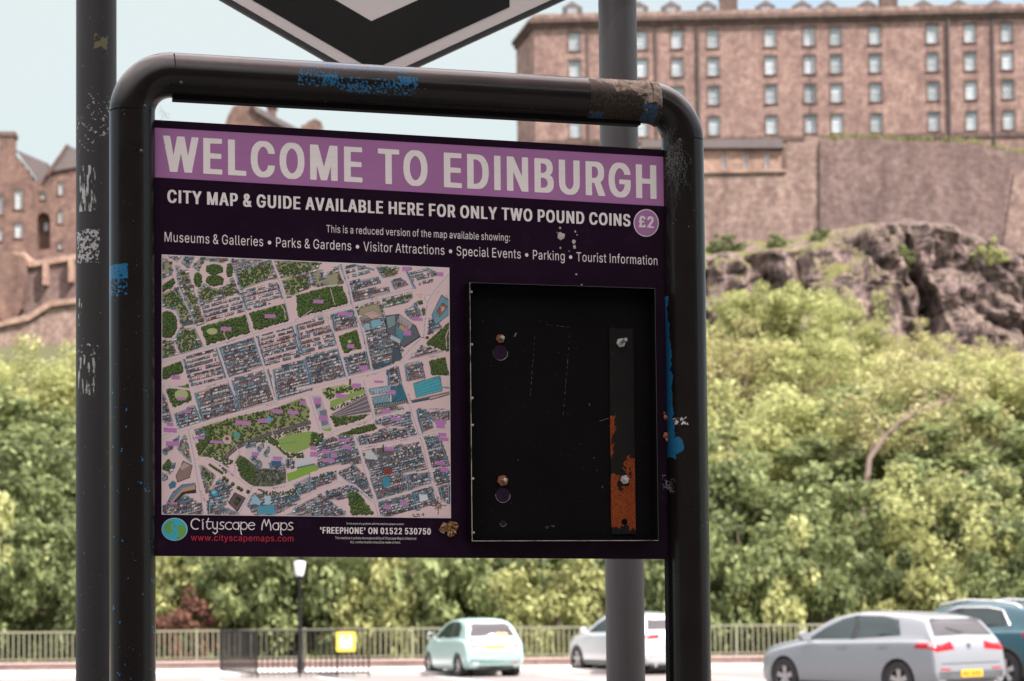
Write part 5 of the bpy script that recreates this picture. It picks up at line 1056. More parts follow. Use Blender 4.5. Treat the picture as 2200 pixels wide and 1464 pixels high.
for p in (z2((1400,980),(1640,770),(1640,1090),(1390,1010)), z2((1420,1190),(1600,1150),(1640,1350),(1450,1340)), z2((1290,540),(1350,530),(1360,580),(1310,580)), z2((1345,610),(1380,620),(1375,690),(1345,680))):
    trees(p, 1.5, 1.6, 2.8, .6, lin(96,104,62))
line(z2((1630,850),(1605,930),(1615,1060)), 1.6, ROADC)
disc(*z2((1412,512))[0], 8, lin(140,130,130)); disc(*z2((1412,512))[0], 7, lin(214,190,186))
for t in (z2((1280,465),(1345,470),(1330,505)), z2((1390,585),(1425,585),(1405,660)), z2((1520,410),(1530,440),(1470,490))): line(t+t[:1], .7, lin(140,128,128))
# --- station roofs, hotels, railway
def stripes(poly, n, c0, c1):
    a, b, c, d = [np.array(p) for p in poly]
    for i in range(n):
        t0, t1 = i/n, (i+.55)/n; tm = (i+1)/n
        fill([a+(b-a)*t0, a+(b-a)*tm, d+(c-d)*tm, d+(c-d)*t0], c1); fill([a+(b-a)*t0, a+(b-a)*t1, d+(c-d)*t1, d+(c-d)*t0], c0)
    line([tuple(a), tuple(b), tuple(c), tuple(d), tuple(a)], 1.0, INK)
stripes(z4((745,80),(985,40),(960,115),(755,140)), 14, lin(170,190,198), lin(70,96,108)); stripes(z4((775,165),(960,125),(965,215),(790,240)), 14, lin(150,176,186), lin(60,84,98))
stripes(z4((975,30),(1095,0),(1150,210),(985,235)), 9, lin(60,128,144), lin(36,60,72)); stripes(z4((795,245),(1140,190),(1145,220),(800,280)), 18, lin(110,150,160), lin(40,60,70))
stripes(z4((1210,20),(1490,-60),(1515,100),(1240,170)), 17, lin(86,176,186), lin(52,120,134))
line(z4((800,300),(1150,215),(1600,110)), 4, lin(140,106,84)); line(z4((1150,225),(1380,180)), 5, lin(40,84,98)); line(z4((1390,190),(1600,130)), 3, lin(84,78,86)); line(z4((1510,60),(1595,70)), 4, lin(120,140,152))
block(z4((800,320),(1000,270),(1090,260),(1095,300),(810,365)), 'dense', .2)
for poly in (z2((980,1290),(1090,1255),(1130,1450),(990,1455)), z2((1170,1235),(1340,1205),(1380,1380),(1190,1400))): block(poly, 'dense', .05, 1.1)
line(z2((1035,1190),(1035,1300)), 4.5, lin(74,64,66)); line(z2((567,1370),(565,1464)), 5, lin(66,58,60)); line(z4((545,0),(545,70)), 4.5, lin(66,58,60))
trees(z4((250,75),(480,30),(690,60),(700,100),(400,130),(330,200),(270,150)), .7, 1.6, 2.8, .6, PALEG); fill(z4((340,205),(560,120),(700,80),(715,115),(560,180),(335,285)), LAWN)
trees(z4((330,285),(560,185),(715,120),(718,150),(560,220),(380,310)), 1.2, 1.2, 2.0, .2)
fan = z4((345,345),(720,135),(770,320),(520,360),(400,380)); fill(fan, lin(120,108,112))
for k in range(9): line(z4((350+k*8, 350+k*3), (722+k*6, 145+k*23)), 1.0, lin(58,50,56) if k % 2 else lin(176,166,170))
trees(z4((340,360),(520,365),(765,340),(640,410),(400,480)), 1.3, 1.6, 2.8, .5, lin(120,124,84))
fill(z4((140,150),(240,150),(355,490),(260,490)), lin(176,168,172)); fill(z4((170,185),(245,180),(240,270),(190,290)), lin(96,96,104)); fill(z4((225,310),(300,290),(320,450),(250,470)), lin(110,120,128))
fill(z4((215,440),(260,495),(355,490),(350,525),(250,520)), LAWN)
trees(z4((430,560),(600,490),(800,440),(835,495),(700,540),(560,560)), 1.5, 1.6, 2.8, .4, GRN)
# --- old town
for p in (z4((230,640),(420,580),(590,580),(650,850),(420,860),(230,900)), z4((640,580),(720,560),(740,660),(660,685)), z4((750,570),(900,500),(1130,500),(1150,580),(760,670)),
          z4((830,410),(1100,350),(1160,330),(1235,560),(1190,570),(1120,470),(850,455)), z4((700,740),(830,715),(1250,650),(1330,910),(800,1000)), z4((1320,600),(1480,570),(1590,880),(1390,890)),
          z4((1250,300),(1330,290),(1420,480),(1300,535)), z4((1330,330),(1590,310),(1590,400),(1440,420)), z4((770,1010),(1130,980),(1160,1140),(830,1250)), z4((1150,990),(1370,950),(1390,1060),(1170,1140)),
          z4((1410,940),(1500,920),(1590,930),(1590,1050),(1450,1090)), z4((1210,1150),(1400,1110),(1440,1270),(1250,1345)), z4((870,1270),(1190,1190),(1220,1330),(950,1420),(870,1390)),
          z4((430,960),(600,880),(760,1050),(770,1240),(580,1080)), z4((-10,1100),(200,1000),(400,960),(400,1030),(30,1190)), z4((-10,1320),(250,1190),(330,1250),(480,1370),(480,1410),(-10,1410)),
          z4((300,1150),(560,1090),(640,1150),(480,1230),(330,1240)), z4((1480,1110),(1590,1080),(1590,1280),(1500,1230)), z4((1300,560),(1330,590),(1325,620),(1290,600))):
    block(p, 'dense', .3, .85)
trees(z4((520,1160),(640,1170),(800,1390),(560,1400)), 1.2, 1.8, 3, .4, lin(110,118,78)); trees(z4((230,960),(400,940),(400,960),(230,1000)), 1.5, 1.4, 2.2, .1)
fill(z4((700,725),(760,715),(830,790),(840,820),(710,810)), lin(190,186,186)); fill(z4((820,700),(900,690),(1000,720),(1000,770),(870,790)), lin(96,90,92)); line(z4((893,650),(893,740)), 3.4, lin(62,52,54))
fill(z4((900,920),(990,905),(990,965),(905,980)), lin(130,52,36)); fill(z4((1270,1195),(1350,1180),(1370,1240),(1280,1265)), lin(200,204,208)); fill(z4((880,1010),(960,1000),(970,1100),(900,1110)), lin(60,130,150))
trees(z4((1200,1390),(1330,1380),(1320,1420),(1200,1420)), 2.2, .8, 1.5, .1)
# --- gardens under the castle, the rock, the railway
trees(z3((430,500),(620,440),(900,360),(1240,290),(1560,170),(1640,300),(1620,420),(1290,500),(1000,620),(850,720),(770,800),(480,790),(430,600)), .55, 1.5, 2.8, .4, lin(140,142,100))
trees(z3((560,480),(600,480),(600,600),(470,780),(440,620)), 2, 2, 3.4, .3); trees(z3((480,760),(780,800),(830,830),(760,960),(640,800)), 1.4, 1.8, 2.8, .3)
for t in np.linspace(0, 1, 34): x = 600+t*980; blob(*z3((x, 490-.3*(x-600)))[0], MR.uniform(1.2, 2.6))
rail = z3((750,800),(860,700),(960,650),(1250,540),(1640,430)); line(rail, 8.5, lin(66,56,64))
for o_ in (-2.6, -.9, .9, 2.6): line([(x, y+o_) for x, y in rail], .6, lin(140,128,134))
trees(z3((960,640),(1240,560),(1640,450),(1640,500),(1290,600),(1200,650)), 1.5, 1.4, 2.4, .2)
fill(z3((1290,620),(1400,560),(1640,520),(1700,560),(1640,690),(1500,750),(1400,740),(1330,690)), LAWN); line(z3((1340,650),(1450,640),(1610,600)), .8, lin(80,104,56)); fill(z4((-10,560),(150,530),(170,590),(100,640),(0,740)), LAWN)
trees(z3((1210,650),(1290,600),(1330,700),(1420,760),(1600,740),(1560,800),(1400,790),(1300,720)), 1.5, 1.6, 3, .3); trees(z4((150,530),(260,550),(280,600),(150,700),(120,660)), 1.8, 2, 3.4, .3)
fill(z3((860,840),(900,770),(970,800),(1110,910),(1390,920),(1390,1070),(1250,1110),(1080,1110),(930,1040)), lin(84,92,62)); trees(z3((860,840),(970,800),(1060,930),(1080,1110),(930,1040)), 1.3, 1.4, 2.6, .2)
for k in range(150):
    x, y = MR.uniform(1070, 1385), MR.uniform(925, 1095); c = lin(*MR.choice(((60,58,60), (96,94,96), (130,126,124), (44,42,44))))
    fill(z3((x, y-16), (x+MR.uniform(6,14), y), (x-4, y+14), (x-10, y)), c)
fill(z3((965,650),(1200,640),(1300,700),(1390,790),(1390,915),(1260,900),(1110,915),(965,800)), lin(196,182,180))
for p in (z3((970,650),(1060,640),(1070,690),(980,700)), z3((1090,690),(1150,645),(1160,690),(1110,740)), z3((1020,800),(1060,770),(1140,850),(1140,910),(1100,905)), z3((1160,760),(1210,680),(1220,720),(1190,790)),
          z3((1215,850),(1370,870),(1370,920),(1240,915)), z3((1400,810),(1480,830),(1480,910),(1400,905))): block(p, 'dense', .3, .8)
fill(z3((1230,830),(1340,830),(1340,885),(1240,880)), lin(50,92,120))
fill(z3((1395,965),(1610,900),(1640,930),(1640,985),(1410,1065)), lin(128,160,62)); fill(z4((-10,900),(190,870),(215,930),(-10,990)), lin(128,160,62))
fill(z3((1470,890),(1480,860),(1640,800),(1640,880)), lin(186,190,196)); fill(z4((-10,830),(150,790),(175,820),(-10,880)), lin(190,194,200)); line(z4((-5,905),(180,865)), 3, lin(70,98,120))
line(z3((850,960),(850,830),(905,745),(835,640)), 2.2, lin(176,164,160)); line(z3((1265,600),(1235,500)), 2, lin(176,164,160)); line(z3((1290,610),(1400,550),(1620,490)), 1.2, lin(180,168,150))
disc(*z3((872,565))[0], 7.5, lin(96,140,132)); disc(*z3((872,565))[0], 4.5, lin(66,150,150)); disc(*z3((770,610))[0], 10, lin(190,170,160)); disc(*z3((770,600))[0], 4, lin(120,56,44)); fill(z3((1190,350),(1260,400),(1190,440)), lin(104,152,178))
# --- west end
for p, m_ in ((z3((260,700),(330,560),(400,850),(330,780)), 'perim'), (z3((490,880),(530,890),(650,990),(560,1170)), 'green'), (z3((600,1150),(700,1020),(820,1110),(740,1300),(600,1230)), 'dense'),
              (z3((580,1260),(640,1280),(900,1390),(580,1395)), 'dense'), (z3((100,720),(270,570),(250,650),(130,770)), 'dense'), (z3((110,1300),(330,1190),(500,1300),(500,1390),(110,1390)), 'dense'),
              (z3((1000,1290),(1060,1180),(1260,1190),(1510,1180),(1530,1260),(1280,1390),(1090,1390)), 'dense'), (z3((1480,1080),(1640,1000),(1640,1160),(1540,1190)), 'dense'), (z3((1400,1395),(1640,1280),(1640,1395)), 'dense'),
              (z3((150,900),(230,850),(230,880),(170,970)), 'dense'), (z3((420,510),(540,520),(540,590),(430,600)), 'dense'), (z3((90,950),(150,990),(130,1040),(90,1040)), 'dense')): block(p, m_, .4)
trees(z3((95,880),(150,810),(190,850),(150,940),(100,930)), 2, 1.6, 2.6, .2, GRN)
fill(z3((230,990),(310,830),(410,880),(380,1010),(250,1060)), INK); fill(z3((238,985),(312,840),(402,884),(374,1004),(254,1050)), lin(138,112,102)); fill(z3((270,900),(320,850),(380,880),(300,930)), lin(168,150,144))
fill(z3((150,1250),(200,1160),(300,1080),(440,1060),(450,1170),(330,1180),(200,1290)), INK); fill(z3((160,1245),(206,1168),(304,1092),(432,1072),(440,1130),(300,1160),(200,1270)), lin(176,140,112)); fill(z3((160,1240),(230,1140),(310,1085),(432,1062),(436,1085),(300,1120),(190,1250)), lin(92,126,146))
fill(z3((155,1080),(200,1040),(240,1060),(230,1110),(170,1130)), lin(60,110,130))
disc(*z3((640,1172))[0], 8.4, INK); disc(*z3((640,1170))[0], 7.6, lin(70,140,160)); disc(*z3((632,1162))[0], 4, lin(130,184,196))
fill(z3((780,1270),(850,1160),(970,1220),(880,1370)), INK); fill(z3((790,1270),(855,1170),(960,1222),(876,1355)), lin(96,82,84)); fill(z3((835,1265),(875,1200),(925,1235),(870,1310)), lin(40,36,34)); disc(*z3((870,1255))[0], 5, lin(70,78,40))
fill(z3((1000,1290),(1060,1180),(1130,1260),(1110,1300),(1050,1280)), lin(140,178,196)); fill(z3((1100,1310),(1260,1290),(1280,1390),(1090,1390)), lin(76,142,162)); fill(z3((1160,1195),(1230,1195),(1220,1290),(1165,1290)), lin(160,186,194))
trees(z3((1080,1120),(1200,1150),(1400,1150),(1500,1100),(1500,1180),(1160,1180)), 1.5, 1.4, 2.4, .2)
for x, y in ((740,1010), (770,1030), (830,1070), (890,1110), (920,1130), (990,1150)): blob(*z3((x, y))[0], 4.2)
for t in np.linspace(0, 1, 9): blob(*z3((590+t*130, 870+t*85))[0], 3)
# streets drawn again over spilt roofs
for pts, w in ((z1((95,1185),(300,1135),(700,1030),(1080,915),(1520,790),(1700,735)), 8.5), (z2((-20,755),(330,665),(600,590)), 8.5), (z2((590,575),(940,490),(1240,420)), 8),
               (z3((90,590),(250,520),(640,400),(1000,300),(1320,215),(1640,110)), 9), (z2((-10,1495),(200,1455),(560,1370),(900,1290),(1060,1230)), 8.5), (z3((90,50),(400,85),(560,60),(790,-5)), 6),
               (z3((455,640),(400,500),(380,520),(440,800),(470,1000),(510,1200),(540,1400)), 8.5), (z3((460,800),(560,800),(680,850),(850,970),(1040,1120)), 6), (z3((1040,1110),(1240,1115),(1400,1070),(1620,985)), 6.5), (z3((1040,1110),(990,1240),(900,1390)), 5),
               (z4((700,0),(760,200),(800,370)), 6), (z4((1100,0),(1170,200),(1260,480),(1330,680),(1380,900),(1420,1080),(1480,1230)), 9), (z4((360,540),(600,460),(800,390),(1100,300)), 5), (z4((600,690),(760,670),(1000,630),(1250,580),(1595,490)), 7),
               (z4((590,580),(660,760),(720,960),(800,1200),(850,1400)), 7), (z4((830,1250),(1000,1200),(1250,1130),(1450,1070)), 5), (z4((1290,280),(1595,290)), 5), (z4((410,940),(420,1050),(600,1090),(800,1270)), 4), (z4((-10,1270),(200,1150),(420,1060)), 5),
               (z2((1120,1200),(1250,1050),(1380,930),(1400,700),(1420,560),(1500,430),(1640,270)), 9), (z4((130,150),(180,330),(240,510),(420,590)), 5), (z2((480,150),(560,400),(600,590),(720,900),(800,1290)), 5), (z2((300,700),(400,900),(450,1080),(540,1380)), 5),
               (z1((1290,105),(1400,400),(1480,740)), 6), (z1((1000,640),(1080,880)), 4.5), (z1((690,1040),(800,1370),(880,1560)), 5.5), (z1((1090,920),(1200,1260),(1320,1640)), 5.5), (z1((440,800),(560,1040)), 5)):
    line(pts, w*.86, lin(132,152,168)); line([(x+.7, y) for x, y in pts], w*.70, ROADC)
# street names in small ink lettering, lilac place markers, compass rose
def map_text(t, p0, p1, cap):
    X = 0; it = []
    for ch in t:
        if ch == ' ': X += 60; continue
        a, g_ = GLYPHS['reg'][ch]; it.append((X, dec(g_))); X += a
    (ax, ay), (bx, by) = p0, p1; L = math.hypot(bx-ax, by-ay); ux, uy = (bx-ax)/L, (by-ay)/L
    for X0, gl in it:
        for l in gl[:1]:
            fill([(ax+ux*(X0+x)/X*L+uy*y/160*cap, ay+uy*(X0+x)/X*L-ux*y/160*cap) for x, y in l], lin(90,62,62), .8)
for t, a, b in (('QUEEN STREET', z1((790,1000))[0], z1((890,970))[0]), ('QUEEN STREET', z2((180,720))[0], z2((285,690))[0]), ('YORK PLACE', z2((790,535))[0], z2((870,518))[0]), ('GEORGE STREET', z2((180,1120))[0], z2((300,1090))[0]),
                ('PRINCES STREET', z2((750,1365))[0], z2((865,1335))[0]), ('PRINCES STREET', z3((1180,262))[0], z3((1300,228))[0]), ('GEORGE STREET', z3((550,70))[0], z3((665,32))[0]), ('HERIOT ROW', z1((700,768))[0], z1((795,738))[0]),
                ('MARKET STREET', z4((620,465))[0], z4((735,430))[0]), ('MARKET STREET', z4((885,385))[0], z4((995,358))[0]), ('COCKBURN', z4((895,485))[0], z4((970,482))[0]), ('STREET', z4((1040,478))[0], z4((1090,485))[0]), ('HIGH STREET', z4((1070,630))[0], z4((1155,610))[0]),
                ('THE ROYAL MILE', z4((705,702))[0], z4((830,680))[0]), ('JOHNSTON TERRACE', z3((1240,1130))[0], z3((1380,1110))[0]), ("KING'S STABLES ROAD", z3((715,905))[0], z3((835,1000))[0]), ('EAST MARKET STREET', z4((1380,298))[0], z4((1540,302))[0]),
                ('LOTHIAN ROAD', z3((492,1150))[0], z3((530,1260))[0]), ('NORTH BRIDGE', z4((1145,120))[0], z4((1185,225))[0]), ('SOUTH BRIDGE', z4((1375,950))[0], z4((1412,1060))[0]), ('WATERLOO PLACE', z2((1395,1165))[0], z2((1520,1138))[0]), ('CALTON ROAD', z2((1460,1380))[0], z2((1565,1392))[0])):
    map_text(t, a, b, 3.3)
LILAC = lin(180, 122, 174)
for p, w, h in ((z1((785,845))[0], 23, 8), (z1((1265,705))[0], 22, 8), (z2((222,545))[0], 22, 8), (z1((240,1370))[0], 20, 9), (z2((510,680))[0], 30, 7), (z2((575,1030))[0], 15, 9), (z2((1172,195))[0], 16, 10), (z2((1543,250))[0], 14, 9),
                (z2((1295,740))[0], 22, 7), (z2((1185,885))[0], 15, 11), (z2((712,1270))[0], 18, 10), (z2((640,1455))[0], 18, 8), (z4((608,52))[0], 17, 8), (z4((850,5))[0], 20, 5), (z3((290,182))[0], 18, 7), (z3((352,315))[0], 16, 7), (z3((172,452))[0], 14, 8), (z3((175,510))[0], 29, 10),
                (z3((200,652))[0], 30, 10), (z3((482,592))[0], 20, 6), (z3((652,635))[0], 27, 6), (z3((935,432))[0], 31, 9), (z3((1147,412))[0], 18, 9), (z3((1292,312))[0], 26, 8), (z3((1465,325))[0], 24, 7), (z3((1568,220))[0], 13, 9), (z3((1067,758))[0], 17, 8), (z3((1298,808))[0], 21, 8),
                (z3((190,1275))[0], 24, 4), (z4((205,205))[0], 16, 13), (z4((268,385))[0], 20, 12), (z4((458,152))[0], 26, 8), (z4((985,115))[0], 17, 9), (z4((925,312))[0], 17, 10), (z4((1035,392))[0], 25, 7), (z4((1498,425))[0], 24, 9), (z4((1495,468))[0], 18, 9), (z4((1515,560))[0], 17, 8),
                (z4((1530,605))[0], 21, 8), (z4((480,615))[0], 27, 5), (z4((515,692))[0], 19, 7), (z4((160,700))[0], 14, 9), (z4((172,765))[0], 18, 11), (z4((290,735))[0], 16, 10), (z4((378,770))[0], 13, 10), (z4((320,828))[0], 27, 7), (z4((955,705))[0], 20, 8), (z4((1495,855))[0], 20, 8), (z4((1535,928))[0], 17, 10),
                (z4((935,1318))[0], 16, 8), (z4((1112,1278))[0], 16, 9), (z4((55,222))[0], 12, 9)):
    x, y = p
    fill([(x-w/2, y-h/2-.02*w), (x+w/2, y-h/2+.02*w), (x+w/2, y+h/2+.02*w), (x-w/2, y+h/2-.02*w)], LILAC)
    k = max(1, int(h/3.6))
    for i in range(k):
        yy = y - h/2 + h*(i+.5)/k
        for j in range(int(w/2.6)): fill([(x-w/2+1.2+j*2.4, yy-.8), (x-w/2+2.4+j*2.4, yy-.8), (x-w/2+2.4+j*2.4, yy+.8), (x-w/2+1.2+j*2.4, yy+.8)], lin(126,76,128), .55)
cx, cy = z4((1470, 1300))[0]
for k in range(8):
    t = k*math.pi/4; R_ = 21 if k % 2 == 0 else 12.5; r_ = 5.2
    tip = (cx+R_*math.sin(t)*.92, cy-R_*math.cos(t)); l_ = (cx+r_*math.sin(t-.39), cy-r_*math.cos(t-.39)); r2 = (cx+r_*math.sin(t+.39), cy-r_*math.cos(t+.39))
    fill([tip, l_, (cx, cy)], lin(24,22,22)); fill([tip, (cx, cy), r2], lin(196,170,150)); line([tip, r2, l_, tip], .6, lin(24,22,22))
# faint dead spider and web that lie across the print
line(z2((500,740),(570,760),(650,770),(760,860)), .9, lin(80,60,58), .7); disc(*z2((592,752))[0], 5.5, lin(84,64,60), 5, .75); disc(*z2((1405,938))[0], 3.4, lin(56,40,44)); line(z2((1300,925),(1400,945)), 1.4, lin(56,46,50))
line(z2((640,760),(810,665),(930,720)), 1.2, lin(150,120,112), .7)
IMG = np.clip(IMG*MAPGAIN, 0, .82)
q00, q10, q11, q01 = [np.array(S(*p, -.0009)) for p in MQ]
gu, gv = np.meshgrid(np.linspace(0, 1, NX+1), np.linspace(0, 1, NY+1))
# the grid is laid out in board metres; photo-plane spacing is handled by the homography above
gx = (1-gv)*((1-gu)*q00[0]+gu*q10[0]) + gv*((1-gu)*q01[0]+gu*q11[0]); gz = (1-gv)*((1-gu)*q00[1]+gu*q10[1]) + gv*((1-gu)*q01[1]+gu*q11[1])
mv = np.c_[gx.ravel(), np.full(gx.size, -.0009), gz.ravel()]
ii = np.arange(NY)[:, None]*(NX+1) + np.arange(NX)[None, :]
mq = np.stack([ii+NX+1, ii+NX+2, ii+1, ii], -1).reshape(-1, 4)
def map_print():
    M = Mat('printed_city_map'); at_ = M.n('ShaderNodeAttribute'); at_.attribute_name = 'print'
    return M.fin(at_.outputs['Color'], .4, spec=.4)
me = np_mesh('map_print', mv, mq, [map_print()])
ca = me.color_attributes.new('print', 'FLOAT_COLOR', 'POINT')
ca.data.foreach_set('color', np.c_[IMG.reshape(-1, 3), np.ones(gx.size)].astype(np.float32).ravel())
mo = bpy.data.objects.new('map_print', me); COL.objects.link(mo); mo.parent = board
# ---- the empty dispenser tray bolted on the board
def tray_mat():
    M = Mat('black_enamel'); a = M.noise(7, 5); sc = M.noise(9, 5, .7, stretch=(30, 1, 1.2)); sp = M.noise(300, 2)
    c = M.mix(a, (.0025,.0021,.0022), (.0055,.0047,.0047)); c = M.mix(M.ramp(sc, [(.70, 0), (.74, .55)]), c, (.10,.095,.09))
    c = M.mix(M.ramp(sp, [(.765, 0), (.78, 1)]), c, (.18,.16,.15))
    return M.fin(c, M.ramp(M.noise(4, 4), [(.3,.40),(.7,.6)]), spec=.06)
TRAY = tray_mat(); EDGE_DIM = plain('dull_edge', (.055,.048,.046), .6, .2, .5, 60)
def edge_mat():
    M = Mat('worn_bare_edge'); return M.fin(M.mix(M.ramp(M.noise(30, 5, .7), [(.36, 0), (.54, 1)]), (.07,.045,.04), (.50,.42,.40)), .5, .5)
EDGE = edge_mat()
TD = -.046
tx0 = (S(1008, 608, TD)[0] + S(1014.5, 1160, TD)[0])/2; tx1 = (S(1405, 622, TD)[0] + S(1417.5, 1160, TD)[0])/2
tz1 = (S(1008, 606.5, TD)[1] + S(1405, 620, TD)[1])/2; tz0 = (S(1015, 1164.5, TD)[1] + S(1418, 1161, TD)[1])/2
w = .0015
mb = MB(); mb.box(tx0, tx1, -.0045, -.0002, tz0, tz1); tray = mb.build('dispenser_tray', TRAY, sign)
def wall(x0, x1, z0, z1, em=EDGE):
    mb = MB(); mb.box(x0, x1, TD, -.0045, z0, z1); mb.m = [1 if i == 2 else 0 for i in range(6)]
    mb.build('tray_wall', [TRAY, em], tray)
wall(tx0, tx0+w, tz0, tz1); wall(tx1-w*.6, tx1, tz0, tz1, EDGE_DIM); wall(tx0+w, tx1-w*.6, tz1-w*.7, tz1, EDGE_DIM); wall(tx0+w, tx1-w*.6, tz0, tz0+w*.9)
PURPLE_HOLE = plain('board_seen_through_hole', (.020,.008,.023), .3, 0, .4, 120, .2)
def ring(mb, cx, cz, r, y, n=24, r2=None):
    pass
for px, py, r in ((1075, 758, .0175), (1080.5, 1064, .0170), (1081, 1125, .0072)):
    x, z = S(px, py, -.005); mb = MB()
    n = 26; mb.add([(x+r*math.cos(t), -.005, z+r*math.sin(t)) for t in np.linspace(0, 2*math.pi, n, endpoint=False)], [tuple(range(n))]); o = mb.build('keyhole', PURPLE_HOLE, tray)
    mb = MB(); mb.tube([(x+r*math.cos(t), -.005, z+r*math.sin(t)) for t in np.linspace(math.pi*.95, math.pi*2.05, 20)], .0005, 5); mb.build('keyhole_rim', EDGE, tray)
def rust_strap():
    M = Mat('rusting_steel_strap'); s = M.sep(); m = M.math
    n1 = M.noise(48, 4, .6); n2 = M.noise(420, 4, .7); n3 = M.noise(260, 3)
    zq = m('MULTIPLY_ADD', m('SUBTRACT', n1, .5), .10, s[2]); xq = m('MULTIPLY_ADD', m('SUBTRACT', n1, .5), .05, s[0])
    xl = S(1312, 900, -.009)[0]; xm = S(1340, 1000, -.009)[0]
    low = m('MULTIPLY', m('LESS_THAN', zq, S(1335, 1022, -.009)[1]), m('GREATER_THAN', zq, S(1335, 1132, -.009)[1]))
    tongue = m('MULTIPLY', m('GREATER_THAN', xq, xm+.004), m('LESS_THAN', zq, S(1350, 985, -.009)[1])); tongue = m('MULTIPLY', tongue, m('GREATER_THAN', zq, S(1335, 1125, -.009)[1]))
    left = m('MULTIPLY', m('LESS_THAN', xq, xl+.0065), M.box(-9, 9, S(1335, 975, -.009)[1], S(1335, 890, -.009)[1], xq, zq))
    rust = m('MAXIMUM', m('MAXIMUM', low, tongue), left)
    bx, bz = S(1342, 1033, -.009); dx = m('SUBTRACT', xq, bx); dz = m('SUBTRACT', zq, bz)
    keep = m('GREATER_THAN', m('ADD', m('MULTIPLY', dx, dx), m('MULTIPLY', dz, dz)), .0145**2)
    rust = m('MULTIPLY', rust, keep)
    c = M.mix(M.noise(12, 5), (.006,.0055,.0055), (.015,.013,.012)); c = M.mix(M.ramp(n3, [(.70,0),(.74,.8)]), c, (.12,.11,.10))
    rc = M.ramp(n2, [(.34, (.035,.010,.006)), (.52, (.20,.042,.012)), (.70, (.42,.105,.03))])
    M.bump(n2, .4, .002)
    return M.fin(M.mix(rust, c, rc), M.mix(rust, (.45,.45,.45), (.95,.95,.95)), spec=.08)
d = -.009
sx0 = (S(1310, 706, d)[0]+S(1313.5, 1148, d)[0])/2; sx1 = (S(1360, 708, d)[0]+S(1366, 1148, d)[0])/2; sz1 = S(1335, 706, d)[1]; sz0 = S(1340, 1148, d)[1]
hx, hz = S(1342, 1122, d); hr = .0078
outl = [(sx0, sz0), (sx1, sz0), (sx1, sz1), (sx0, sz1)]; hole = [(hx+hr*math.cos(t), hz+hr*math.sin(t)) for t in np.linspace(0, 2*math.pi, 20, endpoint=False)]
v, f = cdt_fill([outl, hole]); mb = MB(); mb.add([(x, d, z) for x, z in v], f)
for l, s_ in ((outl, 1), (hole, -1)):
    n = len(l); mb.add([(x, d, z) for x, z in l] + [(x, -.0048, z) for x, z in l], [((i+1) % n, i, n+i, n+(i+1) % n) if s_ > 0 else (i, (i+1) % n, n+(i+1) % n, n+i) for i in range(n)])
strap = mb.build('rusty_strap', rust_strap(), tray)
RUST_NUT = plain('rusty_nut', (.22,.075,.035), .8, .2, .4, 150)
def bolt(px, py, y0, nut, shaft, rn, L, tilt=0.0):
    x, z = S(px, py, y0 - .004)
    mb = MB(); hexa = [(x+rn*math.cos(t), z+rn*math.sin(t)) for t in np.linspace(.2, .2+2*math.pi, 6, endpoint=False)]
    mb.prism(hexa, y0-.0065, y0); o = mb.build('nut', nut, tray, bevel=.0006)
    mb = MB(); mb.tube([(x, y0-.0066, z), (x+tilt*.3, y0-.0066-L*.97, z+tilt), (x+tilt*.3, y0-.0066-L, z+tilt)], [.0043, .0043, .0036], 14); mb.build('bolt', shaft, tray, 'auto')
bolt(1334, 737, d, STEEL, STEEL, .0112, .030, .004); bolt(1342, 1031, d, STEEL, STEEL, .0108, .007)
bolt(1075, 728, -.0048, RUST_NUT, STEEL, .0105, .020); bolt(1080, 1033, -.0048, RUST_NUT, STEEL, .0130, .020)
for py in (628, 741, 856, 914, 1029, 1145):
    px = 1009 + (py-606)/558*6.5; x, z = S(px, py, -.030); x = tx0+w
    mb = MB(); mb.tube([(x-.001, -.034, z), (x+.006, -.034, z)], [.0016, .0016], 8); mb.tube([(x+.0045, -.034, z), (x+.0075, -.034, z)], .003, 8); mb.build('rim_screw', STEEL, tray)
SCRATCH = plain('scratch_mark', (.16,.15,.145), .8, 0, .5, 200)
mb = MB(); Rs = random.Random(9)
def scr(a, b, seg, rad=.00030):
    (ax, az), (bx, bz) = S(*a, -.005), S(*b, -.005)
    for i in range(seg):
        t0, t1 = i/seg + Rs.random()*.4/seg, (i+.55+.4*Rs.random())/seg
        mb.tube([(ax+(bx-ax)*t0, -.0046, az+(bz-az)*t0), (ax+(bx-ax)*t1, -.0046, az+(bz-az)*t1)], rad*Rs.uniform(.6, 1.3), 4)
scr((1149.5, 721), (1139, 855), 11); scr((1224.5, 717), (1210, 893), 13); scr((1170, 697), (1226, 704), 5, .0002); scr((1168, 1137), (1196, 1130), 2, .0006); scr((1170, 1133), (1194, 1128), 2, .0004)
scr((1272, 982), (1282, 986), 1, .0006); scr((1296, 1040), (1293, 1052), 1, .0005); scr((1288, 905), (1308, 899), 3, .0006); scr((1112, 985), (1115, 992), 1, .0006); scr((1266, 866), (1268, 876), 1, .0005); scr((1105, 724), (1110, 715), 1, .0012); scr((1246, 1078), (1252, 1076), 1, .0004)
for k in range(26):
    px, py = Rs.uniform(1030, 1300), Rs.uniform(640, 1140); scr((px, py), (px+Rs.uniform(-5, 5), py+Rs.uniform(-4, 4)), 1, .0002)
mb.build('scratches', SCRATCH, tray)
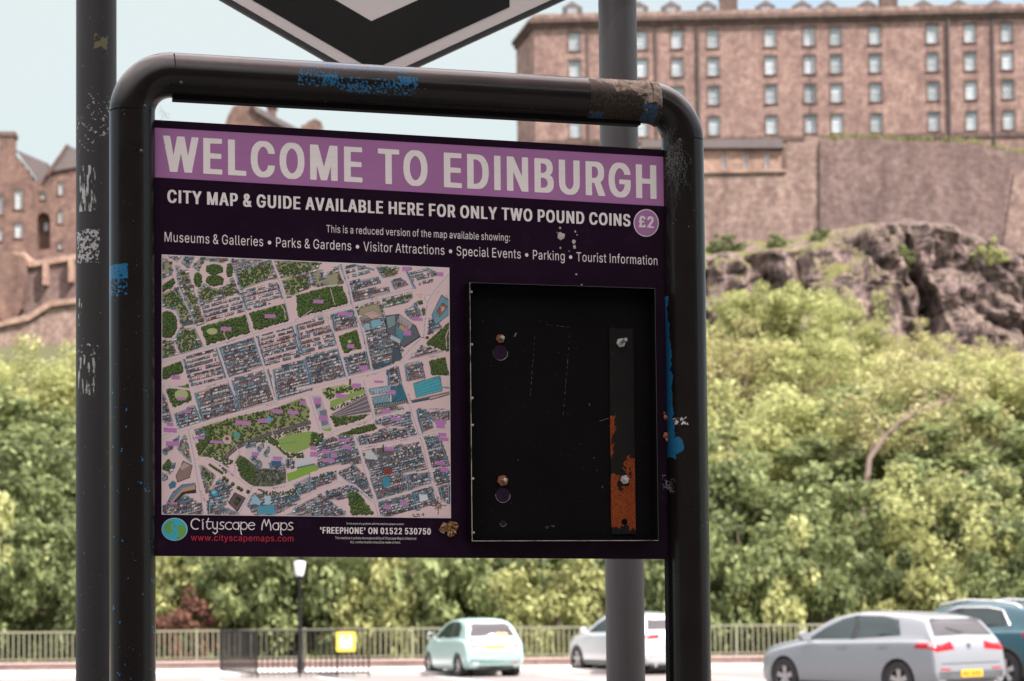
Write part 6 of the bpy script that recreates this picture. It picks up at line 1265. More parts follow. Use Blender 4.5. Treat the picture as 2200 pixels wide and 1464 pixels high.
# dried cocoon, dead spider and cobwebs
COCOON = plain('dried_cocoon', (.16,.075,.025), .6, 0, .55, 160); STRAW = plain('dry_straw', (.55,.42,.22), .6)
cx, cz = S(963, 1138, -.004)
coc = empty('squashed_cocoon', sign.matrix_basis @ Vector((cx, -.004, cz)), S.yaw, 'crumpled brown dried cocoon stuck to the purple board beside the dispenser tray', 'cocoon')
mb = MB(); R = random.Random(3); K = 40
prof = [(-22,2),(-18,-8),(-12,-16),(-4,-13),(2,-19),(10,-17),(19,-15),(22,-8),(18,2),(16,10),(10,14),(2,17),(-4,13),(-3,4),(-10,6),(-16,8)]
v, f = cdt_fill([[(x*.00104, -y*.00104) for x, y in prof]], .004)
mb.add([(x, -.002-.006*R.random(), z) for x, z in v], f); mb.build('husk', COCOON, coc)
mb = MB()
for a, b in (((-17,-5),(-7,-13)), ((-3,14),(2,5)), ((5,12),(6,1)), ((13,8),(9,0)), ((16,9),(13,3)), ((-20,4),(-10,9))):
    mb.tube([(a[0]*.00104, -.009, -a[1]*.00104), (b[0]*.00104, -.008, -b[1]*.00104)], .0005, 5)
mb.build('straw', STRAW, coc)
WEB = plain('cobweb_silk', (.26,.25,.245), .9)
def cobweb(px, py, n, spread, drop, label, seed, rad=.00012):
    R = random.Random(seed); x, z = S(px, py, -.05)
    o = empty('cobweb', sign.matrix_basis @ Vector((x, -.051, z)), S.yaw, label, 'cobweb', 'cobwebs on the sign frame')
    mb = MB()
    for k in range(n):
        a = Vector((R.gauss(0, spread*.45), -.001*R.random(), R.gauss(-drop*.15, drop*.22))); b = a + Vector((R.gauss(0, spread*.8), 0, R.gauss(-drop*.35, drop*.35)))
        m_ = (a+b)/2 + Vector((R.gauss(0, .008), -.006*R.random(), R.gauss(0, .006)))
        def sag(p): X = p.x + x; q = max(-1, min(1, (X-XR)/RT)); return Vector((p.x, -RT*math.sqrt(1-q*q)*1.02+.049+p.y*.4, p.z)) if abs(X-XR) < RT else p
        q_ = [a.lerp(b, t) + (m_ - (a+b)/2)*math.sin(math.pi*t) + Vector((R.gauss(0, .0035), 0, R.gauss(0, .003))) for t in np.linspace(0, 1, 7)]
        mb.tube([sag(p) for p in q_], rad, 3, caps=False)
    mb.build('silk_strands', WEB, o)
    return o
cobweb(1452, 312, 75, .016, .10, 'pale tangled cobweb hanging below the rusty top right corner of the sign frame', 2)
cobweb(1432, 1030, 12, .012, .03, 'thin loose cobweb strands low on the right upright by the blue paint', 5)
cobweb(344, 240, 9, .010, .02, 'small cobweb in the inside top left corner of the sign frame', 7)
FLAKE = plain('rust_flake', (.42,.14,.06), .9, 0, .4, 200)
for px, py, r in ((1429, 897, 5), (1430, 936, 6), (1433, 945, 4), (1430, 353, 4.5), (1427, 888, 3)):
    x, z = S(px, py, -.004); mb = MB(); v = [(x+r*.00105*math.cos(t)*(.7+.5*random.random()), -.003-.003*random.random(), z+r*.0013*math.sin(t)*(.7+.5*random.random())) for t in np.linspace(0, 2*math.pi, 9, endpoint=False)]
    mb.add(v + [(x, -.009, z)], [(i, (i+1) % 9, 9) for i in range(9)]); mb.build('rust_flake', FLAKE, sign)

# ================================================================== POSTS AND THE V SIGN BEHIND
def dark_post_mat():
    F_ = POSTF; M = Mat('scuffed_dark_post'); s = M.sep(); m = M.math
    n1 = M.noise(120, 4, .6, stretch=(1, 1, .16)); n2 = M.noise(110, 3); n3 = M.noise(30, 3); vt = M.noise(24, 4, .6, stretch=(3, 3, .25)); fine = M.noise(400, 2)
    def pb(x0, y0, x1, y1): a = F_(x0, y0, -.04); b = F_(x1, y1, -.04); return a[0], b[0], b[1], a[1]
    nx = m('MULTIPLY_ADD', m('SUBTRACT', n3, .5), .018, s[0]); nz = m('MULTIPLY_ADD', m('SUBTRACT', n3, .5), .02, s[2])
    c = M.mix(vt, (.011,.009,.0095), (.026,.022,.0225)); c = M.mix(M.ramp(fine, [(.5,0),(.7,.5)]), c, (.02,.018,.019))
    front = m('LESS_THAN', s[1], .02)
    def chips(px, thr, ns): return m('MULTIPLY', m('MULTIPLY', M.box(*pb(*px), nx, nz), m('GREATER_THAN', ns, thr)), front)
    pale = None
    for px, thr, ns in (((170, 358, 208, 456), .53, n1), ((164, 496, 216, 566), .515, n2), ((166, 770, 206, 850), .56, n1), ((190, 205, 248, 300), .62, n2), ((164, 250, 205, 330), .62, n2), ((165, 640, 180, 700), .55, n1), ((164, 740, 215, 775), .62, n2), ((163, 1220, 185, 1320), .68, n1)):
        k = chips(px, thr, ns); pale = k if pale is None else m('MAXIMUM', pale, k)
    pale = m('MAXIMUM', pale, m('MULTIPLY', m('GREATER_THAN', n2, .735), front))
    dark = m('MAXIMUM', m('MULTIPLY', M.box(*pb(176, 614, 207, 694), nx, nz), front), m('MULTIPLY', M.box(*pb(168, 782, 203, 850), nx, nz), front))
    c = M.mix(m('MULTIPLY', dark, .8), c, (.018,.015,.012))
    olive = m('MULTIPLY', m('MULTIPLY', M.box(*pb(205, 76, 232, 106), nx, nz), m('GREATER_THAN', n3, .45)), front); c = M.mix(olive, c, (.12,.11,.05))
    c = M.mix(pale, c, (.36,.345,.34))
    M.bump(fine, .25, .002)
    return M.fin(c, M.mix(pale, (.55,.55,.55), (.8,.8,.8)), spec=.4)
POSTF = Face(207, 700, 5.9, 0)
post = empty('steel_post', POSTF.loc, 0, 'dark round steel post with scraped sticker remains, left of the map sign', 'post')
mb = MB(); mb.tube([(0, 0, 0), (0, 0, 4.4)], .0568, 40); mb.build('shaft', dark_post_mat(), post, 'auto')
mb = MB(); mb.tube([(0, 0, 0), (0, 0, .02)], .11, 24); mb.build('base_plate', BLACK_IRON, post, 'auto')
mb = MB(); mb.tube([(0, 0, 4.4), (0, 0, 4.43)], [.0585, .045], 24); mb.build('cap', BLACK_IRON, post, 'auto')
POLEF = Face(1335, 700, 6.18, 0)
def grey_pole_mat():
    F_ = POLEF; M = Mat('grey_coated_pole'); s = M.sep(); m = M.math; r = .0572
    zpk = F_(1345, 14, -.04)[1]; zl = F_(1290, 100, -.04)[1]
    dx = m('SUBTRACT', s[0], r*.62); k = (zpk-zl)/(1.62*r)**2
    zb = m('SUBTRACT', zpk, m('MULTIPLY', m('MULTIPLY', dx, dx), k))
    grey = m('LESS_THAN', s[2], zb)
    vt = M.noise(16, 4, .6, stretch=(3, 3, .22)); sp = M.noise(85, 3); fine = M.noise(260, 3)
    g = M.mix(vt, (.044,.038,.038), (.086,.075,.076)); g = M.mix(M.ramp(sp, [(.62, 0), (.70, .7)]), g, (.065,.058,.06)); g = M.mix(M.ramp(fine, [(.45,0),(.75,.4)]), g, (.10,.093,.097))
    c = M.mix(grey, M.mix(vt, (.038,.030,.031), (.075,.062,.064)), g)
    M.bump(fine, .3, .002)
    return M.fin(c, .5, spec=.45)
pole = empty('grey_pole', POLEF.loc, 0, 'grey coated round pole standing behind the right end of the map board', 'pole')
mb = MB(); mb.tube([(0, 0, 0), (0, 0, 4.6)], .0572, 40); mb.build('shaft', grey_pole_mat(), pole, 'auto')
mb = MB(); mb.tube([(0, 0, 0), (0, 0, .02)], .11, 24); mb.build('base_plate', BLACK_IRON, pole, 'auto')
mb = MB(); mb.tube([(0, 0, 4.6), (0, 0, 4.63)], [.0585, .045], 24); mb.build('cap', BLACK_IRON, pole, 'auto')

DF = Face(801, 100, 6.02, RAD(11))
DF.loc.z = 0
vsign = empty('chevron_sign', DF.loc, DF.yaw, 'pale grey sign with black V chevron, its point just above the top bar', 'sign')
SIGN_GREY = band_mat('pale_grey_sign_face', (.62,.545,.53), (.68,.60,.585), .4)
SIGN_BLACK = band_mat('gloss_black_vinyl', (.012,.012,.012), (.022,.022,.021), .16)
D = lambda px, py, d=0: Vector(DF(px, py, d))
tip = D(801, 188); dl = (D(474.5, 0)-D(691, 125.5)).normalized(); dr = (D(1214.5, 0)-D(905.5, 142)).normalized()
HWID = .70; TOPZ = tip.y + 1.05
def vshape(apex, wl, wr, top):
    """Pentagon that points down: apex, edges along the two slopes to the half widths, upright sides."""
    tl = wl/abs(dl.x); tr = wr/abs(dr.x); a = apex + dl*tl; b = apex + dr*tr
    return [tuple(apex), tuple(b), (b.x, top), (a.x, top), tuple(a)]
mb = MB(); mb.prism(vshape(tip, HWID, HWID, TOPZ), 0, .022); mb.build('edge_frame', BLACK_TRIM, vsign)
t2 = D(801, 176); mb = MB(); mb.prism(vshape(t2, HWID-.012, HWID-.012, TOPZ-.012), -.0012, .0012); mb.build('face', SIGN_GREY, vsign)
b0 = D(800, 150.5, -.002); i0 = D(798, 45.5, -.002); hl, hr_ = .40, abs((D(1094.5, 0)-b0).x)
hl = hr_
a1 = b0 + dl*(hl/abs(dl.x)); b1 = b0 + dr*(hr_/abs(dr.x)); a2 = i0 + dl*((i0.x-a1.x)/abs(dl.x)); b2 = i0 + dr*((b1.x-i0.x)/abs(dr.x))
v, f = cdt_fill([[tuple(b0), tuple(b1), tuple(b2), tuple(i0), tuple(a2), tuple(a1)]]); mb = MB(); mb.add([(x, -.002, z) for x, z in v], f); mb.build('chevron', SIGN_BLACK, vsign)
mb = MB()
for zc in (tip.y+.62, tip.y+.95): mb.box(-HWID-.04, HWID+.06, .024, .05, zc-.02, zc+.02)
mb.build('mounting_rail', BLACK_IRON, vsign)
# ================================================================== PARKED CARS
def pchip(xs, ys):
    xs = np.array(xs, float); ys = np.array(ys, float); h = np.diff(xs); dl = np.diff(ys)/h; m = np.zeros(len(xs))
    for i in range(1, len(xs)-1):
        if dl[i-1]*dl[i] > 0: w1, w2 = 2*h[i]+h[i-1], h[i]+2*h[i-1]; m[i] = (w1+w2)/(w1/dl[i-1]+w2/dl[i])
    m[0], m[-1] = dl[0], dl[-1]
    def f(x):
        i = int(np.clip(np.searchsorted(xs, x)-1, 0, len(h)-1)); t = (x-xs[i])/h[i]
        return (2*t**3-3*t*t+1)*ys[i] + (t**3-2*t*t+t)*h[i]*m[i] + (-2*t**3+3*t*t)*ys[i+1] + (t**3-t*t)*h[i]*m[i+1]
    return f
def catmull(pts, k=4):
    P_ = [pts[0]]+list(pts)+[pts[-1]]; out = []
    for i in range(1, len(P_)-2):
        p0, p1, p2, p3 = (np.array(P_[j], float) for j in (i-1, i, i+1, i+2))
        for j in range(k):
            t = j/k; out.append(.5*((2*p1)+(-p0+p2)*t+(2*p0-5*p1+4*p2-p3)*t*t+(-p0+3*p1-3*p2+p3)*t**3))
    out.append(np.array(P_[-1], float)); return out
HATCH = dict(L=4.28, W=1.79, H=1.456, wr=.60, R=.318, fa=.84, ra=.80, st=[
    (2.14,.60,.52,.44,.30), (2.10,.70,.60,.58,.24), (1.96,.79,.69,.735,.20), (1.55,.90,.80,.865,.18), (1.08,.985,.885,.893,.18), (.80,1.10,.925,.895,.18), (.20,1.395,.95,.895,.18),
    (-.30,1.455,.96,.895,.18), (-1.0,1.435,.975,.895,.18), (-1.55,1.385,.985,.89,.18), (-1.76,1.335,.985,.885,.19), (-1.87,1.21,.975,.88,.20), (-2.00,1.03,.955,.875,.22), (-2.08,.91,.87,.865,.24), (-2.125,.72,.68,.845,.27), (-2.14,.50,.46,.81,.31)])
BUBBLE = dict(L=3.57, W=1.63, H=1.49, wr=.53, R=.295, fa=.66, ra=.61, st=[
    (1.785,.58,.50,.50,.30), (1.75,.70,.60,.60,.24), (1.62,.80,.70,.70,.20), (1.25,.92,.82,.785,.18), (.92,.99,.89,.81,.18), (.70,1.12,.92,.815,.18), (.25,1.38,.945,.815,.18),
    (-.10,1.465,.955,.815,.18), (-.55,1.49,.965,.815,.18), (-1.0,1.468,.97,.81,.18), (-1.26,1.41,.965,.805,.18), (-1.42,1.28,.955,.80,.20), (-1.57,1.06,.93,.79,.22), (-1.68,.91,.86,.78,.24), (-1.76,.72,.67,.755,.26), (-1.785,.50,.46,.70,.30)])
def scaled(base, L, W, H, R, lift, wr=None):
    b = dict(base); kx, kw, kz = L/base['L'], W/base['W'], H/base['H']
    b['st'] = [(x*kx, zt*kz, zs*kz, w_*kw, zl+lift) for x, zt, zs, w_, zl in base['st']]; b['L'], b['W'], b['H'], b['R'] = L, W, H, R; b['wr'] = (wr or base['wr']*kw); b['fa'] *= kx; b['ra'] *= kx
    return b
SUV = scaled(HATCH, 4.38, 1.83, 1.60, .345, .06, .63); BIGSUV = scaled(HATCH, 4.42, 1.85, 1.64, .36, .08, .64)
def car(name, sp, paint_m, label, feat, group='cars parked along the far side of the road'):
    root = empty(name, (0, 0, 0), 0, label, 'car', group)
    st = sp['st'][::-1]; X = [s[0] for s in st]; f_zt, f_zs, f_w, f_zl = (pchip(X, [s[i] for s in st]) for i in (1, 2, 3, 4))
    L, W, H, wr, R = (sp[k] for k in ('L', 'W', 'H', 'wr', 'R'))
    n_st = 90; sec = []
    tt = np.linspace(0, 1, n_st); xs = [L/2*math.cos(math.pi*t)*1.0 for t in tt]; xs[0], xs[-1] = L/2, -L/2
    for x in xs:
        zt, zs, w_, zl = f_zt(x), f_zs(x), f_w(x), f_zl(x); zs = min(zs, zt-.05)
        fr = max(0, min(1, (zt-zs-.05)/(H-1.0*zs+.02))); er = (w_-.10)*(1-fr)+wr*fr
        zm = (zl+zs)/2
        pts = [(0, zl), (w_-.16, zl), (w_-.05, zl+.05), (w_-.008, zl+.17), (w_, zm), (w_-.012, zs-.10), (w_-.035, zs-.02), (w_-.075, zs+.012*fr+.01), (er+.02, zt-.10*fr-.022), (er-.05, zt-.035*fr-.012), (er*.6, zt-.008), (0, zt)]
        sec.append(catmull(pts, 3))
    m_ = len(sec[0]); V = []; F_ = []
    for x, s in zip(xs, sec):
        V += [(x, y, z) for y, z in s] + [(x, -y, z) for y, z in s[-2:0:-1]]
    k = 2*m_-2
    for i in range(n_st-1):
        for j in range(k): F_.append((i*k+j, (i+1)*k+j, (i+1)*k+(j+1) % k, i*k+(j+1) % k))
    F_ += [tuple(range(k)), tuple((n_st-1)*k+j for j in range(k-1, -1, -1))]
    mb = MB(); mb.add(V, F_); body = mb.build('body', paint_m, root, 'auto')
    bm = bmesh.new(); bm.from_mesh(body.data); bmesh.ops.recalc_face_normals(bm, faces=bm.faces); bvh = BVHTree.FromBMesh(bm); bm.to_mesh(body.data); bm.free()
    ax = (L/2-sp['fa'], -L/2+sp['ra'])
    cut = MB()
    for x in ax:
        for s in (1, -1):
            cut.tube([(x, s*(W/2-.33), R*1.0), (x, s*(W/2+.2), R*1.0)], R+.05, 36)
    co = cut.build('cutter', BLACK_TRIM)
    md = body.modifiers.new('arches', 'BOOLEAN'); md.object = co; md.operation = 'DIFFERENCE'; md.solver = 'EXACT'
    dg = bpy.context.evaluated_depsgraph_get(); nm = bpy.data.meshes.new_from_object(body.evaluated_get(dg)); body.modifiers.clear(); old = body.data; body.data = nm; bpy.data.meshes.remove(old)
    cm = co.data; bpy.data.objects.remove(co); bpy.data.meshes.remove(cm)
    nm.name = 'body'; nm.set_sharp_from_angle(angle=RAD(38))
    def patch(pname, poly, mat, view, off=.006, sp_=.07, parent=root):
        """Lay a panel on the body: view 'L','R' take (x,z), 'B' (back) takes (y,z), 'F' (front) takes (y,z)."""
        v, f = cdt_fill([poly], sp_); out = []
        for a, b in v:
            o_, d_ = {'L': ((a, 3, b), (0, -1, 0)), 'R': ((a, -3, b), (0, 1, 0)), 'B': ((-5, a, b), (1, 0, 0)), 'F': ((5, a, b), (-1, 0, 0))}[view]
            h = bvh.ray_cast(Vector(o_), Vector(d_))
            p, nn = (h[0], h[1]) if h[0] is not None else (Vector(o_)+Vector(d_)*3, -Vector(d_))
            if nn.dot(Vector(d_)) > 0: nn = -nn
            out.append(p+nn*off)
        if view in 'LF' : f = [tuple(reversed(q)) for q in f]
        mb = MB(); mb.add(out, f); return mb.build(pname, mat, parent, True)
    for side in 'LR':
        for nm_, poly in feat.get('side_glass', []): patch('side_window', poly, CAR_GLASS, side)
        for poly in feat.get('side_trim', []): patch('window_pillar', poly, BLACK_TRIM, side, .004)
        for xa, za, zb in feat.get('seams', []):
            patch('door_seam', [(xa-.006, za), (xa+.006, za), (xa+.006+.02, zb), (xa-.006+.02, zb)], BLACK_TRIM, side, .003, None)
        for xa, za in feat.get('handles', []): patch('door_handle', rr_(xa, za, .10, .018), paint_m, side, .022, None)
        if feat.get('sill'): z0, z1 = feat['sill']; patch('sill_trim', [(ax[1]+R+.06, z0), (ax[0]-R-.06, z0), (ax[0]-R-.06, z1), (ax[1]+R+.06, z1)], feat.get('sill_mat', BLACK_TRIM), side, .004)
    for pn, poly, mat, off in feat.get('back', []): patch(pn, poly, mat, 'B', off)
    if feat.get('side_lamp'):
        for side in 'LR': patch('tail_light_side', feat['side_lamp'], RED_LAMP, side, .008)
    for k_ in range(7):
        pl_ = next(p for p in feat['back'] if p[0] == 'number_plate'); zc_ = sum(q[1] for q in pl_[1])/len(pl_[1]); y_ = (k_-3)*.062 + (.02 if k_ > 3 else -.01)
        patch('plate_marking', rr_(y_, zc_, .012+.006*(k_ % 2), .034, .1, 2), BLACK_TRIM, 'B', .016, None)
    patch('windscreen', feat['windscreen'], CAR_GLASS, 'F')
    for s in (1, -1): patch('headlight', [(s*y, z) for y, z in feat['headlight']][::s], CLEAR_LAMP, 'F')
    for x in ax:
        for s in (1, -1):
            yc = s*(W/2-.115); wh = MB(); prof = [(-.10, R*.62), (-.105, R*.93), (-.08, R), (.08, R), (.105, R*.93), (.10, R*.62)]; n = 36
            wh.add([(x+r*math.cos(2*math.pi*j/n), yc+y, R+r*math.sin(2*math.pi*j/n)) for y, r in prof for j in range(n)], [(i*n+j, i*n+(j+1) % n, (i+1)*n+(j+1) % n, (i+1)*n+j) for i in range(5) for j in range(n)])
            tyre = wh.build('wheel', TYRE, root, 'auto')
            rm = MB(); fy = yc+s*.088; by_ = yc+s*.03; r1 = R*.69
            rm.tube([(x, by_, R), (x, by_-s*.01, R)], r1*.98, 28, 1)
            for j in range(n):
                a, b = 2*math.pi*j/n, 2*math.pi*(j+1)/n
                q = [(x+r*math.cos(t), y, R+r*math.sin(t)) for r, y in ((r1, fy), (r1*.9, fy-s*.012)) for t in (a, b)]; rm.add(q, [(0, 1, 3, 2)])
            for j in range(5):
                t = 2*math.pi*j/5+.3; c_, s2 = math.cos(t), math.sin(t); nw, ow = .034, .052
                q = [(x+r*c_-w_*s2, y, R+r*s2+w_*c_) for r, w_, y in ((.03, nw, fy-s*.02), (.03, -nw, fy-s*.02), (r1*.93, -ow, fy-s*.006), (r1*.93, ow, fy-s*.006))]; rm.add(q, [(0, 1, 2, 3)])
            rm.tube([(x, by_, R), (x, fy-s*.012, R)], .05, 14)
            rm.build('rim', [RIM, BLACK_TRIM], tyre)
            am = MB(); am.tube([(x, s*(W/2-.335), R), (x, s*(W/2-.325), R)], R+.048, 28); am.build('arch_liner', BLACK_TRIM, root)
            if feat.get('cladding'):
                cl = MB(); pts = [(x+(R+.075)*math.cos(t), s*(W/2-.03), R+(R+.075)*math.sin(t)) for t in np.linspace(-.25, math.pi+.25, 26)]; cl.tube(pts, .034, 8); cl.build('arch_cladding', BLACK_TRIM, root, True)
    zs0 = f_zs(feat['mirror'])
    for s in (1, -1):
        mx = feat['mirror']; mm = MB(); y0 = s*(f_w(mx)-.06)
        mm.tube([(mx, y0, zs0+.03), (mx, y0+s*.10, zs0+.06)], .03, 8)
        mm.tube([(mx+.06, y0+s*.16, zs0+.10), (mx+.04, y0+s*.16, zs0+.10), (mx-.03, y0+s*.16, zs0+.10), (mx-.05, y0+s*.16, zs0+.10)], [.05, .085, .09, .075], 12)
        mm.build('side_mirror', paint_m if not feat.get('chrome_mirror') else CHROME, root, 'auto')
    if feat.get('rails'):
        for s in (1, -1):
            rr2 = MB(); rr2.tube([(x, s*(wr-.015), f_zt(x)+dz) for x, dz in ((.35, -.03), (.25, .03), (-.3, .035), (-1.0, .035), (-1.45, .02), (-1.6, -.05))], .022, 8); rr2.build('roof_rail', CHROME, root, True)
    for pts, r in feat.get('chrome_lines', []):
        for s in (1, -1):
            out = []
            for x, z in pts:
                h = bvh.ray_cast(Vector((x, 3, z)), Vector((0, -1, 0))); out.append((x, s*(h[0].y+.008), z) if h[0] is not None else (x, s*.7, z))
            c2 = MB(); c2.tube(out, r, 8); c2.build('window_trim', CHROME, root, True)
    ex = MB(); yx = W/2*.62
    for s in feat.get('exhaust', ()): ex.tube([(-L/2-.03, s*yx, .27), (-L/2+.3, s*yx, .27)], .04, 12)
    if feat.get('exhaust'): ex.build('exhaust_pipe', CHROME, root, 'auto')
    un = MB(); un.box(-L/2+.25, L/2-.3, -W/2+.34, W/2-.34, .16, .32); un.build('underbody', BLACK_TRIM, root)
    return root
def rr_(cx, cz, w, h, r=.3, n=4):
    k = min(w, h)*r*2; return [(cx+sx*(w-k)+k*math.cos(t), cz+sz*(h-k)+k*math.sin(t)) for sx, sz, t0 in ((1,-1,-math.pi/2),(1,1,0),(-1,1,math.pi/2),(-1,-1,math.pi)) for t in np.linspace(t0, t0+math.pi/2, n)]
def mirror(poly): return [(-y, z) for y, z in reversed(poly)]
def place(root, sp, px, Y, alpha, ky=.93):
    """Put the car's rear left corner at the photo pixel column px at distance Y; it points away to the left."""
    a = RAD(alpha); hd = Vector((-math.cos(a), math.sin(a), 0)); lf = Vector((-math.sin(a), -math.cos(a), 0))
    c = at(px, 1400, Y); cc = Vector((c.x, Y, 0)) + hd*(sp['L']/2) - lf*(sp['W']/2*ky)
    root.location = (cc.x, cc.y, (road_z(cc.y-.8)+road_z(cc.y+.8))/2-.006); root.rotation_euler = (0, 0, math.pi-a)
# tail lamps, glass and so on are drawn in the car's own metres
tlg = [(.36,.835), (.78,.80), (.845,.82), (.83,.955), (.40,.955)]
golf = dict(side_lamp=[(-2.07,.83), (-1.70,.86), (-1.76,.93), (-2.03,.955)], side_glass=[('f', [(-.26,.995), (.74,.975), (.42,1.17), (.06,1.32), (-.20,1.372)]), ('r', [(-1.34,1.06), (-.34,1.0), (-.28,1.375), (-.85,1.37), (-1.20,1.31)])], side_trim=[[(-.35,.99), (-.25,.985), (-.19,1.378), (-.29,1.382)]],
    seams=[(.82,.32,.93), (-.30,.30,.97), (-1.18,.62,.98)], handles=[(-.10,.86), (-1.02,.88)], sill=(.19,.27), mirror=.70,
    windscreen=[(-.62,1.07), (.62,1.07), (.52,1.36), (-.52,1.36)], headlight=[(.42,.66), (.74,.68), (.76,.76), (.46,.74)],
    back=[('rear_window', [(-.70,1.05), (.70,1.05), (.60,1.29), (.54,1.325), (-.54,1.325), (-.60,1.29)], REAR_GLASS, .006), ('spoiler_shade', [(-.585,1.275), (.585,1.275), (.55,1.325), (-.55,1.325)], BLACK_TRIM, .010),
          ('tail_light', tlg, RED_LAMP, .008), ('tail_light', mirror(tlg), RED_LAMP, .008), ('number_plate', rr_(0, .44, .26, .058, .1), PLATE, .012), ('badge', [(.055*math.cos(t), .89+.055*math.sin(t)) for t in np.linspace(0, 2*math.pi, 20, endpoint=False)], CHROME, .012),
          ('badge_centre', [(.035*math.cos(t), .89+.035*math.sin(t)) for t in np.linspace(0, 2*math.pi, 16, endpoint=False)], BLACK_TRIM, .016), ('rear_wiper', [(-.02,1.10), (.02,1.085), (.34,1.17), (.33,1.185)], BLACK_TRIM, .02),
          ('tailgate_seam', [(-.70,.60), (.70,.60), (.70,.612), (-.70,.612)], BLACK_TRIM, .004), ('reflector', [(.50,.50), (.74,.505), (.74,.53), (.50,.525)], RED_LAMP, .006), ('reflector', [(-.74,.505), (-.50,.50), (-.50,.525), (-.74,.53)], RED_LAMP, .006), ('bumper_trim', [(-.66,.29), (.66,.29), (.60,.355), (-.60,.355)], BLACK_TRIM, .008)], exhaust=(1, -1))
g = car('parked_car', HATCH, SILVER_P, 'pale silver hatchback with angular red tail lights, nearest of the cars at the lower right', golf); place(g, HATCH, 2012, 33.7, 53)
tl5 = [(.46,.80), (.54,.76), (.64,.80), (.64,.95), (.57,.99), (.48,.96)]
fiat = dict(side_glass=[('f', [(-.52,.99), (.62,.965), (.44,1.12), (.12,1.31), (-.12,1.385), (-.46,1.405)]), ('r', [(-1.12,1.02), (-.60,.995), (-.55,1.405), (-.85,1.385), (-1.05,1.27)])], side_trim=[[(-.61,.985), (-.51,.985), (-.45,1.41), (-.56,1.41)]],
    seams=[(.66,.34,.92), (-.56,.32,.97)], handles=[(-.38,.83)], mirror=.58, chrome_mirror=True, windscreen=[(-.56,1.03), (.56,1.03), (.48,1.36), (-.48,1.36)], headlight=[(.40,.66), (.56,.66), (.58,.80), (.42,.80)],
    back=[('rear_window', [(-.60,1.03), (.60,1.03), (.53,1.30), (.43,1.36), (-.43,1.36), (-.53,1.30)], REAR_GLASS, .006), ('tail_light', tl5, RED_LAMP, .008), ('tail_light', mirror(tl5), RED_LAMP, .008), ('number_plate', rr_(0, .79, .26, .056, .1), PLATE, .012),
          ('plate_handle', [(-.2,.862), (.2,.862), (.16,.895), (-.16,.895)], CHROME, .016), ('window_sticker', rr_(-.25, 1.075, .15, .035, .1), ORANGE, .010), ('tailgate_seam', [(-.60,.60), (.60,.60), (.60,.612), (-.60,.612)], BLACK_TRIM, .004),
          ('bumper_strip', [(-.66,.50), (.66,.50), (.66,.515), (-.66,.515)], CHROME, .007), ('reflector', [(.44,.36), (.60,.365), (.60,.395), (.44,.39)], CLEAR_LAMP, .006), ('reflector', [(-.60,.365), (-.44,.36), (-.44,.39), (-.60,.395)], RED_LAMP, .006), ('bumper_trim', [(-.5,.25), (.5,.25), (.46,.31), (-.46,.31)], BLACK_TRIM, .008)])
c5 = car('parked_car', BUBBLE, MINT, 'small rounded mint green hatchback parked by the kerb in the middle distance', fiat); place(c5, BUBBLE, 1003, 52.2, 69)
def lift(poly, kx, kz): return [(x*kx, z*kz) for x, z in poly]
kx, kz = 4.38/4.28, 1.60/1.456
tls = [(.40,.95), (.78,.93), (.90,.98), (.88,1.06), (.42,1.05)]
white = dict(side_glass=[(a, lift(p, kx, kz)) for a, p in golf['side_glass']], side_trim=[lift(golf['side_trim'][0], kx, kz)], seams=[(.84,.40,1.0), (-.30,.38,1.05)], handles=[(-.10,.95), (-1.04,.97)], sill=(.25,.36), mirror=.72,
    windscreen=lift(golf['windscreen'], 1, kz), headlight=lift(golf['headlight'], 1, kz), back=[('rear_window', lift(golf['back'][0][1], 1, kz), REAR_GLASS, .006), ('tail_light', tls, RED_LAMP, .008), ('tail_light', mirror(tls), RED_LAMP, .008), ('number_plate', rr_(0, .78, .26, .058, .1), PLATE, .012),
          ('bumper_trim', [(-.75,.36), (.75,.36), (.75,.50), (-.75,.50)], plain('grey_diffuser', (.33,.33,.34), .5), .008), ('bumper_strip', [(-.78,.62), (.78,.62), (.78,.64), (-.78,.64)], BLACK_TRIM, .006), ('tailgate_seam', [(-.7,.70), (.7,.70), (.7,.712), (-.7,.712)], BLACK_TRIM, .004)], exhaust=(1, -1))
wc = car('parked_car', SUV, WHITE_P, 'white hatchback half hidden behind the grey pole and the right upright', white); place(wc, SUV, 1387, 52.6, 63)
kx, kz = 4.42/4.28, 1.64/1.456
tlt = [(.46,.97), (.80,.95), (.92,.99), (.90,1.12), (.50,1.10)]
teal = dict(side_lamp=[(-2.12,.98), (-1.80,1.0), (-1.82,1.08), (-2.08,1.10)], side_glass=[(a, lift(p, kx, kz)) for a, p in golf['side_glass']], side_trim=[lift(golf['side_trim'][0], kx, kz)], seams=[(.84,.42,1.02), (-.30,.40,1.07)], handles=[(-.10,.97), (-1.04,.99)], sill=(.27,.46), mirror=.72, cladding=True, rails=True,
    windscreen=lift(golf['windscreen'], 1, kz), headlight=lift(golf['headlight'], 1, kz), chrome_lines=[([(.40,1.34), (-.2,1.535), (-.9,1.535), (-1.25,1.48), (-1.46,1.22), (-1.47,1.17)], .020)],
    back=[('rear_window', lift(golf['back'][0][1], 1, kz), REAR_GLASS, .006), ('tail_light', tlt, RED_LAMP, .008), ('tail_light', mirror(tlt), RED_LAMP, .008), ('number_plate', rr_(0, .80, .26, .058, .1), PLATE, .012), ('bumper_trim', [(-.8,.34), (.8,.34), (.8,.56), (-.8,.56)], BLACK_TRIM, .008)])
tc = car('parked_car', BIGSUV, TEAL_P, 'dark teal car with silver roof rails beyond the silver hatchback at the right edge', teal); place(tc, BIGSUV, 2240, 38.2, 50)
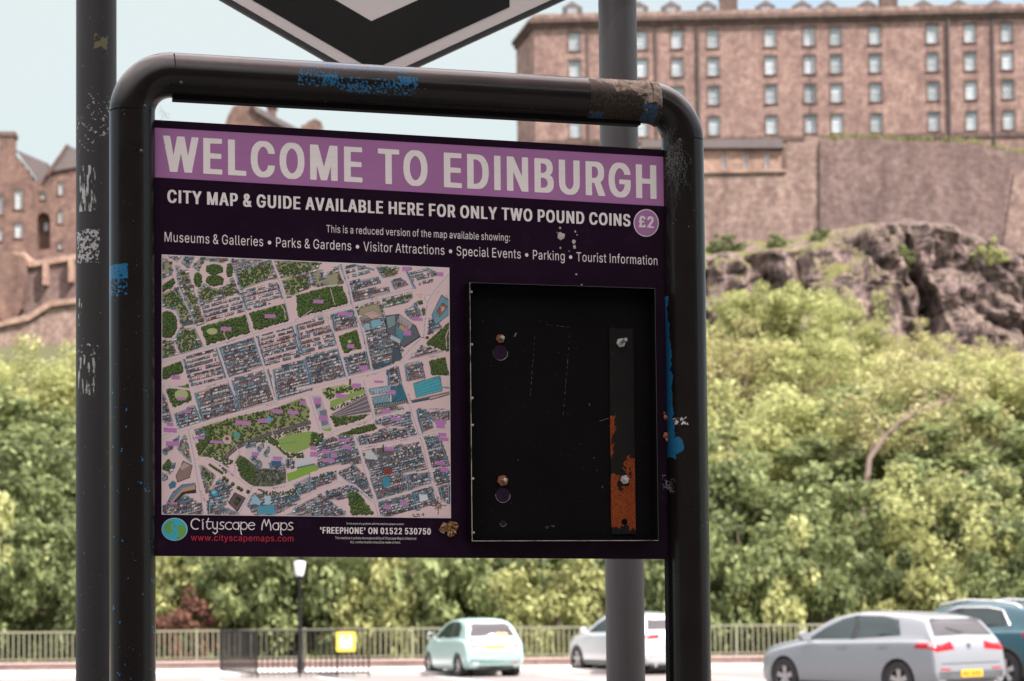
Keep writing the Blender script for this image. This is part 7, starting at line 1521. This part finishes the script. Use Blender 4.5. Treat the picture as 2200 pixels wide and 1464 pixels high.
# ================================================================== TREES
def crown_mesh(name, seed, clumps, per, rx, rz, size, flat=.75, shell=.55, trunk_h=1.6, leaf=LEAF_MID):
    """Leaf-sized faces gathered in clumps through the crown's volume; origin at the foot of the tree."""
    R = np.random.default_rng(seed); c = R.normal(size=(clumps, 3)); c /= np.linalg.norm(c, axis=1)[:, None]
    rad = R.uniform(shell, 1.0, clumps)**.7; c *= rad[:, None]; c *= [rx, rx, rz]; c[:, 2] += trunk_h + rz*.92
    c += R.normal(size=c.shape)*.16*rx
    n = clumps*per; ci = np.repeat(np.arange(clumps), per); cr = R.uniform(.55, 1.0, clumps)[ci]*rx*.30
    d = R.normal(size=(n, 3)); d /= np.linalg.norm(d, axis=1)[:, None]; p = c[ci] + d*(R.uniform(.25, 1, n)**.6*cr)[:, None]*[1, 1, flat]
    p[:, 2] = np.maximum(p[:, 2], .15 if trunk_h >= 0 else -9)
    nn = d*.7 + R.normal(size=(n, 3))*.6 + [0, 0, .55]; nn /= np.linalg.norm(nn, axis=1)[:, None]
    t = np.cross(nn, R.normal(size=(n, 3))); t /= np.linalg.norm(t, axis=1)[:, None]; b = np.cross(nn, t)
    s = (size*R.uniform(.6, 1.25, n))[:, None]
    q = np.stack([p - t*s, p + b*s*.62 - nn*s*.12, p + t*s, p - b*s*.62 - nn*s*.12], 1).reshape(-1, 3)
    return np_mesh(name, q, np.arange(4*n).reshape(-1, 4), [leaf]), c
def trunk_mb(seed, h, r, clumps, limbs=7):
    R = random.Random(seed); mb = MB(); top = Vector((R.uniform(-.3, .3), R.uniform(-.3, .3), h))
    mid = Vector((R.uniform(-.15, .15), R.uniform(-.15, .15), h*.5)); mb.tube([(0, 0, -.5), mid, top], [r, r*.75, r*.45], 9)
    for c in R.sample(list(map(tuple, clumps)), min(limbs, len(clumps))):
        a = mid.lerp(top, R.uniform(.1, .95)); e = Vector(c); m_ = a.lerp(e, .5) + Vector((R.uniform(-.3, .3), R.uniform(-.3, .3), R.uniform(-.2, .3)))
        mb.tube([a, m_, e], [r*.38, r*.24, r*.07], 6)
    return mb
PROT = {}
def proto(key, seed, clumps, per, rx, rz, size, leaf, bark, trunk_h, shell=.5, r=.16, limbs=8, name='deciduous_tree'):
    root = empty(name, (0, 0, 0)); me, c = crown_mesh('crown', seed, clumps, per, rx, rz, size, trunk_h=trunk_h, shell=shell, leaf=leaf)
    o = bpy.data.objects.new('crown', me); COL.objects.link(o); o.parent = root
    trunk_mb(seed+1, trunk_h+rz*1.1, r, c, limbs).build('trunk', bark, root, 'auto')
    PROT[key] = (root, trunk_h + rz*1.95, rx*2.1, False)
proto('yellow', 21, 90, 135, 3.4, 3.3, .120, LEAF_YELLOW, BARK_PALE, 1.4, .35, .15, 30)
proto('sparse', 22, 84, 85, 3.5, 3.6, .112, LEAF_SPARSE, BARK_PALE, 1.6, .3, .15, 46)
proto('mid', 23, 84, 130, 3.2, 3.0, .140, LEAF_MID, BARK, 1.2, .4, .17, 9)
proto('mid2', 24, 84, 130, 3.0, 3.4, .135, LEAF_MID, BARK, 1.0, .4, .17, 9)
proto('dark', 25, 74, 140, 3.0, 2.9, .145, LEAF_DARK, BARK, 1.0, .4, .17, 8)
proto('bush', 26, 52, 110, 2.1, 1.7, .125, LEAF_MID, BARK, .25, .35, .09, 6, 'bush')
proto('bushy', 27, 52, 105, 2.2, 1.8, .125, LEAF_YELLOW, BARK, .25, .35, .09, 7, 'bush')
proto('bushd', 28, 52, 115, 2.1, 1.8, .130, LEAF_DARK, BARK, .25, .35, .09, 6, 'bush')
proto('red', 29, 36, 90, 1.25, 1.25, .085, LEAF_RED, BARK, .2, .35, .05, 6, 'copper_shrub')
TONE = {'yellow': 'yellow-green', 'sparse': 'sparse pale', 'mid': 'mid green', 'mid2': 'mid green', 'dark': 'dark green', 'bush': 'mid green', 'bushy': 'yellowish', 'bushd': 'dark green', 'red': 'copper red'}
USED = {}
def plant(key, px, top, Y, wpx, where, group, what='tree'):
    root, h0, w0, used = PROT[key]
    o = root
    if used: o = copy_tree(root)
    else: PROT[key] = (root, h0, w0, True)
    p = at(px, top, Y); zb = hill_z(p.x, Y) - .15; h = max(1.5, p.z - zb); w = wpx*Y/FPX
    o.location = (p.x, Y, zb); o.scale = (w/w0, w/w0, h/h0); o.rotation_euler = (0, 0, random.uniform(0, 6.28))
    lab = f'{TONE[key]} {what} {where}'
    for k_ in ('label', 'category', 'group'):
        if k_ in o: del o[k_]
    tag(o, lab, what if what != 'shrub' else 'shrub', group)
    return o
rng_t = random.Random(8)
def spot(px):
    for lim, s in ((-60, 'beyond the left edge of the photo'), (60, 'at the far left edge'), (163, 'just left of the dark steel post'), (260, 'hidden behind the dark steel post'), (335, 'behind the left upright'), (480, 'above the copper shrub'), (590, 'left of the lamp post'), (690, 'right behind the lamp post'), (800, 'above the yellow notice'),
                   (905, 'between the notice and the mint car'), (1010, 'above the mint car bonnet'), (1120, 'above the mint car tail'), (1230, 'between the mint and white cars'), (1310, 'above the white car bonnet'), (1385, 'behind the grey pole'), (1440, 'between the grey pole and right upright'), (1530, 'behind the right upright'),
                   (1620, 'just right of the sign frame'), (1720, 'above the silver car bonnet'), (1830, 'above the silver car doors'), (1930, 'above the silver car rear door'), (2030, 'above the silver car tail'), (2130, 'above the teal car roof'), (2230, 'at the right edge'), (9999, 'beyond the right edge of the photo')):
        if px < lim: return s
ROWN = {1: 'at the railing', 2: 'second row up', 3: 'halfway up the bank', 4: 'high on the bank', 5: 'topmost below the rock'}
seen = {}
def row(n, pxs, tops, Y, wpx, keys, what):
    for i, px in enumerate(pxs):
        px = px + rng_t.uniform(-14, 14); tp = np.interp(px, [t[0] for t in tops], [t[1] for t in tops]) + rng_t.uniform(-22, 22)
        key = keys[i % len(keys)] if isinstance(keys, list) else keys(px)
        w_ = f'{ROWN[n]}, {spot(px)}'; t = (key, w_)
        seen[t] = seen.get(t, 0)+1
        if seen[t] > 1: w_ += ', the one to the right'
        plant(key, px, tp, Y + rng_t.uniform(-1.2, 1.2), wpx*rng_t.uniform(.88, 1.18), w_, 'trees and bushes on the bank below the castle', what)
row(1, np.arange(-110, 2380, 118), [(-100, 1130), (335, 1150), (700, 1120), (1130, 1150), (1300, 1100), (1540, 1130), (1700, 1160), (1900, 1190), (2300, 1170)], 62.6, 255, ['bush', 'bushy', 'bush', 'bushd', 'bushy', 'bush', 'bushd'], 'bush')
row(2, np.arange(-60, 2400, 190), [(-100, 990), (500, 1000), (1400, 1000), (1600, 960), (2000, 1010), (2300, 1000)], 70, 430, ['mid', 'dark', 'mid2', 'mid', 'yellow', 'dark', 'mid2'], 'tree')
row(3, np.arange(-120, 2420, 245), [(-100, 860), (163, 840), (700, 900), (1500, 800), (1700, 820), (2000, 850), (2300, 880)], 84, 470, lambda px: 'mid' if px < 1400 else rng_t.choice(['sparse', 'yellow', 'mid2']), 'tree')
row(4, [-90, 55, 185, 330, 700, 1100, 1480, 1610, 1740, 1880, 2010, 2140, 2270], [(-120, 820), (0, 772), (90, 725), (200, 712), (400, 800), (1300, 780), (1480, 690), (1640, 690), (1740, 720), (1900, 740), (2100, 770), (2270, 760)], 100, 330, lambda px: 'yellow' if px < 1400 else rng_t.choice(['sparse', 'sparse', 'yellow']), 'tree')
row(5, [1420, 1545, 1640, 1735, 1830, 1985, 2110], [(1400, 640), (1545, 618), (1620, 596), (1690, 618), (1790, 612), (1830, 640), (1920, 690), (2110, 740)], 116, 200, lambda px: 'yellow' if px < 1850 else 'sparse', 'tree')
plant('red', 392, 1262, 60.4, 150, 'behind the railing between the left upright and black barrier', 'shrubs behind the railing', 'shrub')
plant('red', 455, 1300, 60.8, 90, 'behind the railing at the left end of the black barrier', 'shrubs behind the railing', 'shrub')
for key, px, top, wpx, w_ in (('bushd', 1560, 505, 80, 'on the rock ledge just right of the sign frame'), ('bush', 1668, 503, 70, 'on the rock ledge under the light rampart wall'), ('bushd', 1768, 492, 60, 'on the rock where the two rampart walls meet'), ('bush', 1905, 548, 60, 'on the crag left of its dark gully'), ('bushy', 2090, 545, 70, 'on the crag near the right edge')):
    root, h0, w0, used = PROT[key]; o = copy_tree(root); p = at(px, top, 176); w = wpx*176/FPX; h = 2.4
    o.location = (p.x, 176.5 if px < 1850 else 170.5, p.z-h); o.scale = (w/w0, w/w0, h/h0)
    for k_ in ('label', 'category', 'group'):
        if k_ in o: del o[k_]
    tag(o, f'{TONE[key]} bush {w_}', 'bush', 'bushes on the castle rock')
# a leaning tree whose bare pale limb shows through the leaves
lt = empty('leaning_tree', (0, 0, 0), 0, 'leaning tree with a bare pale curved limb among the leaves above the silver hatchback', 'tree')
p0 = at(1852, 1085, 79); lt.location = (p0.x, 79, hill_z(p0.x, 79))
limb = [at(px, py, 78.6+k*.12) - lt.location for k, (px, py) in enumerate(((1855, 1100), (1862, 1040), (1868, 985), (1900, 940), (1935, 908), (1970, 885), (2005, 872), (2040, 862), (2058, 840), (2072, 818)))]
mb = MB(); mb.tube([(limb[0].x, limb[0].y, -1)] + limb, [.13, .125, .115, .105, .095, .085, .075, .062, .05, .035, .015], 9)
Rl = random.Random(6)
for k in (2, 3, 4, 5, 6, 7, 8):
    for q in range(2):
        p = limb[k]; e = p + Vector((Rl.uniform(-1.2, 1.2), Rl.uniform(-.5, .5), Rl.uniform(.2, 1.3))); m_ = p.lerp(e, .5) + Vector((Rl.uniform(-.25, .25), 0, Rl.uniform(-.2, .2)))
        mb.tube([p, m_, e], [.04, .025, .008], 5)
mb.build('trunk', BARK_PALE, lt, 'auto')
me, c_ = crown_mesh('crown', 77, 60, 60, 3.0, 1.7, .11, trunk_h=-1.2, leaf=LEAF_SPARSE)
o = bpy.data.objects.new('crown', me); COL.objects.link(o); o.parent = lt; o.location = limb[6] + Vector((-.2, 2.2, -.7))
# unseen tree added outside the frame so that its crown shades the sign
proto('street', 31, 90, 150, 3.6, 2.9, .17, LEAF_DARK, BARK, 5.0, .1, .2, 10, 'added_shade_tree')
st_ = PROT['street'][0]; tgt = Vector((.1, 5.1, 2.6)) + TO_SUN*9.2; st_.location = (tgt.x, tgt.y, 0); s_ = (tgt.z)/(5.0+2.9*.92); st_.scale = (1.0, 1.0, s_)
tag(st_, 'unseen leafy dark green tree on the near pavement, added to shade the map sign', 'tree')
